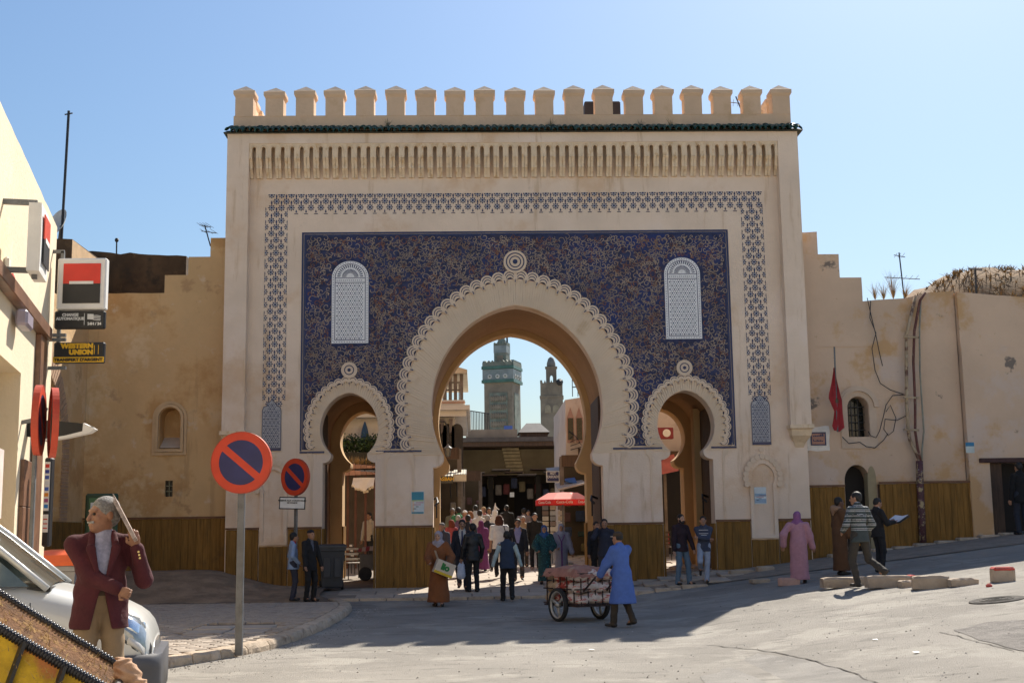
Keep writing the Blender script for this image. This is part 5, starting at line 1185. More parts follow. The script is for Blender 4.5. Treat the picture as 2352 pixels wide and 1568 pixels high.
def shrub(label, x, y, z, rx, rz_, n, name='shrub', group=None, m=None):
    o = thing(name, label, 'shrub', (x, y, z), 0, group); b = MB()
    for _ in range(n):
        v = Vector(rng.normal(0, 1, 3)); v.normalize(); r_ = random.uniform(.35, 1); p = Vector((x+v.x*rx*r_, y+v.y*rx*r_*.7, z+rz_*.9+v.z*rz_*r_)); q = Vector(rng.normal(0, 1, 3)).normalized(); s_ = q.cross(v).normalized()*.035; L = q*random.uniform(.06, .13)
        b.mi = int(random.random() < .4); b.add([p, p+L*.5+s_, p+L, p+L*.5-s_], [(0,1,2,3)])
    b.build('foliage', [m or leaf_m, leaf_d], o); b = MB()
    for k in range(4): b.tube([(x, y, z-.2), (x+rx*.3*math.cos(k*1.7), y+rx*.3*math.sin(k*1.7), z+rz_)], [.02, .008], 5)
    b.build('stem', dark_wood, o)
x0, z0 = at(800, 1052, LYB-2); pane('planter', pmat('planter_dark', (.05,.05,.04), .9), x0-1.5, x0+2.4, LYB-1.9, LYB-1.4, z0-.2, z0+.2, lb)
for i, px_ in enumerate((795, 815, 835, 852, 868)): x, z = at(px_, 1048, LYB-1.6); shrub(['bright green shrub on the terrace edge through the left arch', 'dark green shrub on the terrace edge through the left arch'][i % 2], x, LYB-1.6, z, .35, .42, 320, group='terrace shrubs', m=leaf_m if i % 2 == 0 else leaf_d)
AY = 40.2; a0 = at(789, 1062, AY); a1 = at(872, 1095, AY)
rf = thing('lean_to', 'timber cafe lean-to with a tiled edge and brown posts seen through the left arch', 'cafe', (a0[0], AY, gz(a0[0], AY)))
for r_ in range(2):
    for i in range(9): x = a0[0]+(a1[0]+.5-a0[0])*i/9; b = MB(); b.cbox(x+.004, x+(a1[0]+.5-a0[0])/9-.004, AY+r_*.02, AY+.05+r_*.02, a0[1]-.21-.2*r_+.02*i*.3, a0[1]-.02-.2*r_-.02*i, .008); b.build('fascia_board', pmat('fascia_rose', (.34,.20,.17), .8, .15, 5, tint=.15), rf)
for px_ in (797, 815, 838, 860): x = at(px_, 1200, AY)[0]; pane('post', pmat('post_brown', (.10,.035,.025), .6, .2, 5), x-.035, x+.035, AY+.2, AY+.27, gz(x, AY), a0[1]-.3, rf)
pane('back_wall', pmat('cafe_back', (.13,.1,.075), .9), a0[0]-2, a1[0]+1, AY+2.6, AY+2.7, .5, a0[1]-.2, rf)
pane('roof_sheet', dark_wood, a0[0]-2, a1[0]+1, AY+.06, AY+2.8, a0[1]-.1, a0[1]-.05, rf)
b = MB()
for _ in range(60): blades(b, random.uniform(a0[0], a1[0]+.4), AY+.2, a0[1]-.05, .3, 4, .2, .01)
tag(b.build('roof_grass', grass_m, None), 'dry grass growing on the cafe lean-to roof', 'grass')['kind'] = 'stuff'
q = [at(p_, r_, AY-.6) for p_, r_ in ((808, 1095), (826, 1092), (858, 1096), (862, 1112), (848, 1132), (838, 1136), (822, 1130), (812, 1112))]
b = MB(); rows = []
for i in range(7):
    t = i/6; row = []
    for k in range(9): s_ = k/8; x = q[0][0]+(q[2][0]-q[0][0])*s_; row.append((x, AY-.1-.5*t+.04*math.sin(s_*9+t*3), q[0][1]-.42*t*(.6+.4*math.sin(math.pi*s_))-.03*math.sin(s_*14)*t))
    rows.append(row)
b.grid(rows); fa = tag(b.build('cloth_awning', pmat('white_cloth', (.78,.72,.62), .9, .06, 5), None, True), 'small sunlit white cloth awning with a frayed edge', 'awning')
b = MB()
for k in range(28): x = q[0][0]+(q[2][0]-q[0][0])*k/27; e = rows[-1][min(8, int(k/27*8))]; b.bar((x, e[1], e[2]+.02), (x+.01, e[1], e[2]-.06), .015, .006)
stuff(b.build('fringe', MATS['white_cloth'], fa))
for i, (px_, py_) in enumerate(((812, 1330), (826, 1318))): x, y, z = gp(px_, py_); chair('wooden cafe chair in sunlight through the left arch', x, y, R(20+90*i), black_metal, pmat('chair_white', (.6,.55,.48), .6), 'cafe chairs through the left arch')
# right arch: small shop with red awning and sign
ry_ = 41.0; a0 = at(1508, 1085, ry_); a1 = at(1545, 1070, ry_)
o = thing('red_shop', 'small dark shop with a sloping red awning seen through the right arch', 'shop', (a0[0], ry_, gz(a0[0], ry_)))
b = MB(); b.add([(a0[0]-.3, ry_, a0[1]-.15), (a1[0]+.2, ry_, a1[1]-.15), (a1[0]+.2, ry_+.9, a1[1]+.45), (a0[0]-.3, ry_+.9, a0[1]+.4)], [(0,1,2,3)]); b.build('red_canopy', pmat('red_canopy', (.5,.13,.08), .8, .15, 4), o)
pane('fascia', dark_wood, a0[0]-1, a1[0]+1.2, ry_+.9, ry_+1.1, a0[1]+.3, a0[1]+.75, o); pane('interior', MATS['black_wood_and_shade'], a0[0]-1, a1[0]+1.2, ry_+1.9, ry_+2, .6, a0[1]+.8, o)  # black sheet behind the posts paints the shop's inner shade
for px_ in (1527, 1537): x = at(px_, 1200, ry_)[0]; pane('post', grey_wood, x-.05, x+.05, ry_+.6, ry_+.7, gz(x, ry_), a0[1]+.3, o)
pane('upper_wall', pkm, a0[0]-1, a1[0]+1.2, ry_+2.1, ry_+4, a0[1]+.8, at(0, 925, ry_)[1]+1, o)
x0, z0 = at(1504, 1005, ry_); x1, z1 = at(1552, 978, ry_); b = MB(); b.cbox(x0, x1, ry_+.5, ry_+.7, z0, z1, .02); s_ = b.build('round_sign', pmat('dull_red', (.22,.03,.035), .7), o); b = MB(); b.lathe([(.13, ry_+.47), (.13, ry_+.498)], ((x0+at(1535, 0, ry_)[0])/2, 0, (z0+z1)/2), 18, 'Y'); b.build('white_disc', white_paint, s_)
# ---------------------------------------------------------------- things in the square
def wheelie(label, x, y, z, rz, bodym, lidm, s=1.0, name='wheeled_bin', domed=False, group=None):
    o = thing(name, label, 'bin', (x, y, z), rz, group); M = T(x, y, z, rz, 0, 0, s)
    b = MB(); rows = [[(-w, -d, h), (w, -d, h), (w, d, h), (-w, d, h)] for w, d, h in ((.22,.24,.06),(.23,.26,.1),(.285,.34,.9),(.31,.37,.91),(.31,.37,.98))]
    b.grid(rows, True); b.add(rows[0], [(3,2,1,0)]); b.add(rows[-1], [(0,1,2,3)]); b.build('body', bodym, o, M=M)
    b = MB()
    if domed: rows = [[(-w, -d, h), (w, -d, h), (w, d, h), (-w, d, h)] for w, d, h in ((.34,.40,.985),(.34,.40,1.04),(.31,.34,1.14),(.24,.22,1.20),(.1,.08,1.22))]
    else: rows = [[(-w, -d, h+e), (w, -d, h+e), (w, d, h+e*.3), (-w, d, h+e*.3)] for w, d, h, e in ((.33,.40,.985,0),(.33,.40,1.02,0),(.28,.33,1.05,.01))]
    b.grid(rows, True); b.add(rows[-1], [(0,1,2,3)]); b.build('lid', lidm, o, M=M)
    for sx in (-.25, .25): b = MB(); b.lathe([(.1,-.03),(.11,0),(.1,.03)], (sx, .3, .11), 14, 'X'); b.build('wheel', black_metal, o, True, M)
    b = MB(); b.tube([(-.2,.42,.97),(-.2,.47,1.0),(.2,.47,1.0),(.2,.42,.97)], .018, 6); b.build('handle', bodym, o, M=M)
    for k in range(2): b = MB(); b.cbox(-.2+.24*k, -.04+.24*k, -.335, -.30, .3, .75, .01); b.build('rib', bodym, o, M=M) if not domed else None
    return o
x, y, z = gp(775, 1352); wheelie('dark grey wheeled bin in the left arch of the gate', x, 31.6, gz(x, 31.6)+.02, R(8), pmat('bin_grey', (.035,.038,.045), .5, .15, 5), pmat('bin_lid', (.05,.054,.062), .45), 1.06)
by = 21.5; bx, _ = at(135, 1260, by); zb = gz(bx, by)+PV
wheelie('large grey waste container with a domed orange lid by the bank', bx, by, zb-.02, R(10), pmat('bin_pale', (.32,.31,.30), .5, .1, 4), pmat('orange_lid', (.72,.115,.02), .4, .08, 4), 1.12, domed=True)
bx2, _ = at(98, 1260, by+.6); wheelie('second orange lidded waste container half hidden beside the bank', bx2, by+.9, gz(bx2, by)+PV-.02, R(10), MATS['bin_pale'], MATS['orange_lid'], 1.1, domed=True)
x, _ = at(137, 1285, 19); b = MB(); b.lathe([(.09,-.1),(.09,.55),(.095,.56),(.095,.6),(.09,.61),(.09,.75),(.075,.8)], (0,0,0), 14); o = thing('bollard', 'dark cast bollard beside the orange lidded containers', 'bollard', (x, 18.6, gz(x, 18.6)+PV)); b.build('post', black_paint, o, True, T(x, 18.6, gz(x, 18.6)+PV)); b = MB(); b.lathe([(.097,.40),(.102,.41),(.102,.44),(.097,.45)], (0,0,0), 14); b.build('collar', steel, o, M=T(x, 18.6, gz(x, 18.6)+PV))
# green framed notice panel
IY = 28.6; x0, z0 = at(190, 1290, IY); x1, z1 = at(271, 1132, IY); zg = gz(x0, IY)+PV
o = thing('notice_panel', 'green framed city information panel standing by the ochre wall', 'information panel', ((x0+x1)/2, IY, zg))
grn = pmat('panel_green', (.015,.05,.025), .45, .1, 4); b = MB(); b.cbox(x0, x1, IY, IY+.1, z0-.3, z1, .04); b.build('frame', grn, o)
MB().box(x0+.09, x1-.09, IY-.008, IY-.002, z0-.2, z1-.1).build('field', pmat('panel_field', (.05,.14,.06), .4), o)
MB().box(x0+.13, x1-.13, IY-.014, IY-.009, z0-.15, z1-.2).build('map_sheet', pmat('map_white', (.62,.62,.64), .5, .05, 6), o)
for k in range(5): MB().box(x0+.16, x0+.16+random.uniform(.12,.35), IY-.018, IY-.0145, z1-.30-k*.07, z1-.285-k*.07).build('text_line', black_paint, o)
for xx in (x0+.08, x1-.08): MB().box(xx-.04, xx+.04, IY+.02, IY+.08, zg-.1, z0-.301).build('leg', grn, o)
# posters
def poster(label, px0, px1, py0, py1, cols):
    x0, z0 = at(px0, py1, GY); x1, z1 = at(px1, py0, GY); o = thing('poster', label, 'poster', ((x0+x1)/2, GY, z0)); y = GY-.02
    MB().box(x0, x1, y, GY-.003, z0, z1).build('sheet', pmat('poster_white', (.6,.66,.68), .7, .06, 8), o)
    for k, (a, c, m) in enumerate(cols): MB().box(x0+.01, x1-.01, y-.004, y-.001, z0+(z1-z0)*a, z0+(z1-z0)*c).build('colour_band', m, o)
    for k in range(4): MB().box(x0+.05+.06*(k % 2), x0+.12+.06*k, y-.004, y-.001, z0+(z1-z0)*(.22+.09*k), z0+(z1-z0)*(.25+.09*k)).build('text_line', pmat('rose_ink', (.5,.15,.2), .7) if k > 1 else black_paint, o)
    return o
tq = pmat('turquoise_ink', (.06,.27,.36), .7); tl = pmat('lime_ink', (.4,.5,.2), .7)
poster('turquoise headed poster pasted on the pier left of the main arch', 945, 974, 1128, 1180, [(.62,.98,tq), (.57,.615,tl), (.02,.09,tq)])
poster('pale blue poster pasted inside the scalloped niche', 1733, 1759, 1118, 1157, [(.45,.62,pmat('pale_blue_ink', (.3,.42,.55), .7)), (.05,.3,MATS['pale_blue_ink'])])
# flag on its pole
fx, fz1 = at(1915, 797, 31.9); _, fz0 = at(1915, 992, 31.9); o = thing('flag', 'limp red flag hanging from a short pole on the rose wall', 'flag', (fx, 31.9, fz0))
b = MB(); b.tube([(fx-.03, 31.85, fz0), (fx, 31.85, fz1)], .022, 6); b.build('pole', steel, o)
fl = [(1914, 845, 1914), (1908, 880, 1922), (1902, 905, 1928), (1901, 915, 1931), (1914, 945, 1933), (1912, 965, 1936), (1910, 978, 1938), (1915, 988, 1926)]
b = MB(); rows = []
for i, (pa, py_, pb) in enumerate(fl):
    xa, z = at(pa, py_, 31.9); xb, _ = at(pb, py_, 31.9); rows.append([(xa+(xb-xa)*k/8, 31.86-.05*math.sin(k*1.6+i*.5)-.02*k/8, z-.05*(k/8)*(i > 0)) for k in range(9)])
b.grid(rows); c = b.build('cloth', pmat('flag_red', (.36,.03,.035), .85, .12, 6), o, True)
xs, zs = at(1922, 920, 31.8); b = MB()
for k in range(5): a_ = R(90+144*k); c_ = R(90+144*(k+1)); b.bar((xs+.07*math.cos(a_), 31.78, zs+.07*math.sin(a_)), (xs+.07*math.cos(c_), 31.78, zs+.07*math.sin(c_)), .012, .004)
stuff(b.build('green_star', pmat('star_green', (.02,.1,.04), .8), o))
# pipes and cables on the right wall
pipe_m = pmat('rusty_pipe', (.40,.30,.19), .8, .2, 5, .4, 30, [((.10,.035,.025),4,.5,.58,.85), ((.55,.48,.36),9,.55,.66,.6)])
pipe_d = pmat('rusty_dark_pipe', (.13,.05,.04), .8, .2, 5, .4, 30, [((.4,.32,.24),7,.58,.68,.7)])
def conduit(label, pts, r, m, Y=32.12, name='wall_pipe', cat='pipe'):
    return tag(MB().tube([(at(px_, py_, Y)[0], Y, at(px_, py_, Y)[1]) for px_, py_ in pts], r, 7).build(name, m, None, True), label, cat)
conduit('flaking cream conduit running down the rose wall', [(2103, 680), (2082, 770), (2082, 850), (2083, 930), (2086, 985), (2090, 1010), (2106, 1043), (2112, 1060), (2113, 1080)], .045, pipe_m)
conduit('dark rusty conduit running beside the flaking one', [(2125, 672), (2113, 690), (2100, 760), (2098, 830), (2102, 930), (2102, 990), (2108, 1030), (2114, 1058)], .035, pipe_d, 32.1)
conduit('thin grey green conduit bending down to the junction pipe', [(2115, 690), (2112, 760), (2113, 850), (2118, 930), (2122, 990), (2118, 1030), (2117, 1060)], .022, pmat('grey_green', (.25,.25,.2), .8, .2, 5), 32.14)
def post(label, pts, w, m):
    return conduit(label, pts, w, m, 32.05, 'junction_pipe')
post('thick peeling downpipe standing on the pavement against the planks', [(2112, 1058), (2113, 1100), (2117, 1180), (2120, 1245)], .092, pmat('peeling_pipe', (.09,.035,.04), .7, .25, 4, .4, 20, [((.42,.33,.18),5,.53,.57,.9), ((.3,.27,.27),11,.6,.66,.8)]))
for py_ in (773, 912, 986):
    x0, z = at(2076, py_, 32.06); x1, _ = at(2120, py_, 32.06); tag(MB().bar((x0, 32.07, z), (x1-.1, 32.07, z-.02), .04, .05).build('pipe_clamp', pipe_m, None), 'iron clamp strapping the conduits to the rose wall', 'clamp', 'clamps on the conduits')
cb = [([(1992,684),(2000,720),(2012,770),(2020,810),(2027,840)], 'long black cable hanging straight down the rose wall'), ([(2000,690),(1998,730),(2012,765),(2003,800),(2010,850),(2022,880),(2045,895),(2075,905)], 'wandering black cable crossing to the conduits'), ([(2080,906),(2050,908),(2035,930),(2028,960),(2020,990),(2012,1005),(2000,1000),(1994,990)], 'thick black cable looping to the arched window'), ([(2080,955),(2060,965),(2033,962),(2030,985),(2040,1000),(2052,990),(2058,960),(2045,930),(2035,945)], 'tangled black cable loop beside the window'), ([(1935,1003),(1950,1018),(1975,1015),(1990,1025),(2010,1028),(2030,1010),(2040,995)], 'thin cable sagging below the arched window')]
for pts, lab in cb: conduit(lab, pts, .011, black_metal, 32.2, 'loose_cable', 'cable')
# loose kerb stones in the road
stone_m = pmat('loose_stone', (.42,.335,.25), .92, .15, 3, .6, 20, [((.28,.2,.14),2.5,.54,.7,.6)], tint=.08); stone_red = pmat('stone_red', (.50,.06,.045), .8, .2, 4, .4)
def stone(label, px_, py_, L, w, h, rz, redcap=0, tilt=0., m=stone_m):
    x, y, z = gp(px_, py_); o = thing('loose_kerbstone', label, 'stone', (x, y, z), rz)
    M = T(x, y, z-.01, rz, tilt); bm_ = MB(); rows = []; n = 8
    for i in range(n+1):
        t = -L/2+L*i/n; e = .02 if i in (0, n) else 0
        rows.append([(t+random.uniform(-.008,.008), a, c) for a, c in ((-w/2+e, 0), (-w/2+e+random.uniform(-.008,.008), h*.8), (-w/2+.03+e, h-e+random.uniform(-.008,.008)), (w/2-.03-e, h-e), (w/2-e, h*.8), (w/2-e, 0))])
    bm_.grid(rows[::-1] if False else [r_[::-1] for r_ in rows]); bm_.f += [tuple(range(6)), tuple(n*6+k for k in range(5, -1, -1))]; bm_.m += [0, 0]; bm_.build('block', m, o, M=M)
    if redcap:
        s_ = 1 if redcap > 0 else -1; b = MB(); b.cbox(min(s_*L/2, s_*(L/2-abs(redcap))), max(s_*L/2, s_*(L/2-abs(redcap)))+.006*s_, -w/2-.006, w/2+.006, .01, h+.006, .02); b.build('red_end', stone_red, o, M=M)
stone('long plain kerbstone behind the striding man', 1945, 1347, 1.0, .3, .2, R(2)); stone('long kerbstone with a red painted end', 2045, 1347, .9, .3, .22, R(-2), .1)
stone('short pale kerbstone wedged between two longer ones', 2082, 1347, .25, .3, .13, 0); stone('chunky kerbstone with a drilled end', 2138, 1350, .62, .36, .23, R(-14)); stone('low flat kerbstone at the end of the row', 2212, 1344, .52, .2, .14, R(9))
stone('squat red topped kerbstone lying apart on the road', 2304, 1334, .36, .3, .24, R(-6), 0, 0, stone_m)
x, y, z = gp(2304, 1334); b = MB(); b.cbox(-.182, .182, -.152, .152, .17, .25, .03); so = [o_ for o_ in C.objects if o_.get('label', '').startswith('squat red')][0]; b.build('red_top', stone_red, so, M=T(x, y, z, R(-6)))
stone('pinkish kerbstone at the feet of the woman in pink', 1812, 1343, .45, .3, .17, R(-8), 0, 0, pmat('pink_stone', (.48,.30,.24), .9, .15, 4, .4))
stone('flat stone slab lying by the gate planks', 1745, 1337, .42, .3, .1, R(5)); stone('long stone slab leaning by the gate planks', 1703, 1318, .62, .2, .12, R(16)); stone('second slab lying by the gate planks near the niche', 1757, 1310, .42, .22, .12, R(10))
x, y, z = gp(2352*.6515+1740, 1404) if False else gp(2272, 1347); tag(MB().lathe([(.05,-.01),(.06,.03),(.02,.06)], (x, y, z), 6).build('rubble_chip', stone_red, None), 'small red rubble chip beside the row of kerbstones', 'stone')
# manhole cover
x, y, z = gp(2290, 1378); o = thing('manhole_cover', 'worn round iron manhole cover set in the road', 'manhole cover', (x, y, z)); sl = math.atan(.1); M = T(x, y, z+.012, 0, math.atan((gz(x, y+.3)-gz(x, y-.3))/.6), -math.atan((gz(x+.3, y)-gz(x-.3, y))/.6))
b = MB(); b.lathe([(.42,-.02),(.42,.004),(.40,.008),(.36,.002),(.35,.008)], (0,0,0), 28); b.build('frame_ring', pmat('worn_iron', (.10,.093,.085), .9, .25, 8, .4, spec=.1), o, M=M)
for r_ in (.26, .17, .08):
    b = MB(); b.grid([[(q_*math.cos(2*math.pi*i/24), q_*math.sin(2*math.pi*i/24), zz_) for i in range(24)] for q_, zz_ in ((r_, .009), (r_, .016), (r_-.035, .016), (r_-.035, .009))][::-1], True); b.build('ring', MATS['worn_iron'], o, M=M)
# worn patches on the asphalt
def patch(label, pts, m, dz=.006, name='road_patch'):
    P = [gp(*q) for q in pts]; c = Vector((sum(p[0] for p in P)/len(P), sum(p[1] for p in P)/len(P)))
    n = 60; loop = []
    for i in range(n):
        f = i/n*len(P); k = int(f); t = f-k; a, e = P[k], P[(k+1) % len(P)]; x, y = a[0]+(e[0]-a[0])*t, a[1]+(e[1]-a[1])*t
        j = .16*mnoise.noise((x*2.2, y*2.2, 1)); x += (x-c.x)*j; y += (y-c.y)*j; loop.append((x, y))
    b = MB(); rows = [[(c.x+(x-c.x)*k, c.y+(y-c.y)*k, 0) for x, y in loop] for k in (.02, .25, .5, .75, 1)]
    rows = [[(x, y, gz(x, y)+dz+.012*mnoise.noise((x*.7, y*.7, 0))*(abs(x) < 16)) for x, y, _ in r_] for r_ in rows]; b.grid(rows[::-1], True); return struct(b.build(name, m, None, True))
patch('', [(2190, 1445), (2300, 1425), (2420, 1420), (2420, 1500), (2340, 1492), (2250, 1470)], pmat('rough_patch', (.17,.155,.14), .95, .25, 4, .9, 60, [((.33,.31,.28),22,.55,.66,.8)]))
patch('', [(1740, 1500), (1900, 1525), (2010, 1568), (2000, 1640), (1700, 1640), (1600, 1560)], pmat('pale_patch', (.255,.24,.217), .95, .2, 1.2, .9, 80, [((.16,.148,.13),26,.58,.68,.7), ((.34,.32,.29),3,.55,.7,.5)]))
# ---------------------------------------------------------------- people
def surface_nets(F, org, h):
    """quads on the zero level of a sampled field"""
    nx, ny, nz = F.shape; S = F < 0
    c = [(0,0,0),(1,0,0),(0,1,0),(1,1,0),(0,0,1),(1,0,1),(0,1,1),(1,1,1)]
    cnt = sum(S[a:nx-1+a, b:ny-1+b, d:nz-1+d].astype(np.int8) for a, b, d in c)
    act = (cnt > 0) & (cnt < 8); idx = np.full(act.shape, -1, np.int64); I = np.argwhere(act); idx[act] = np.arange(len(I))
    acc = np.zeros((len(I), 3)); num = np.zeros(len(I))
    i, j, k = I.T
    E = [(0,1),(2,3),(4,5),(6,7),(0,2),(1,3),(4,6),(5,7),(0,4),(1,5),(2,6),(3,7)]
    for p, q in E:
        a, b = c[p], c[q]; fa = F[i+a[0], j+a[1], k+a[2]]; fb = F[i+b[0], j+b[1], k+b[2]]
        m = (fa < 0) != (fb < 0); t = np.where(m, fa/np.where(m, fa-fb, 1), 0)[:, None]
        P = np.array(a)+(np.array(b)-np.array(a))*t; acc += P*m[:, None]; num += m
    V = (I+acc/num[:, None])*h+org; Q = []
    for ax in range(3):
        sl0 = [slice(1, n-1) for n in (nx, ny, nz)]; sl1 = list(sl0); sl0[ax] = slice(0, F.shape[ax]-1); sl1[ax] = slice(1, F.shape[ax])
        A, B = S[tuple(sl0)], S[tuple(sl1)]; off = np.array([1,1,1]); off[ax] = 0
        for flip, M in ((0, A & ~B), (1, B & ~A)):
            J = np.argwhere(M)+off
            if not len(J): continue
            u, v = [e for e in range(3) if e != ax]; du = np.zeros(3, int); du[u] = 1; dv = np.zeros(3, int); dv[v] = 1
            q = [idx[tuple((J-x).T)] for x in (du+dv, dv, 0*du, du)]
            q = np.stack(q, 1)
            if (ax == 1) != bool(flip): q = q[:, ::-1]
            Q.append(q)
    return V, np.concatenate(Q)
def cone(a, b, ra, rb, flat=1., n=(0,1,0), k=None): return ('c', np.array(a, float), np.array(b, float), ra, rb, flat, np.array(n, float), k)
def ell(c, r, Rm=None, k=None): return ('e', np.array(c, float), np.array(r, float), Rm, k)
def evalp(p, X):
    if p[0] == 'c':
        _, a, b, ra, rb, fl, n, _k = p; ab = b-a; L2 = ab@ab or 1e-9
        t = np.clip(((X-a)@ab)/L2, 0, 1); v = X-a-t[..., None]*ab
        if fl != 1: d = v@n; v = v+(d*(1/fl-1))[..., None]*n
        return np.sqrt((v*v).sum(-1))-(ra+(rb-ra)*t)
    _, c, r, Rm, _k = p; v = X-c
    if Rm is not None: v = v@Rm
    q = v/r; k0 = np.sqrt((q*q).sum(-1)); k1 = np.sqrt(((q/r)**2).sum(-1))+1e-9
    return k0*(k0-1)/k1
def bbox(prims, pad):
    lo, hi = np.full(3, 9.), np.full(3, -9.)
    for p in prims:
        if p[0] == 'c': r = max(p[3], p[4]); lo = np.minimum(lo, np.minimum(p[1], p[2])-r); hi = np.maximum(hi, np.maximum(p[1], p[2])+r)
        else: r = p[2].max(); lo = np.minimum(lo, p[1]-r); hi = np.maximum(hi, p[1]+r)
    return lo-pad, hi+pad
def sdf(prims, res, k=.03, cuts=(), subs=(), folds=None, late=()):
    lo, hi = bbox(list(prims)+list(late), res*3); n = np.ceil((hi-lo)/res).astype(int)+1
    ax = [lo[i]+np.arange(n[i])*res for i in range(3)]; X = np.stack(np.meshgrid(*ax, indexing='ij'), -1)
    F = None
    for p in prims:
        d = evalp(p, X); kk = p[-1] or k
        if F is None: F = d
        else:
            hh = np.maximum(kk-np.abs(F-d), 0)/kk; F = np.minimum(F, d)-hh*hh*kk*.25
    if folds:
        A, fx, fz, ph = folds
        F = F+A*(np.sin(X[...,0]*fx+2.2*np.sin(X[...,2]*fz+ph)+ph)*np.sin(X[...,1]*fx*.8+X[...,2]*fz*1.1+ph*2))
    for p in subs:
        d = -(p(X) if callable(p) else evalp(p, X)); F = np.maximum(F, d)
    for p in late:
        d = evalp(p, X); hh = np.maximum(k-np.abs(F-d), 0)/k; F = np.minimum(F, d)-hh*hh*k*.25
    for nrm, off in cuts: F = np.maximum(F, X@np.array(nrm, float)-off)
    F[0], F[-1], F[:,0], F[:,-1], F[:,:,0], F[:,:,-1] = [np.maximum(f, res) for f in (F[0], F[-1], F[:,0], F[:,-1], F[:,:,0], F[:,:,-1])]
    return surface_nets(F, lo, res)
def npmesh(name, V, Q, m):
    me = bpy.data.meshes.new(name); me.vertices.add(len(V)); me.vertices.foreach_set('co', V.astype(np.float32).ravel())
    me.loops.add(len(Q)*4); me.loops.foreach_set('vertex_index', Q.astype(np.int32).ravel()); me.polygons.add(len(Q))
    me.polygons.foreach_set('loop_start', np.arange(0, len(Q)*4, 4, dtype=np.int32)); me.materials.append(m); me.update(calc_edges=True); me.shade_smooth(); return me
CL = {}
def cloth(c, rough_=.9, var=.07): 
    key = 'cloth_%02x%02x%02x' % tuple(int(255*v) for v in c); return pmat(key, c, rough_, var, 14, .5, 22)
SKIN = pmat('skin_tan', (.36,.19,.115), .55, .1, 25); SKIN2 = pmat('skin_light', (.46,.26,.17), .55, .1, 25); SKIN3 = pmat('skin_dark', (.16,.08,.05), .55, .1, 25)
HAIRB = pmat('hair_black', (.012,.010,.009), .6, .3, 60, .4, 90); HAIRG = pmat('hair_grey', (.34,.33,.32), .7, .3, 60, .5, 90); EYE = pmat('eye_dark', (.015,.012,.01), .3)
def ik(a, t, l1, l2, hint):
    a, t, hint = (np.array(q, float) for q in (a, t, hint)); d = t-a; D = np.linalg.norm(d); u = d/D; D = min(D, (l1+l2)*.999)
    x = (l1*l1-l2*l2+D*D)/(2*D); h = math.sqrt(max(0, l1*l1-x*x)); n = hint-u*(hint@u); n /= np.linalg.norm(n)+1e-9
    return a+u*x+n*h, a+u*D
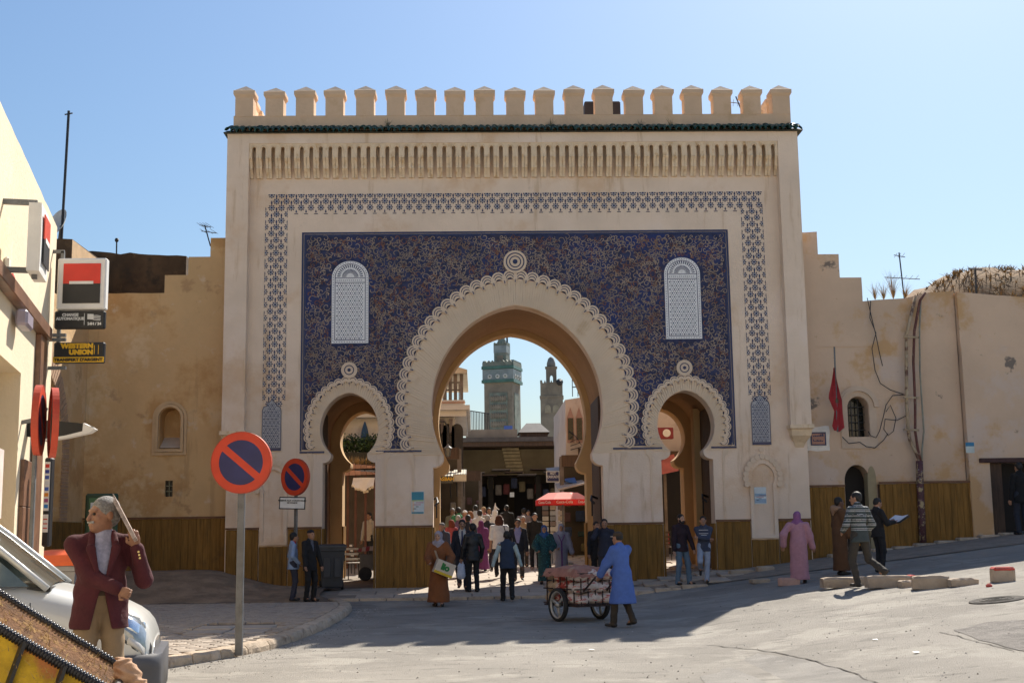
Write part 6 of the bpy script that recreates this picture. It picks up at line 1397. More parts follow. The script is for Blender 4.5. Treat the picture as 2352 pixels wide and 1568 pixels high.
def person(label, loc, face, H=1.72, hl=None, hr=None, fl=None, fr=None, lean=0., yaw=0., nod=0., top=None, legs=None, robe=None, head='hair', headc=None, skin=SKIN, res=.016, shoes=(.02,.018,.016), group=None, open_=None, shirt=None, hood=None, belly=0., long=.47, stripes=None, tie=None, turn=0., sleeve=1., moust=False, vest=None, bag=None, hintL=(-.7,-.7,-.6), hintR=(.7,-.7,-.6), lapels=False, belt=None, hs=1., name='person', curl=.5, wide=1., beard=False, brimc=None, hair_long=False, fist=0):
    """a clothed figure built round a posed skeleton; local frame: x right, y forward, z up"""
    o = thing(name, label, 'person', loc, face, group); M = o.matrix_basis.copy(); s = H/1.72
    def part(nm, VQ, m): return put(nm, npmesh(nm, *VQ, m), o, M)
    cl_, sl = math.cos(lean), math.sin(lean)
    def up(x, y, z):                                    # torso frame: leans forward and turns about the hips
        ct, st = math.cos(turn), math.sin(turn); x, y = x*ct-y*st, x*st+y*ct
        return np.array([x*s, (y*cl_+(z-.93)*sl)*s, (.93+(z-.93)*cl_-y*sl)*s])
    fl = np.array(fl if fl is not None else (-.10, .02, 0.), float); fr = np.array(fr if fr is not None else (.10, -.02, 0.), float)
    hipz = .93 - max(0, (max(abs(fl[1]), abs(fr[1]))-.15))*.12
    def low(x, y, z): return np.array([x, y, z])*s
    hipL, hipR = low(-.095, 0, hipz), low(.095, 0, hipz)
    ankL, ankR = low(fl[0], fl[1], .085+fl[2]), low(fr[0], fr[1], .085+fr[2])
    kneeL, ankL = ik(hipL, ankL, .43*s, .425*s, (-.08, 1, 0)); kneeR, ankR = ik(hipR, ankR, .43*s, .425*s, (.08, 1, 0))
    W_ = wide
    shL, shR = up(-.183*W_, -.01, 1.392), up(.183*W_, -.01, 1.392); neck = up(0, -.005, 1.46)
    hl = np.array(hl if hl is not None else (-.25, .06, .82), float)*s; hr = np.array(hr if hr is not None else (.25, .06, .82), float)*s
    if hl.shape and True: pass
    elL, wrL = ik(shL, hl, .29*s, .26*s, hintL); elR, wrR = ik(shR, hr, .29*s, .26*s, hintR)
    pel = up(0, -.01, .98); che = up(0, 0, 1.25)
    # head frame
    hc = up(0, .02, 1.60) + np.array([0, .03*s*math.sin(nod), 0]); cy, sy = math.cos(yaw+turn), math.sin(yaw+turn); cn, sn = math.cos(nod+lean*.6), math.sin(nod+lean*.6)
    Rz = np.array([[cy,-sy,0],[sy,cy,0],[0,0,1]]); Rx = np.array([[1,0,0],[0,cn,sn],[0,-sn,cn]]); HR = Rz@Rx
    def hd(x, y, z): return hc+HR@(np.array([x, y, z])*s*hs)
    he = lambda c, r, k=None: ell(hd(*c), np.array(r)*s*hs, HR, k)
    face_p = [he((0,-.01,.035), (.076,.095,.088)), he((0,.025,-.035), (.060,.075,.085)), he((0,.07,-.085), (.032,.03,.03)), cone(hd(0,.098,.015), hd(0,.116,-.025), .011*s, .017*s, k=.012), he((0,.085,.035), (.05,.018,.012), .02), he((-.08,-.005,0), (.012,.024,.034), .01), he((.08,-.005,0), (.012,.024,.034), .01), he((0,.097,-.062), (.026,.012,.010), .012), he((-.038,.07,-.02), (.02,.02,.02), .02), he((.038,.07,-.02), (.02,.02,.02), .02)]
    def hand(w, e, side):
        d = (w-e)/np.linalg.norm(w-e); out = []; sidev = np.cross(d, (0, 1, 0)); sidev = sidev/(np.linalg.norm(sidev)+1e-9); sidev *= side
        nrm = np.cross(d, sidev); P = [cone(w, w+d*.075*s, .026*s, .038*s, .55, nrm)]
        fing = []
        for q, (off, L) in enumerate(((-.030,.062),(-.010,.075),(.010,.071),(.028,.055))):
            a = w+d*.085*s+sidev*off*s; m_ = a+d*L*.55*s+nrm*L*curl*.25*s; t_ = a+d*L*(.95-.35*curl)*s+nrm*L*curl*.75*s; fing.append((a-d*.02*s, m_, t_, .0095*s))
        a = w+d*.035*s-sidev*.030*s; fing.append((a, a+d*.03*s-sidev*.028*s+nrm*.01*s, a+d*.065*s-sidev*.022*s+nrm*.025*s, .011*s))
        return P, fing, d
    PL, FL, dL = hand(wrL, elL, 1); PR, FR, dR = hand(wrR, elR, -1)
    body = [cone(pel, che, .125*s, .13*s, .72), cone(che, up(0,-.01,1.38), .13*s, .11*s, .7), cone(shL, shR, .06*s, .06*s), cone(neck, hd(0,-.02,-.06), .058*s, .052*s),
            cone(hipL, kneeL, .078*s, .052*s), cone(kneeL, ankL, .05*s, .036*s), cone(hipR, kneeR, .078*s, .052*s), cone(kneeR, ankR, .05*s, .036*s),
            cone(ankL, ankL+low(0,.11,-.05), .035*s, .03*s), cone(ankR, ankR+low(0,.11,-.05), .035*s, .03*s),
            cone(shL, elL, .05*s, .04*s), cone(elL, wrL, .04*s, .027*s), cone(shR, elR, .05*s, .04*s), cone(elR, wrR, .04*s, .027*s)]+face_p+PL+PR
    if res < .011: body += [c for f in FL+FR for c in (cone(f[0], f[1], f[3], f[3]*.95, k=.006), cone(f[1], f[2], f[3]*.95, f[3]*.8, k=.006))]
    V, Q = sdf(body, res, .025)
    bo = part('body', (V, Q), skin)
    if res >= .011:
        b = MB()
        for f in FL+FR: b.tube([f[0], f[1], f[2]], [f[3], f[3]*.95, f[3]*.75], 6)
        fm = b.mesh('fingers', skin, True); bm = bmesh.new(); bm.from_mesh(bo.data); bm.from_mesh(fm); bm.to_mesh(bo.data); bm.free(); bpy.data.meshes.remove(fm); bo.data.shade_smooth()
    for sx in (-1, 1):
        b = MB(); b.lathe([(.002,-.006),(.009,-.003),(.010,0),(.002,.006)], (0,0,0), 8, 'Y'); b.build('eye', EYE, o, True, M @ Matrix.Translation(hd(sx*.03, .092, .012)) @ Matrix.Diagonal((1.3*s,s,s,1)))
    if moust or beard:
        P = [cone(hd(-.03,.098,-.045), hd(.03,.098,-.045), .010*s, .010*s)]
        if beard: P += [he((0,.07,-.085), (.048,.045,.035)), he((-.055,.03,-.05), (.02,.04,.045)), he((.055,.03,-.05), (.02,.04,.045))]
        part('beard' if beard else 'moustache', sdf(P, max(.006, res*.6), .02), HAIRB if moust != 'grey' else HAIRG)
    r2 = max(.007, res*.9)
    up3 = HR@np.array([0,0,1.]); fw = HR@np.array([0,1.,0]); rt = HR@np.array([1.,0,0])
    hm = headc if headc is not None else HAIRB
    if isinstance(hm, tuple): hm = cloth(hm)
    if head == 'hair':
        P = [he((0,-.020,.048), (.088,.100,.092)), he((0,-.06,.0), (.075,.058,.078))]
        part('hair', sdf(P, r2, .02, subs=[he((0,.10,-.03), (.075,.075,.095))]), hm)
    elif head == 'short':
        part('hair', sdf([he((0,-.018,.044), (.085,.099,.091)), he((0,-.055,0), (.074,.054,.068))], r2, .02, subs=[he((0,.10,-.03), (.085,.085,.10))]), hm)
    elif head == 'long':
        P = [he((0,-.03,.045), (.10,.10,.088)), he((0,-.07,-.04), (.12,.075,.11)), he((0,-.08,-.10), (.12,.06,.08))]
        part('hair', sdf(P, r2, .03, subs=[he((0,.10,-.04), (.066,.085,.10))], folds=(.006, 60, 40, 1)), hm)
    elif head == 'scarf':
        P = [he((0,-.018,.035), (.094,.108,.102)), cone(hd(0,-.02,-.04), up(0,.0,1.44), .085*s, .11*s), cone(up(-.1,.0,1.43), up(.1,.0,1.43), .07*s, .07*s, .9), cone(up(0,.06,1.44), up(0,.085,1.33), .075*s, .03*s)]
        part('headscarf', sdf(P, r2, .04, subs=[he((0,.105,-.008), (.055,.07,.078))], folds=(.004, 45, 30, 2)), hm)
    elif head in ('cap', 'flatcap'):
        P = [he((0,-.012,.062), (.086,.102,.070))]; part('hair', sdf([he((0,-.03,.02), (.079,.085,.07))], r2, .02, subs=[he((0,.10,-.03), (.08,.085,.10))]), HAIRB)
        cp = part('cap', sdf(P, r2, .02, cuts=[(-up3, -(up3@hd(0,0,.035)))]), hm)
        bc = cloth(brimc) if brimc else hm
        put('brim', npmesh('brim', *sdf([ell(hd(0,.10,.045), np.array((.062,.075,.012))*s, HR)], r2*.8, .02), bc), cp, M)
    elif head == 'kufi': part('cap', sdf([he((0,-.012,.06), (.083,.097,.07))], r2, .02, cuts=[(-up3, -(up3@hd(0,0,.04)))]), hm)
    sh_m = cloth(shoes, .5)
    for side, a, ft, kn in ((-1, ankL, fl, kneeL), (1, ankR, fr, kneeR)):
        toe = np.array([side*.12, 1., 0]); toe /= np.linalg.norm(toe); pitch = min(.9, ft[2]*5)
        tv = toe*math.cos(pitch)+np.array([0, 0, -1.])*math.sin(pitch)
        b0 = a+np.array([0,0,-.045*s])-tv*.045*s; P = [cone(b0, b0+tv*.2*s, .042*s, .036*s, .85, (0,0,1)), cone(a+np.array([0,0,-.03*s]), a+np.array([0,0,.0]), .046*s, .042*s)]
        part('shoe', sdf(P, r2, .03, cuts=[((0,0,-1), .0-(ft[2]*s*.6 if ft[2] > .02 else 0))]), sh_m)
    if legs is not None:
        lm = cloth(legs) if isinstance(legs, tuple) else legs; lw = .014
        P = [cone(hipL+low(.01,0,.02), kneeL, .095*s+lw*.3, .066*s+lw*.3), cone(kneeL, ankL+low(0,-.005,-.02), .064*s+lw*.3, .058*s+lw*.2), cone(hipR+low(-.01,0,.02), kneeR, .095*s+lw*.3, .066*s+lw*.3), cone(kneeR, ankR+low(0,-.005,-.02), .064*s+lw*.3, .058*s+lw*.2), cone(up(-.06,0,.98), up(.06,0,.98), .105*s, .105*s, .95), cone(pel, up(0,0,1.06), .13*s, .135*s+belly, .78)]
        part('trousers', sdf(P, r2, .03, cuts=[(up(0,0,1)-up(0,0,0), (up(0,0,1)-up(0,0,0))@up(0,0,1.07))] if lean < .6 else (), folds=(.006, 26, 19, H*7)), lm)
    def sleeves(rs, re, rw, frac=1.):
        out = []
        for sh, el, wr in ((shL, elL, wrL), (shR, elR, wrR)):
            out.append(cone(sh, el, rs*s, re*s))
            if frac > .5: w2 = el+(wr-el)*min(1, (frac-.5)*2); out.append(cone(el, w2-(wr-el)*.03, re*s, rw*s))
        return out
    upd = up(0,0,1)-up(0,0,0); upd = upd/np.linalg.norm(upd)
    if shirt is not None:
        part('shirt', sdf([cone(up(0,0,1.02), che, .138*s+belly, .146*s+belly*.6, .76), cone(che, up(0,-.01,1.39), .146*s+belly*.6, .115*s, .74), cone(neck, up(0,.005,1.50), .07*s, .064*s)]+(sleeves(.062,.05,.042) if vest is not None else []), r2, .03, folds=(.003, 40, 22, 1), cuts=[(-upd, -(upd@up(0,0,1.03)))] if vest is None else ()), cloth(shirt) if isinstance(shirt, tuple) else shirt)
    if tie is not None: part('tie', sdf([cone(up(0,.128,1.44), up(0,.128+belly*.6,1.40), .018*s, .014*s), cone(up(0,.130+belly,1.40), up(0,.125+belly,1.12), .016*s, .036*s, .35)], r2*.7, .01), cloth(tie))
    tc = vest if vest is not None else top
    if tc is not None:
        tm = cloth(tc) if isinstance(tc, tuple) else tc; hz = (1.72*0+.93)-(.93-long*1.72) if False else None
        hemz = long*1.72
        P = [cone(up(0,0,max(hemz, .82)), up(0,0,1.05), (.158+.02*(hemz < .85))*s+belly*.8, .146*s+belly, .80), cone(up(0,0,1.05), che, .146*s+belly, .155*s+belly*.6, .78), cone(che, up(0,-.012,1.38), .155*s+belly*.6, .125*s, .76), cone(shL+low(.02,0,-.0), up(0,-.01,1.43), .062*s, .07*s), cone(shR+low(-.02,0,-.0), up(0,-.01,1.43), .062*s, .07*s), cone(neck, up(0,-.012,1.485), .076*s, .068*s)]
        if hemz < .82: P.append(cone(up(0,0,hemz), up(0,0,.98), .185*s+belly*.5, .152*s+belly, .82))
        SLV = sleeves(.067, .060, .05, sleeve) if vest is None else []
        subs = []
        if open_:
            wz0, wz1, ww = open_[:3]
            o0 = up(0,0,0); ex, ey, ez = ((up(*e)-o0)/s for e in ((1,0,0),(0,1,0),(0,0,1)))
            def wedge(X, z0=wz0, z1=wz1, w=ww, st=open_[3] if len(open_) > 3 else 0.):
                v = (X-o0)/s; x, y, z = v@ex, v@ey, v@ez; t = np.clip((z-z0)/(z1-z0), 0, 1)
                if st: mid = st; half = np.where(z > mid, .012+(w-.012)*(z-mid)/(z1-mid), .012+(mid-z)*.22)
                else: half = .008+(w-.008)*t
                return np.maximum.reduce([np.abs(x)-half, z0-z, z-z1-.04, .02-y])*s
            subs.append(wedge)
        cut = [(-upd, -(upd@up(0,0,hemz)))]
        jk = part('vest' if vest is not None else 'jacket' if open_ else 'top', sdf(P, r2, .035, cuts=cut, subs=subs, folds=(.0075, 24, 17, H*11), late=SLV), tm)
        if stripes:
            me = jk.data
            for mm_ in stripes[1:]: me.materials.append(mm_)
            me.materials[0] = stripes[0]; co = np.empty(len(me.vertices)*3, np.float32); me.vertices.foreach_get('co', co); z = co.reshape(-1, 3)[:, 2]
            li = np.empty(len(me.loops), np.int32); me.loops.foreach_get('vertex_index', li); zf_ = z[li].reshape(-1, 4).mean(1)/s
            ph = (zf_*1000 % 85); mi = np.where(zf_ < 1.0, 0, np.where(ph < 14, 1, np.where(ph < 30, 2, np.where(ph < 40, 1, 0)))); me.polygons.foreach_set('material_index', mi.astype(np.int32))
    if lapels:
        for sx in (-1, 1): put('lapel', npmesh('lapel', *sdf([cone(up(sx*.075,.03,1.475), up(sx*.088,.125+belly*.5,1.36), .022*s, .03*s, .5), cone(up(sx*.088,.125+belly*.5,1.36), up(sx*.02,.142+belly,1.12), .034*s, .008*s, .45)], r2*.8, .015), tm), jk, M)
        for k in range(3): put('cuff_button', MB().lathe([(.008,0),(.008,.006)], (0,0,0), 8).mesh('cuff_button', pmat('brass', (.5,.38,.16), .35, .1, 9, metal=.8)), jk, M @ Matrix.Translation(wrL-dL*(.03+.025*k)*s+np.array([0,.052,0])*s) @ Matrix.Rotation(-math.pi/2, 4, 'X'))
    if belt is not None: part('belt', sdf([cone(up(0,0,1.035), up(0,0,1.045), .150*s+belly, .150*s+belly, .80)], r2*.6, .01, cuts=[(upd, upd@up(0,0,1.062)), (-upd, -(upd@up(0,0,1.022)))]), cloth(belt))
    if robe is not None:
        rm = cloth(robe) if isinstance(robe, tuple) else robe; hemz = .10 if long > .4 else long*1.72
        fx = (fl[0]+fr[0])/2*s; fy = (fl[1]+fr[1])/2*s; spread = max(.19, abs(fl[1]-fr[1])*.5+.12, abs(fl[0]-fr[0])*.5+.1)
        P = [cone((fx, fy, hemz*s+.02), up(0,-.01,.95), (spread+.015)*s, .178*s+belly, .85), cone(up(0,-.01,.95), che, .178*s+belly, .165*s+belly*.7, .80), cone(che, up(0,-.012,1.38), .165*s+belly*.7, .13*s, .76), cone(shL+low(.02,0,0), shR+low(-.02,0,0), .07*s, .07*s), cone(neck, up(0,-.01,1.475), .078*s, .07*s)]+sleeves(.082, .082, .078)
        rb = part('robe', sdf(P, r2, .05, cuts=[((0,0,-1), -hemz*s)], folds=(.009, 19, 7, H*5)), rm)
        if hood: put('hood', npmesh('hood', *sdf([cone(up(-.07,-.10,1.46), up(.07,-.10,1.46), .06*s, .06*s), cone(up(0,-.12,1.47), up(0,-.15,1.33), .085*s, .02*s), cone(up(-.10,-.02,1.47), up(-.05,.06,1.42), .04*s, .03*s), cone(up(.10,-.02,1.47), up(.05,.06,1.42), .04*s, .03*s)], r2, .05, folds=(.004, 40, 30, 1)), rm if hood is True else cloth(hood)), rb, M)
    person.last = dict(o=o, M=M, wrL=wrL, wrR=wrR, dL=dL, dR=dR, hd=hd, up=up)
    return o
def pl(px_, py_, face, **k):                            # stand someone where the sight line meets the ground
    x, y, z = gp(px_, py_); return (x, y, z+(PV if x < kx(y) and y < 29.4 else (.03 if y > 29.7 else 0))), R(face)
def pp(pxf, pyf, pyh, face, zoff=None):
    """place by the feet, size by the head"""
    x, y, z = gp(pxf, pyf)
    z += zoff if zoff is not None else (PV if x < kx(y) and y < 29.4 else (.03 if y > 29.7 else 0))
    H = at(pxf, pyh, y)[1]-z
    return (x, y, z), R(face), min(1.86, max(1.5, H*.985))
def P_(label, pxf, pyf, pyh, face, **k):
    loc, f, H = pp(pxf, pyf, pyh, face); return person(label, loc, f, H, **k)
WALK = dict(fl=(-.09, .26, 0), fr=(.09, -.24, .07)); WALK2 = dict(fl=(-.09, -.24, .07), fr=(.09, .26, 0))
LILAC = (.34,.31,.36)
# --- by the small sign
P_('man in pale blue jacket over a red top standing by the small parking sign', 672, 1392, 1221, -75, top=(.26,.36,.55), shirt=(.45,.03,.03), legs=(.035,.04,.065), hl=(-.22,.12,.95), hr=(.22,.12,.95), open_=(1.0,1.46,.10), yaw=.15, long=.46)
P_('man in black suit and dark cap next to the man in pale blue', 711, 1394, 1214, -130, top=(.014,.013,.013), legs=(.014,.013,.014), head='kufi', headc=(.012,.012,.02), shirt=(.10,.11,.14), open_=(1.2,1.46,.05), hl=(-.27,.12,.84), hr=(.27,.14,.84), long=.43)
# --- woman with the carton
P_('woman in rust brown robe and pale headscarf carrying a carton', 1008, 1392, 1217, 172, robe=(.21,.075,.025), head='scarf', headc=LILAC, hl=(-.30,.24,1.0), hr=(.16,.30,1.02), hintL=(-.6,-.3,-1), hintR=(.6,-.3,-1), skin=SKIN2, fl=(-.1,.14,0), fr=(.1,-.12,0), yaw=-.1)
bx, by_, bz = gp(1025, 1392); cen = Wp(1022, 1305, by_-.42); o = thing('carton', 'white and yellow grocery carton with green lettering held by the woman in brown', 'box', cen, R(12))
MBx = T(*cen, R(10), 0, R(22)); w_, h_ = .42, .30
b = MB(); b.cbox(-w_/2, w_/2, -.02, .30, -h_/2, h_/2, .006); b.build('box', pmat('carton_white', (.60,.52,.42), .85, .06, 9), o, M=MBx)
MB().box(-w_/2, w_/2, -.026, -.0205, -h_/2, -h_/2+.055).build('yellow_band', pmat('carton_yellow', (.68,.46,.03), .8), o, M=MBx)
text('lettering', 'lio', .19, pmat('carton_green', (.03,.19,.05), .8), o, MBx @ T(.0, -.026, .02) @ FACE, bold=.012)
b = MB(); b.add([(-w_/2, -.02, h_/2), (-w_/2, .3, h_/2), (-w_/2-.12, .3, h_/2+.14), (-w_/2-.12, -.02, h_/2+.14)], [(0,1,2,3)]); b.build('flap', MATS['carton_white'], o, M=MBx)
# --- the group under the main arch
P_('man in open dark suit with white shirt and blue tie under the arch', 1063, 1357, 1191, 178, top=(.018,.02,.03), shirt=(.55,.52,.48), legs=(.02,.022,.035), tie=(.02,.03,.10), open_=(.95,1.47,.105), belly=.012, moust=True, **WALK)
P_('man in black leather jacket seen from behind holding a plastic bag', 1087, 1362, 1199, 20, top=pmat('leather', (.012,.012,.013), .45, .2, 20, .3, 60), legs=(.016,.016,.017), head='short', hl=(-.27,.10,.80), hr=(.24,.05,.86), long=.45)
L = person.last; q = L['M'] @ Vector(L['wrL']+L['dL']*.1); o = thing('plastic_bag', 'pale blue and white plastic carrier bag hanging from the leather jacketed man', 'bag', tuple(q-Vector((0,0,.42))))
V, Q = sdf([cone((0,0,-.30), (0,0,-.12), .11, .09, .55), cone((-.05,0,-.12), (-.03,0,.0), .03, .012), cone((.05,0,-.12), (.03,0,.0), .03, .012)], .012, .03, folds=(.008, 50, 40, 1)); put('sack', npmesh('sack', V, Q, pmat('bag_plastic', (.50,.55,.66), .35, .1, 9, .2, 30, [((.3,.05,.06),11,.62,.68,.8), ((.1,.14,.35),9,.6,.68,.7)])), o, T(*q, R(15)))
P_('woman in purple hooded robe walking away under the arch', 1106, 1316, 1195, 15, robe=(.19,.045,.15), head='scarf', headc=(.16,.03,.12), fl=(-.1,.16,0), fr=(.1,-.14,.03))
P_('man in navy vest and pale shirt walking away from the viewer', 1166, 1381, 1217, 5, vest=(.025,.04,.075), shirt=(.38,.48,.50), legs=(.013,.013,.014), head='short', headc=HAIRB, hl=(-.36,.04,.86), hr=(.36,.06,.86), fl=(-.10,.14,0), fr=(.1,-.16,.06), belly=.015, skin=SKIN3)
P_('balding man in lavender shirt and dark jacket facing the square', 1191, 1338, 1189, 175, top=(.02,.02,.025), shirt=(.30,.27,.42), legs=(.02,.02,.025), open_=(.95,1.47,.12), head='short', moust=True, hr=(.2,.25,1.05), **WALK2)
P_('young man in black sweater with light shoes walking towards the square', 1230, 1310, 1176, 182, top=(.014,.014,.015), legs=(.014,.014,.017), shoes=(.5,.38,.32), head='short', fl=(-.09,.2,0), fr=(.09,-.1,0), skin=SKIN2, hl=(-.27,.16,.9))
P_('man in mottled tan shirt behind the man in lavender', 1203, 1303, 1183, 185, top=(.33,.25,.17), legs=(.05,.045,.04), head='short', headc=HAIRG)
P_('woman in blue headscarf and teal flowered dress', 1252, 1344, 1206, 178, robe=pmat('teal_flowers', (.012,.05,.055), .85, .2, 10, 0, 40, [((.03,.20,.22),28,.56,.62,.9)]), head='scarf', headc=(.03,.085,.24), hl=(-.2,.22,1.0), hr=(.2,.2,1.0), res=.016)
P_('woman in silver lilac robe with a purple sash and pale headscarf', 1291, 1338, 1201, 180, robe=(.27,.26,.32), head='scarf', headc=(.33,.33,.42), hl=(-.32,.12,.82), hr=(.14,.26,1.02), skin=SKIN)
L = person.last; b = MB(); b.T = L['M']; b.bar(L['up'](-.10,.13,1.40), L['up'](0,.155,1.18), .03, .02); b.bar(L['up'](.10,.13,1.40), L['up'](0,.155,1.18), .03, .02); b.bar(L['up'](0,.157,1.2), L['up'](0,.19,.45), .04, .02); put('sash', b.mesh('sash', cloth((.15,.06,.19))), L['o'])
P_('woman in white top with loose brown hair and black skirt walking away', 1148, 1330, 1181, 2, top=(.72,.70,.69), legs=(.014,.013,.014), head='long', headc=(.09,.03,.015), sleeve=.55, wide=1.08, belly=.02, **WALK2)
L = person.last; b = MB(); b.T = L['M']; b.tube([L['up'](.12,-.13,1.44), L['up'](.18,-.16,1.2), L['up'](.2,-.1,1.0)], .012, 5); put('bag_strap', b.mesh('bag_strap', black_paint), L['o'])
P_('grey haired man in dark jacket behind the woman with the carton', 1016, 1345, 1198, 150, top=(.05,.055,.08), legs=(.03,.03,.035), head='kufi', headc=(.16,.16,.16))
P_('bald man in navy jacket among the crowd', 1121, 1310, 1180, -5, top=(.02,.022,.035), legs=(.02,.02,.03), head='short', headc=HAIRG, **WALK)
# --- phone call by the right pier
P_('man in navy jacket phoning beside the right pier', 1392, 1352, 1189, 165, top=(.022,.026,.045), legs=(.03,.03,.035), head='short', hr=(.17,.13,1.47), hintR=(.4,.3,-1), moust=True, yaw=.2, long=.45, curl=.9, wide=1.05, belly=.01)
L = person.last; q = L['wrR']+L['dR']*.1; o = thing('mobile_phone', 'mobile phone held to the ear of the man in navy', 'phone', tuple(L['M'] @ Vector(q))); MB().cbox(-.025, .025, -.01, .01, -.06, .06, .005).build('handset', black_paint, o, M=L['M'] @ T(*(L['hd'](.095, .02, -.02)), 0, .2))
P_('older man in black coat standing behind the man phoning', 1372, 1345, 1195, 200, top=(.013,.013,.014), legs=(.014,.014,.015), head='short', long=.42)
# --- right arch
P_('bearded man in maroon black sweater and blue jeans under the right arch', 1568, 1346, 1178, -150, top=(.024,.012,.018), legs=(.10,.16,.23), head='short', beard=True, hl=(-.26,.18,.82), hr=(.26,.05,.82), fl=(-.16,.08,0), fr=(.12,-.04,0), skin=SKIN2)
st = [cloth((.045,.055,.09)), cloth((.045,.055,.09)), cloth((.36,.37,.40))]
P_('man with folded arms leaning in a striped grey blue sweater and pale jeans', 1620, 1341, 1183, 172, top=(.045,.055,.09), legs=(.30,.35,.45), head='short', hl=(.13,.22,1.17), hr=(-.13,.24,1.13), hintL=(-.7,.2,-1), hintR=(.7,.2,-1), fl=(-.04,.10,0), fr=(.10,-.16,.30), lean=-.05)
L = person.last; b = MB(); b.T = L['M']
for k in (1.27, 1.23, 1.36): b.bar(L['up'](-.12, .133, k), L['up'](.12, .133, k), .012, .014)
put('chest_stripe', b.mesh('chest_stripe', cloth((.5,.5,.52))), L['o'])['kind'] = 'stuff'
# --- group at the right wall
P_('woman in pink robe and violet headscarf walking away', 1838, 1340, 1172, -12, robe=(.42,.22,.27), head='scarf', headc=(.25,.10,.24), hl=(-.36,-.02,.92), hr=(.36,.10,.80), fl=(-.12,-.05,0), fr=(.12,.10,0), belly=.015, wide=1.1)
P_('man in brown hooded robe in profile with an orange envelope', 1934, 1320, 1139, -78, robe=(.115,.055,.024), hood=(.30,.18,.11), head='short', skin=SKIN3, hr=(.22,.14,.80))
L = person.last; o = thing('envelope', 'orange envelope in the hand of the man in the brown robe', 'envelope', tuple(L['M'] @ Vector(L['wrR']+L['dR']*.12))); MB().cbox(-.01, .01, -.02, .22, -.12, .02, .003).build('paper', pmat('orange_paper', (.62,.30,.06), .8, .05, 9), o, M=L['M'] @ T(*(L['wrR']+L['dR']*.10), 0, 0, 0))
stz = [cloth((.05,.065,.065)), cloth((.42,.43,.43)), cloth((.018,.022,.024))]
P_('man in striped sweater and grey trousers striding over the kerbstones', 1981, 1348, 1126, 24, top=(.05,.065,.065), stripes=stz, legs=(.045,.04,.034), head='short', hl=(-.18,.24,1.02), hr=(.24,.16,.95), fl=(-.06,.05,0), fr=(.24,-.34,.22), yaw=.5, skin=SKIN, lean=.04)
P_('man in black suit reading white papers by the doorway', 2022, 1314, 1141, -72, top=(.012,.012,.014), shirt=(.5,.5,.52), legs=(.013,.013,.016), head='short', hl=(-.06,.36,1.18), hr=(.18,.34,1.16), hintL=(-.4,-.3,-1), hintR=(.4,-.3,-1), nod=.35, open_=(1.15,1.46,.05))
L = person.last; q = L['M'] @ Vector((L['wrL']+L['wrR'])/2+np.array([0,.12,.03])); o = thing('papers', 'open white papers in a dark folder held by the reading man', 'papers', tuple(q)); MP = T(*q, R(-72), R(28))
b = MB(); b.add([(-.24,-.1,.015), (0,-.1,0), (0,.2,0), (-.24,.2,.03)], [(0,1,2,3)]); b.add([(0,-.1,0), (.24,-.1,.02), (.24,.2,.03), (0,.2,0)], [(0,1,2,3)]); b.build('sheet', pmat('paper_white', (.78,.77,.80), .7), o, M=MP)
MB().cbox(-.25, .25, -.11, .21, -.02, -.004, .004).build('folder', black_paint, o, M=MP)
x, y = at(2342, 1100, 31.3)[0], 31.3; person('man in black jacket waiting at the dark shop doorway', (x, y, gz(x, y)), R(10), 1.78, top=(.008,.008,.009), legs=(.02,.025,.04), shirt=(.5,.5,.5), head='short', long=.44)
# --- porter with blue coat
P_('man in long blue work coat and brown cap pushing the loaded handcart', 1432, 1440, 1217, 40, top=None, robe=(.075,.145,.42), long=.25, legs=(.045,.035,.025), head='cap', headc=(.06,.04,.025), brimc=(.4,.36,.3), hl=(-.20,.42,.86), hr=(.16,.44,.86), fl=(-.12,.14,0), fr=(.12,-.14,.05), lean=.10, res=.014, shoes=(.03,.024,.018))
# --- background crowd
BG = [(1040,1285,1165,160,(.34,.32,.24),(.05,.05,.06),'short',HAIRG,'man in beige shirt at the left of the distant crowd'), (1054,1290,1163,20,(.05,.22,.10),(.05,.06,.1),'short',HAIRB,'person in green top in the distant crowd'), (1069,1295,1170,30,(.42,.25,.3),(.1,.1,.14),'kufi',(.7,.7,.7),'person in white cap and pink top in the distant crowd'), (1081,1290,1172,10,(.03,.25,.26),(.1,.1,.1),'long',(.2,.09,.04),'person in turquoise top in the distant crowd'), (1093,1280,1158,0,(.62,.62,.66),(.05,.05,.07),'short',HAIRB,'tall man in white shirt deep in the crowd'), (1103,1300,1169,5,(.60,.60,.60),(.06,.06,.07),'short',HAIRB,'man in white shirt in the middle of the crowd'), (1112,1278,1162,170,(.35,.12,.10),(.08,.07,.06),'short',(.36,.24,.12),'fair haired person in the distant crowd'), (1124,1282,1164,190,(.4,.35,.3),(.05,.05,.05),'short',HAIRB,'man in pale jacket in the distant crowd'), (1053,1305,1181,-20,(.12,.08,.16),(.05,.05,.05),'short',HAIRG,'grey haired person in violet top in the crowd'), (1165,1275,1158,5,(.02,.02,.022),(.02,.02,.02),'short',HAIRB,'lone man in black walking into the market'), (1205,1285,1165,0,(.20,.17,.18),(.06,.06,.07),'short',HAIRB,'man in mauve grey shirt walking into the market'), (1037,1310,1192,30,(.3,.06,.07),(.04,.04,.05),'long',(.14,.03,.015),'woman with red hair near the cafe'), (1076,1325,1180,10,(.03,.03,.04),(.03,.03,.035),'short',HAIRB,'man in dark jacket behind the man with the tie'), (1215,1268,1170,185,(.04,.05,.07),(.03,.03,.03),'short',HAIRB,'man in slate top in the shade of the market')]
for i, (pxf, pyf, pyh, fc, tp, lg, hd_, hc_, lab) in enumerate(BG):
    P_(lab, pxf, pyf, pyh, fc, top=tp, legs=lg, head=hd_, headc=hc_, res=.024, group='crowd beyond the gate', **(WALK if i % 2 else WALK2))
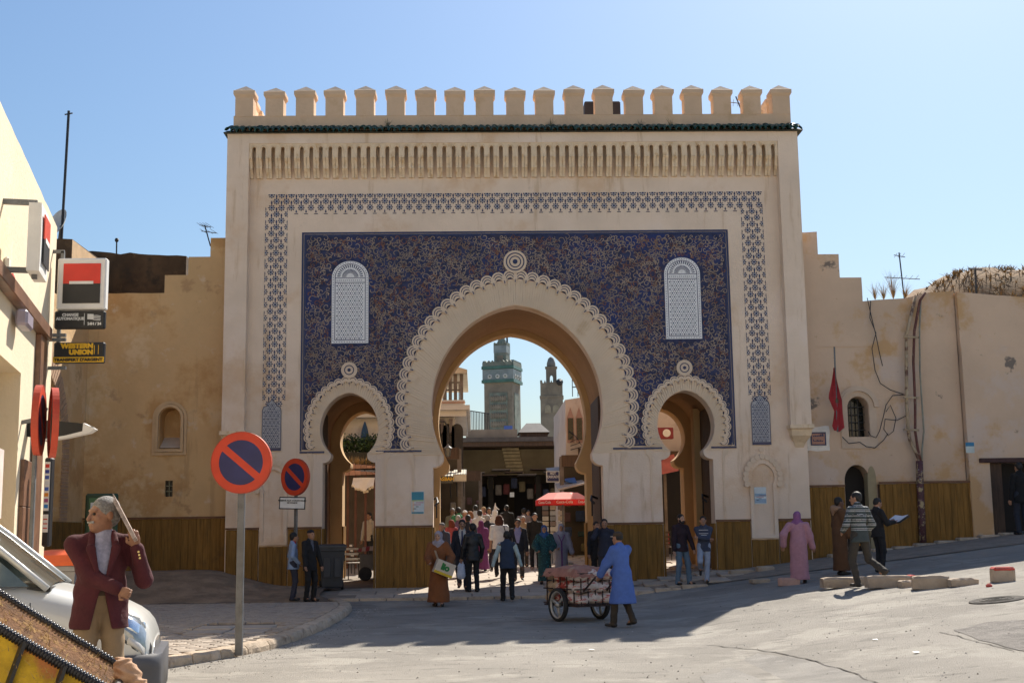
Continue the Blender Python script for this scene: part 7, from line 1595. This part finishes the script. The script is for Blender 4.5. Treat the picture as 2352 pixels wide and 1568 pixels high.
P_('person in white robe and peaked white hood in the crowd', 1138, 1300, 1168, 0, robe=(.70,.70,.70), head='scarf', headc=(.72,.72,.72), res=.022)
L = person.last; put('hood_peak', npmesh('hood_peak', *sdf([cone(L['hd'](0,-.03,.10), L['hd'](.02,-.05,.33), .05, .012), cone(L['hd'](.02,-.03,.2), L['hd'](.14,-.03,.12), .03, .012)], .014, .04), cloth((.72,.72,.72))), L['o'], L['M'])
x, z = at(848, 1177, 41.0); person('waiter in pale shirt inside the cafe through the left arch', (x, 41.0, z-1.7), R(150), 1.7, top=(.5,.44,.36), legs=(.03,.03,.03), head='short', res=.022)
x, z = at(1514, 1190, 42.2); person('person in red top inside the small shop through the right arch', (x, 42.0, z-1.66), R(170), 1.68, top=(.5,.03,.03), legs=(.03,.03,.03), head='short', res=.022)
# ---------------------------------------------------------------- foreground man
FY = 9.25; fx_, ftop = at(232, 1147, FY); fzg = gz(fx_, FY)
jm = pmat('burgundy_wool', (.062,.008,.013), .9, .12, 9, .7, 16)
person('man in burgundy blazer shading his head with a folded newspaper', (fx_+.02, FY, fzg), R(200), ftop-fzg, top=jm, shirt=pmat('check_shirt', (.30,.30,.40), .85, .2, 30), legs=pmat('khaki_twill', (.24,.165,.095), .85, .08, 6, .2, 80), head='hair', headc=pmat('hair_pepper', (.20,.19,.18), .7, .35, 60, .6, 90), hs=1.06, hl=(-.235,.15,1.36), hr=(-.10,.27,1.07), hintL=(-.35,.15,-1), yaw=R(-62), res=.0085, open_=(.6,1.47,.085,1.08), belly=.03, long=.455, wide=1.12, moust='grey', curl=.8, skin=pmat('skin_weathered', (.27,.13,.075), .5, .12, 30, .2, 120), shoes=(.03,.02,.015), lapels=True, belt=(.05,.03,.02))
L = person.last; o = thing('newspaper', 'folded newspaper held up by the man in burgundy as a sunshade', 'newspaper', tuple(L['M'] @ Vector(L['wrL'])))
A0 = L['M'] @ Vector(L['wrL']+L['dL']*.09); tip = Vector(Wp(262, 1143, A0.y+.03)); u_ = (tip-A0).normalized(); side = Vector((-.22, 1, -.05)); side = (side-u_*side.dot(u_)).normalized(); nn = u_.cross(side)
for k in range(4):
    off = nn*(.007*k-.010); L0 = A0-u_*.035+off; L1 = tip+off-u_*.014*k
    q = MB(); q.add([L0-side*.12, L0+side*.12, L1+side*.12, L1-side*.12, L0-side*.12+nn*.005, L0+side*.12+nn*.005, L1+side*.12+nn*.005, L1-side*.12+nn*.005], [(0,1,2,3),(7,6,5,4),(0,4,5,1),(1,5,6,2),(2,6,7,3),(3,7,4,0)]); q.build('folded_sheet', pmat('newsprint', (.50,.40,.34), .85, .25, 30, 0, 40, [((.2,.15,.14),45,.5,.6,.6)]), o)
# ---------------------------------------------------------------- loaded handcart
wl = Vector(gp(1283, 1427)); wr = Vector(gp(1379, 1421)); cxy = (wl+wr)/2; ax_ = (wr-wl); ang = math.atan2(ax_.y, ax_.x)
hc = thing('handcart', 'iron handcart loaded with red and white sacks', 'cart', tuple(cxy), ang); M = T(*cxy, ang); hwid = ax_.length/2
iron = pmat('cart_iron', (.035,.02,.017), .7, .25, 6)
wr_ = .30
for sx in (-1, 1):
    Mw = M @ T(sx*hwid, 0, wr_); b = MB(); n = 28
    b.grid([[(xx, r_*math.cos(2*math.pi*i/n), r_*math.sin(2*math.pi*i/n)) for i in range(n)] for r_, xx in ((.245,-.035),(.285,-.045),(.30,-.02),(.30,.02),(.285,.045),(.245,.035))], True); b.grid([[(xx, .245*math.cos(2*math.pi*i/n), .245*math.sin(2*math.pi*i/n)) for i in range(n)] for xx in (.035, -.035)], True); w_ = b.build('wheel', pmat('rubber', (.02,.02,.02), .8, .2, 9), hc, True, Mw)
    b = MB(); b.grid([[(xx, r_*math.cos(2*math.pi*i/n), r_*math.sin(2*math.pi*i/n)) for i in range(n)] for r_, xx in ((.246,-.03),(.22,-.03),(.21,0),(.22,.03),(.246,.03))], True)
    for k in range(3): a = 2*math.pi*k/3+.4; b.bar((0, .04*math.cos(a), .04*math.sin(a)), (0, .225*math.cos(a), .225*math.sin(a)), .05, .03, (1,0,0))
    b.lathe([(.05,-.05),(.05,.05)], (0,0,0), 12, 'X'); b.build('rim', pmat('rim_alloy', (.42,.40,.36), .45, .1, 8, metal=.4), w_, True, Mw)
b = MB(); b.tube([(-hwid, 0, wr_), (hwid, 0, wr_)], .022, 8); b.build('axle', iron, hc, M=M)
X0, X1, Y0, Y1, Z0, Z1 = -hwid+.07, hwid-.07, -.55, .62, .30, .86
b = MB(); b.cbox(X0, X1, Y0, Y1, Z0-.03, Z0, .005); b.build('bed', iron, hc, M=M)
for (p, q) in (((X0,Y0),(X1,Y0)), ((X1,Y0),(X1,Y1)), ((X1,Y1),(X0,Y1)), ((X0,Y1),(X0,Y0))):
    for z in (Z0+.02, (Z0+Z1)/2, Z1): b = MB(); b.bar((*p, z), (*q, z), .022); b.build('rail', iron, hc, M=M)
    for k in range(5): t = (k+.5)/5; x, y = p[0]+(q[0]-p[0])*t, p[1]+(q[1]-p[1])*t; b = MB(); b.bar((x, y, Z0), (x, y, Z1), .018); b.build('upright', iron, hc, M=M)
for sx in (-1, 1): b = MB(); b.tube([(sx*.25, Y0, .55), (sx*.22, Y0-.35, .80)], .018, 6); b.build('handle', iron, hc, M=M)
sk = [pmat('sack_white', (.60,.52,.46), .8, .1, 8, .3, 30, [((.45,.05,.04),9,.54,.58,.85,(1,1,3))]), pmat('sack_red', (.38,.055,.04), .85, .2, 7, .3, 30, [((.6,.5,.42),8,.53,.57,.8,(1,1,3))]), pmat('sack_tan', (.42,.29,.18), .9, .15, 8, .3)]
k = 0
for lay in range(3):
    for i in range(2):
        for j in range(3):
            c = (X0+.24+i*.36, Y0+.24+j*.35, Z0+.12+lay*.2); so = thing('sack', ['bulging white sack with red print loaded in the handcart', 'red striped sack loaded in the handcart', 'brown cloth sack loaded in the handcart'][k % 3], 'sack', tuple(M @ Vector(c)), ang, 'sacks in the handcart')
            V, Q = sdf([cone((-.13,-.15,0), (.13,-.14,.02), .10, .12, .85, (0,0,1)), cone((-.12,.15,-.01), (.13,.15,.02), .12, .10, .85, (0,0,1)), cone((-.14,-.15,0), (-.13,.15,0), .10, .11, .85, (0,0,1)), cone((.14,-.15,0), (.13,.15,0), .12, .10, .85, (0,0,1))], .02, .035, folds=(.009, 34, 30, k*1.7)); put('sackcloth', npmesh('sackcloth', V, Q, sk[k % 3]), so, M @ T(*c, random.uniform(-.2,.2), random.uniform(-.15,.15), random.uniform(-.12,.12))); k += 1
b = MB(); rows = []
for i in range(15):
    t = i/14; rows.append([(X0-.05+(X1-X0+.1)*s_/12, Y0-.05+(Y1-Y0+.1)*t, Z1+.06+.08*math.sin(math.pi*s_/12)*math.sin(math.pi*t)+.04*mnoise.noise((s_*.7, i*.6, 0))-(.12 if s_ in (0, 12) or i in (0, 14) else 0)) for s_ in range(13)])
b.grid(rows); co = b.build('cover_cloth', pmat('cover_cloth', (.36,.16,.11), .9, .2, 4, .3, 20, [((.5,.35,.22),3,.55,.66,.7)]), None, True, M); tag(co, 'faded red brown cloth thrown over the sacks on the handcart', 'cloth')
# ---------------------------------------------------------------- small vending cart inside the left arch
x, y = at(843, 1290, 35.2)[0], 35.2; z = gz(x, y)+.02; vc = thing('vending_cart', 'grey vending cart covered with red and white striped cloth in the left arch', 'cart', (x, y, z))
MB().cbox(x-.2, x+.75, y, y+.6, z+.3, z+.72, .01).build('box', pmat('cart_grey', (.23,.23,.21), .6, .1, 5), vc)
rs = pmat('stripe_red', (.36,.05,.05), .9, .1, 8); ws = pmat('stripe_white', (.55,.46,.38), .9, .1, 8); b = MB()
for i in range(10):
    b.mi = i % 2; xa = x-.25+i*.105; rr = [[(xa+.105*u_, y-.05+.7*t, z+.74+.2*math.sin(math.pi*(.12+.76*t))*(.7+.3*math.sin(i*.6))) for u_ in (0, 1)] for t in (0,.2,.4,.6,.8,1)]; b.grid(rr)
b.build('striped_cloth', [rs, ws], vc, True)
for xx in (x-.05, x+.5): b = MB(); b.lathe([(.17,-.02),(.19,0),(.17,.02)], (xx, y, z+.19), 18, 'Y'); b.build('wheel', black_metal, vc)
for xx in (x-.15, x+.65): MB().box(xx-.02, xx+.02, y+.5, y+.54, z, z+.3).build('leg', black_metal, vc)
# ---------------------------------------------------------------- parked car
CG = .20; CYn = 10.35; CXf = at(356, 1480, CYn+.8)[0]; car = thing('parked_car', 'silver small van parked at the kerb with dark grey bumper', 'car', (CXf-2, CYn+.85, CG), R(180))
MC = T(CXf, CYn+.86, CG, R(-4)) @ Matrix.Diagonal((-1, 1, 1, 1)) if False else T(CXf, CYn+.86, CG, R(174))
ST = [(0.0,.60,.60,.32),(.015,.66,.645,.30),(.05,.74,.69,.27),(.10,.80,.73,.26),(.17,.85,.765,.25),(.28,.905,.80,.24),(.5,.985,.83,.23),(.8,1.06,.85,.22),(1.0,1.10,.855,.22),(1.5,1.13,.86,.22),(2.4,1.15,.86,.22),(3.4,1.15,.86,.22),(4.0,1.12,.84,.25),(4.1,1.0,.80,.3)]
def sect(x):
    for a, c in zip(ST, ST[1:]):
        if a[0] <= x <= c[0]: t = (x-a[0])/(c[0]-a[0]); return [a[i]+(c[i]-a[i])*t for i in range(4)]
    return ST[-1]
def carP(x, t, off=0.):                                 # t: 0 top centre .. 1 bottom centre, near side
    _, top, hw, bot = sect(x); pts = [(0,top+.03),(hw*.45,top+.025),(hw*.72,top+.01),(hw*.88,top-.03),(hw*.965,top-.11),(hw,top-.25),(hw*1.0,(top+bot)/2),(hw*.985,bot+.12),(hw*.93,bot+.02),(hw*.6,bot),(0,bot)]
    f = t*(len(pts)-1); i = min(len(pts)-2, int(f)); u = f-i; y, z = (pts[i][k]+(pts[i+1][k]-pts[i][k])*u for k in (0, 1))
    if off: c = Vector((0, z-.6)); d = Vector((y, z-.6)).normalized() if y else Vector((0, 1)); y += d.x*off; z += d.y*off
    return x, y, z
xs_ = [0,.007,.015,.03,.05,.075,.10,.135,.17,.22,.28,.38,.5,.65,.8,1.0,1.5,2.4,3.4,4.0,4.1]
silver = pmat('silver_paint', (.62,.62,.59), .32, .03, 3, metal=.15, coat=.5); dgrey = pmat('bumper_grey', (.085,.085,.095), .5, .08, 6)
b = MB(); N = 20
rows = [[(-x, s_*y, z) for s_, y, z in [(1, *carP(x, i/N)[1:]) for i in range(N+1)]+[(-1, *carP(x, i/N)[1:]) for i in range(N-1, 0, -1)]] for x in xs_]
b.grid(rows, True); b.f += [tuple(range(2*N)), tuple((len(xs_)-1)*2*N+i for i in range(2*N-1, -1, -1))]; b.m += [0, 0]
MCc = T(CXf, CYn+.88, CG, R(11))
b.build('body', silver, car, True, MCc)
def cpatch(name, m, x0, x1, t0, t1, off, sides=(-1,), par=car, nx=10, nt=8, shape=None):
    for s_ in sides:
        b = MB(); rows = []
        for i in range(nx+1):
            u = i/nx; ta, tb = (t0, t1) if shape is None else shape(u); rows.append([(-p[0], s_*p[1], p[2]) for p in (carP(x0+(x1-x0)*u, ta+(tb-ta)*k/nt, off*(math.sin(math.pi*min(1, max(0, k/nt)))**.4 if 0 < k < nt else 0)*(math.sin(math.pi*u)**.4 if 0 < i < nx else 0)) for k in range(nt+1))])
        b.grid(rows); r_ = b.build(name, m, par, True, MCc)
    return r_
hsh = lambda g: (lambda u: (.20-g+.11*u, .505+g-.15*u*u))
cpatch('lamp_gasket', black_paint, .030, .46, 0, 0, .008, (-1, 1), shape=hsh(.012))
cpatch('headlight', pmat('lamp_lens', (.30,.34,.37), .06, .15, 20, coat=1., metal=.35), .04, .44, 0, 0, .020, (-1, 1), shape=hsh(0.))
cpatch('headlight_bowl', pmat('lamp_bowl', (.70,.73,.76), .12, .1, 9, metal=.9), .10, .24, .28, .42, .028, (-1, 1)); cpatch('indicator', pmat('indicator_lens', (.62,.60,.56), .15, .1, 9, coat=1.), .06, .20, .44, .49, .026, (-1, 1))
cpatch('side_vent', black_paint, .012, .028, .34, .50, .012, (-1, 1))
cpatch('door_seam', black_paint, .93, .94, .36, .88, .006, (-1, 1), nx=1, nt=12); cpatch('bumper_seam', black_paint, .05, .75, .625, .64, .008, (-1, 1))
b = MB(); rows = []
for x in (0,.004,.01,.02,.035,.055,.08,.12,.17,.24,.34,.46,.6,.74):
    _, top, hw, bot = sect(x); z1 = .535+.02*x; g = .05
    R_ = [(hw+g*.2, z1), (hw+g*.8, z1-.025), (hw+g, z1-.07), (hw+g, z1-.11), (hw+g*.8, z1-.13), (hw+g*.75, .34), (hw+g*.5, .27), (hw*.9, .20)]
    rows.append([(-x+.07*(1-min(1, x/.5)), -y, z) for y, z in R_]+[(-x+.07*(1-min(1, x/.5)), y, z) for y, z in R_[::-1]])
b.grid(rows); b.grid([[r_[0], r_[-1]] for r_ in rows][::-1]); k = 16; b.f += [tuple(range(k-1, -1, -1))]; b.m += [0]; b.build('bumper', dgrey, car, True, MCc)
b = MB(); b.T = None; b.cbox(-.12, -.02, -.70, -.58, .27, .37, .02); b.build('fog_lamp_recess', black_paint, car, M=MCc)
# glasshouse
gl = pmat('windscreen_glass', (.10,.13,.13), .05, .2, 5, coat=1.)
G0 = [(.82,1.075,.74),(1.02,1.24,.72),(1.3,1.47,.68),(1.6,1.70,.63),(1.72,1.76,.61)]
b = MB(); b.grid([[(-x, w*s_, z+.035*(1-s_*s_)) for s_ in (-1,-.7,-.35,0,.35,.7,1)] for x, z, w in G0]); b.build('windscreen', gl, car, True, MCc)
b = MB(); b.box(-1.15, -.95, -.55, -.1, 1.10, 1.105); 
for s_ in (-1, 1):
    b = MB(); b.tube([(-x, s_*(w+.015), z) for x, z, w in G0], .03, 6); b.build('pillar', silver, car, True, MCc)
    b = MB(); rows = [[(-.95, s_*.845, 1.10), (-1.66, s_*.665, 1.70)], [(-4.0, s_*.83, 1.13), (-3.9, s_*.66, 1.70)]]; b.grid(rows); b.build('side_window', gl, car, False, MCc)
b = MB(); b.grid([[(-1.70, -.63, 1.735), (-1.72, 0, 1.80), (-1.70, .63, 1.735)], [(-2.6, -.67, 1.79), (-2.6, 0, 1.86), (-2.6, .67, 1.79)], [(-4.0, -.66, 1.74), (-4.0, 0, 1.80), (-4.0, .66, 1.74)], [(-4.1, -.75, 1.1), (-4.1, 0, 1.1), (-4.1, .75, 1.1)]]); b.build('roof', silver, car, True, MCc)
b = MB(); b.box(-.98, -.80, -.72, .72, 1.06, 1.085); b.build('cowl', black_paint, car, M=MCc)
for y0, y1 in ((-.1, -.66), (.55, -.02)):
    b = MB(); b.tube([(-.84, y0, 1.10), (-.92, (y0+y1)/2, 1.16), (-.98, y1, 1.19)], .012, 5); b.tube([(-.90, y0*.7, 1.145), (-1.0, y1*1.05, 1.225)], .014, 5); b.build('wiper', black_metal, car, M=MCc)
for xw in (.78, 3.35):
    for s_ in (-1, 1):
        Mw = MCc @ T(-xw, s_*.78, .31); b = MB(); b.lathe([(.2,-.09),(.29,-.1),(.315,-.07),(.315,.07),(.29,.1),(.2,.09)], (0,0,0), 28, 'Y'); w_ = b.build('wheel', MATS['rubber'], car, True, Mw)
        b = MB(); b.lathe([(.05,-.115),(.19,-.105),(.2,-.09),(.2,.09),(.19,.105),(.05,.115)], (0,0,0), 20, 'Y'); b.build('rim', MATS['rim_alloy'], w_, True, Mw)
        b = MB(); b.lathe([(.36,-.02),(.36,.02)], (-xw, s_*.845, .33), 24, 'Y'); b.build('wheel_arch', black_paint, car, M=MCc)
b = MB(); b.add([(-1.0,-.62,1.20),(-1.25,-.60,1.40),(-1.22,-.25,1.42),(-.98,-.22,1.22)], [(0,1,2,3)]); b.build('windscreen_paper', pmat('parking_paper', (.5,.5,.42), .8, .2, 20), car, M=MCc)
# ---------------------------------------------------------------- pack cart in the foreground
fc = thing('pack_cart', 'black railed pack cart lined with yellow and orange cloth in the foreground', 'cart', (-2.6, 7.6, .3))
def ribbed(p, q, r, n, par=fc, m=None):
    p, q = Vector(p), Vector(q); pts, rs = [], []
    for i in range(n+1):
        for e, k in ((0,.8),(.3,1.12),(.6,1.12),(.9,.8)):
            t = (i+e)/(n+1); pts.append(p.lerp(q, t)+Vector((0,0,-.012*math.sin(math.pi*t)*4*.2))); rs.append(r*k)
    return MB().tube(pts, rs, 8).build('ribbed_rail', m or pmat('black_wrap', (.012,.011,.014), .3, .2, 20), par, True)
Ya, Yb = 7.75, 7.05
a0, a1 = Wp(-160, 1262, Ya), Wp(286, 1535, Ya); c0, c1 = Wp(-160, 1345, Yb), Wp(262, 1592, Yb)
ribbed(a0, a1, .026, 60); ribbed(c0, c1, .030, 60)
A, B, Cc, D = (Vector(q) for q in (a0, a1, c0, c1)); sag = Vector((0,0,-.16))
def sheet(name, m, P0, P1, Q0, Q1, sag_, n=26, k=8, amp=.02, dz=0., par=fc):
    b = MB(); rows = []
    for i in range(n+1):
        t = i/n; u0, u1 = P0.lerp(P1, t), Q0.lerp(Q1, t); rows.append([u0.lerp(u1, s_/k)+Vector((0,0,dz-sag_*math.sin(math.pi*s_/k)+amp*mnoise.noise((t*14, s_*.9, dz*30)))) for s_ in range(k+1)])
    b.grid(rows); return b.build(name, m, par, True)
sheet('trough_lining', pmat('matted_brown', (.16,.075,.03), .95, .35, 12, .7, 40, [((.30,.17,.06),20,.5,.62,.8), ((.05,.03,.02),6,.55,.68,.7)]), A, B, Cc, D, .12)
dn = Vector((0, -.12, -.62))
sheet('yellow_cloth', pmat('yellow_cloth', (.55,.34,.02), .85, .25, 7, .4, 30, [((.42,.12,.05),2.5,.5,.6,.8), ((.22,.13,.03),9,.58,.68,.7)]), Cc, D, Cc+dn, D+dn*.8, -.03, amp=.05, k=12)
for t in (.30, .52, .74): p = Cc.lerp(D, t); MB().bar(p+Vector((.0,-.03,0)), p+Vector((-.16,-.16,-.62)), .045, .02).build('strap', black_paint, fc)
b = MB()
for _ in range(900):
    t = random.random(); s_ = random.random(); p = A.lerp(B, t).lerp(Cc.lerp(D, t), s_)+Vector((0,0,-.10*math.sin(math.pi*s_)))
    if random.random() < .35: p = Cc.lerp(D, t)+dn*random.uniform(.1, .9)+Vector((0,-.05,0))
    d = Vector(rng.normal(0, 1, 3)); d.z = abs(d.z); d.normalize(); e = p+d*random.uniform(.02, .06); w = Vector((.002, .002, 0)); b.add([p-w, p+w, e], [(0,1,2)])
stuff(b.build('straw', pmat('straw', (.42,.27,.08), .9, .3, 30), fc))
V, Q = sdf([cone((0,0,0), (.09,0,-.10), .05, .035), cone((-.03,0,.03), (0,0,-.02), .03, .06)], .009, .03, folds=(.012, 60, 55, 1)); put('paper_wrap', npmesh('paper_wrap', V, Q, pmat('kraft_paper', (.46,.28,.17), .85, .15, 20, .4, 40)), fc, T(*Wp(288, 1532, 7.4)))
for (p, q) in ((A, Cc), (B, D)): MB().tube([p, q], .022, 8).build('cross_bar', black_metal, fc)
cz = gz(-3, 7.4); MB().cbox(A.x-.3, B.x-.3, 7.1, 7.7, cz+.42, cz+.50, .02).build('chassis', dark_wood, fc)
for yy in (7.0, 7.8): b = MB(); b.lathe([(.05,-.04),(.3,-.03),(.32,0),(.3,.03),(.05,.04)], (-3.1, yy, cz+.32), 24, 'Y'); b.build('wheel', MATS['rubber'], fc, True)
MB().bar((B.x-.32, 7.4, cz), (B.x-.32, 7.4, cz+.45), .05).build('prop', black_metal, fc)
for p in (A, B, Cc, D): MB().bar((p.x*.98, 7.4+(p.y-7.4)*.8, cz+.46), p, .03).build('bracket', black_metal, fc)
# ---------------------------------------------------------------- grit, cracks and litter on the ground
b = MB()
for _ in range(2600):
    if random.random() < .35:
        i = random.randrange(3, len(KERB)-2); t = random.random(); x = KERB[i][0]+(KERB[i+1][0]-KERB[i][0])*t+abs(random.gauss(0, .35))+.03; y = KERB[i][1]+(KERB[i+1][1]-KERB[i][1])*t
    else: y = random.uniform(13, 29); x = random.uniform(-.25*y, .42*y)
    if x < kx(y)+.02: continue
    s_ = random.choice((.004, .005, .006, .008, .010, .016)); z = gz(x, y)+.012*mnoise.noise((x*.7, y*.7, 0)); a = random.uniform(0, 6.28); c, d = math.cos(a)*s_, math.sin(a)*s_
    b.mi = int(random.random() < .4); b.add([(x+c, y+d, z), (x-d, y+c, z), (x-c, y-d, z), (x+d, y-c, z), (x, y, z+s_*.9)], [(0,1,4),(1,2,4),(2,3,4),(3,0,4)])
g_ = stuff(b.build('road_grit', [pmat('grit_dark', (.17,.15,.125), .95, .3, 30), pmat('grit_pale', (.4,.375,.335), .95, .2, 30)], None)); tag(g_, 'loose grit and small stones scattered over the road', 'grit')
def crack(pts, w):
    P = [Vector(gp(*q)) for q in pts]; out = []
    for a, c in zip(P, P[1:]):
        n = max(3, int((c-a).length/.12))
        for i in range(n): p = a.lerp(c, i/n); j = .05*mnoise.noise((p.x*3, p.y*3, 4)); out.append((p.x+j, p.y+j))
    b = MB(); rows = []
    for i, (x, y) in enumerate(out):
        k = w*(.5+.8*abs(mnoise.noise((x*5, y*5, 1)))); x2, y2 = out[min(i+1, len(out)-1)]; dx, dy = x2-x, y2-y; L = math.hypot(dx, dy) or 1; nx, ny = -dy/L*k, dx/L*k
        rows.append([(x+s_*nx, y+s_*ny, gz(x, y)+.009+.012*mnoise.noise((x*.7, y*.7, 0))) for s_ in (-1, 1)])
    b.grid(rows[:-1]); return struct(b.build('road_crack', pmat('crack_dark', (.085,.075,.065), .95, .2, 20), None))
crack([(1590, 1478), (1720, 1488), (1850, 1512), (1960, 1545), (2040, 1580)], .018); crack([(1240, 1500), (1400, 1492), (1560, 1482)], .008); crack([(2190, 1335), (2270, 1328), (2352, 1318)], .012)
crack([(900, 1420), (1010, 1428), (1180, 1418), (1260, 1430)], .012); crack([(2160, 1450), (2250, 1475), (2352, 1500)], .012); crack([(820, 1540), (1000, 1520), (1130, 1530)], .008)
for i, (px_, py_) in enumerate(((895, 1495), (1180, 1452), (1360, 1493), (2010, 1470), (2106, 1500))):
    x, y, z = gp(px_, py_); q = MB(); a = random.uniform(0, 3); q.add([(.06*math.cos(a+k*1.57)*random.uniform(.6,1.1), .06*math.sin(a+k*1.57)*random.uniform(.6,1.1), .012+.012*random.random()) for k in range(4)], [(0,1,2,3)]); tag(q.build('paper_scrap', white_paint, None, M=T(x, y, z)), 'small scrap of white paper lying on the road', 'litter', 'paper scraps on the road')
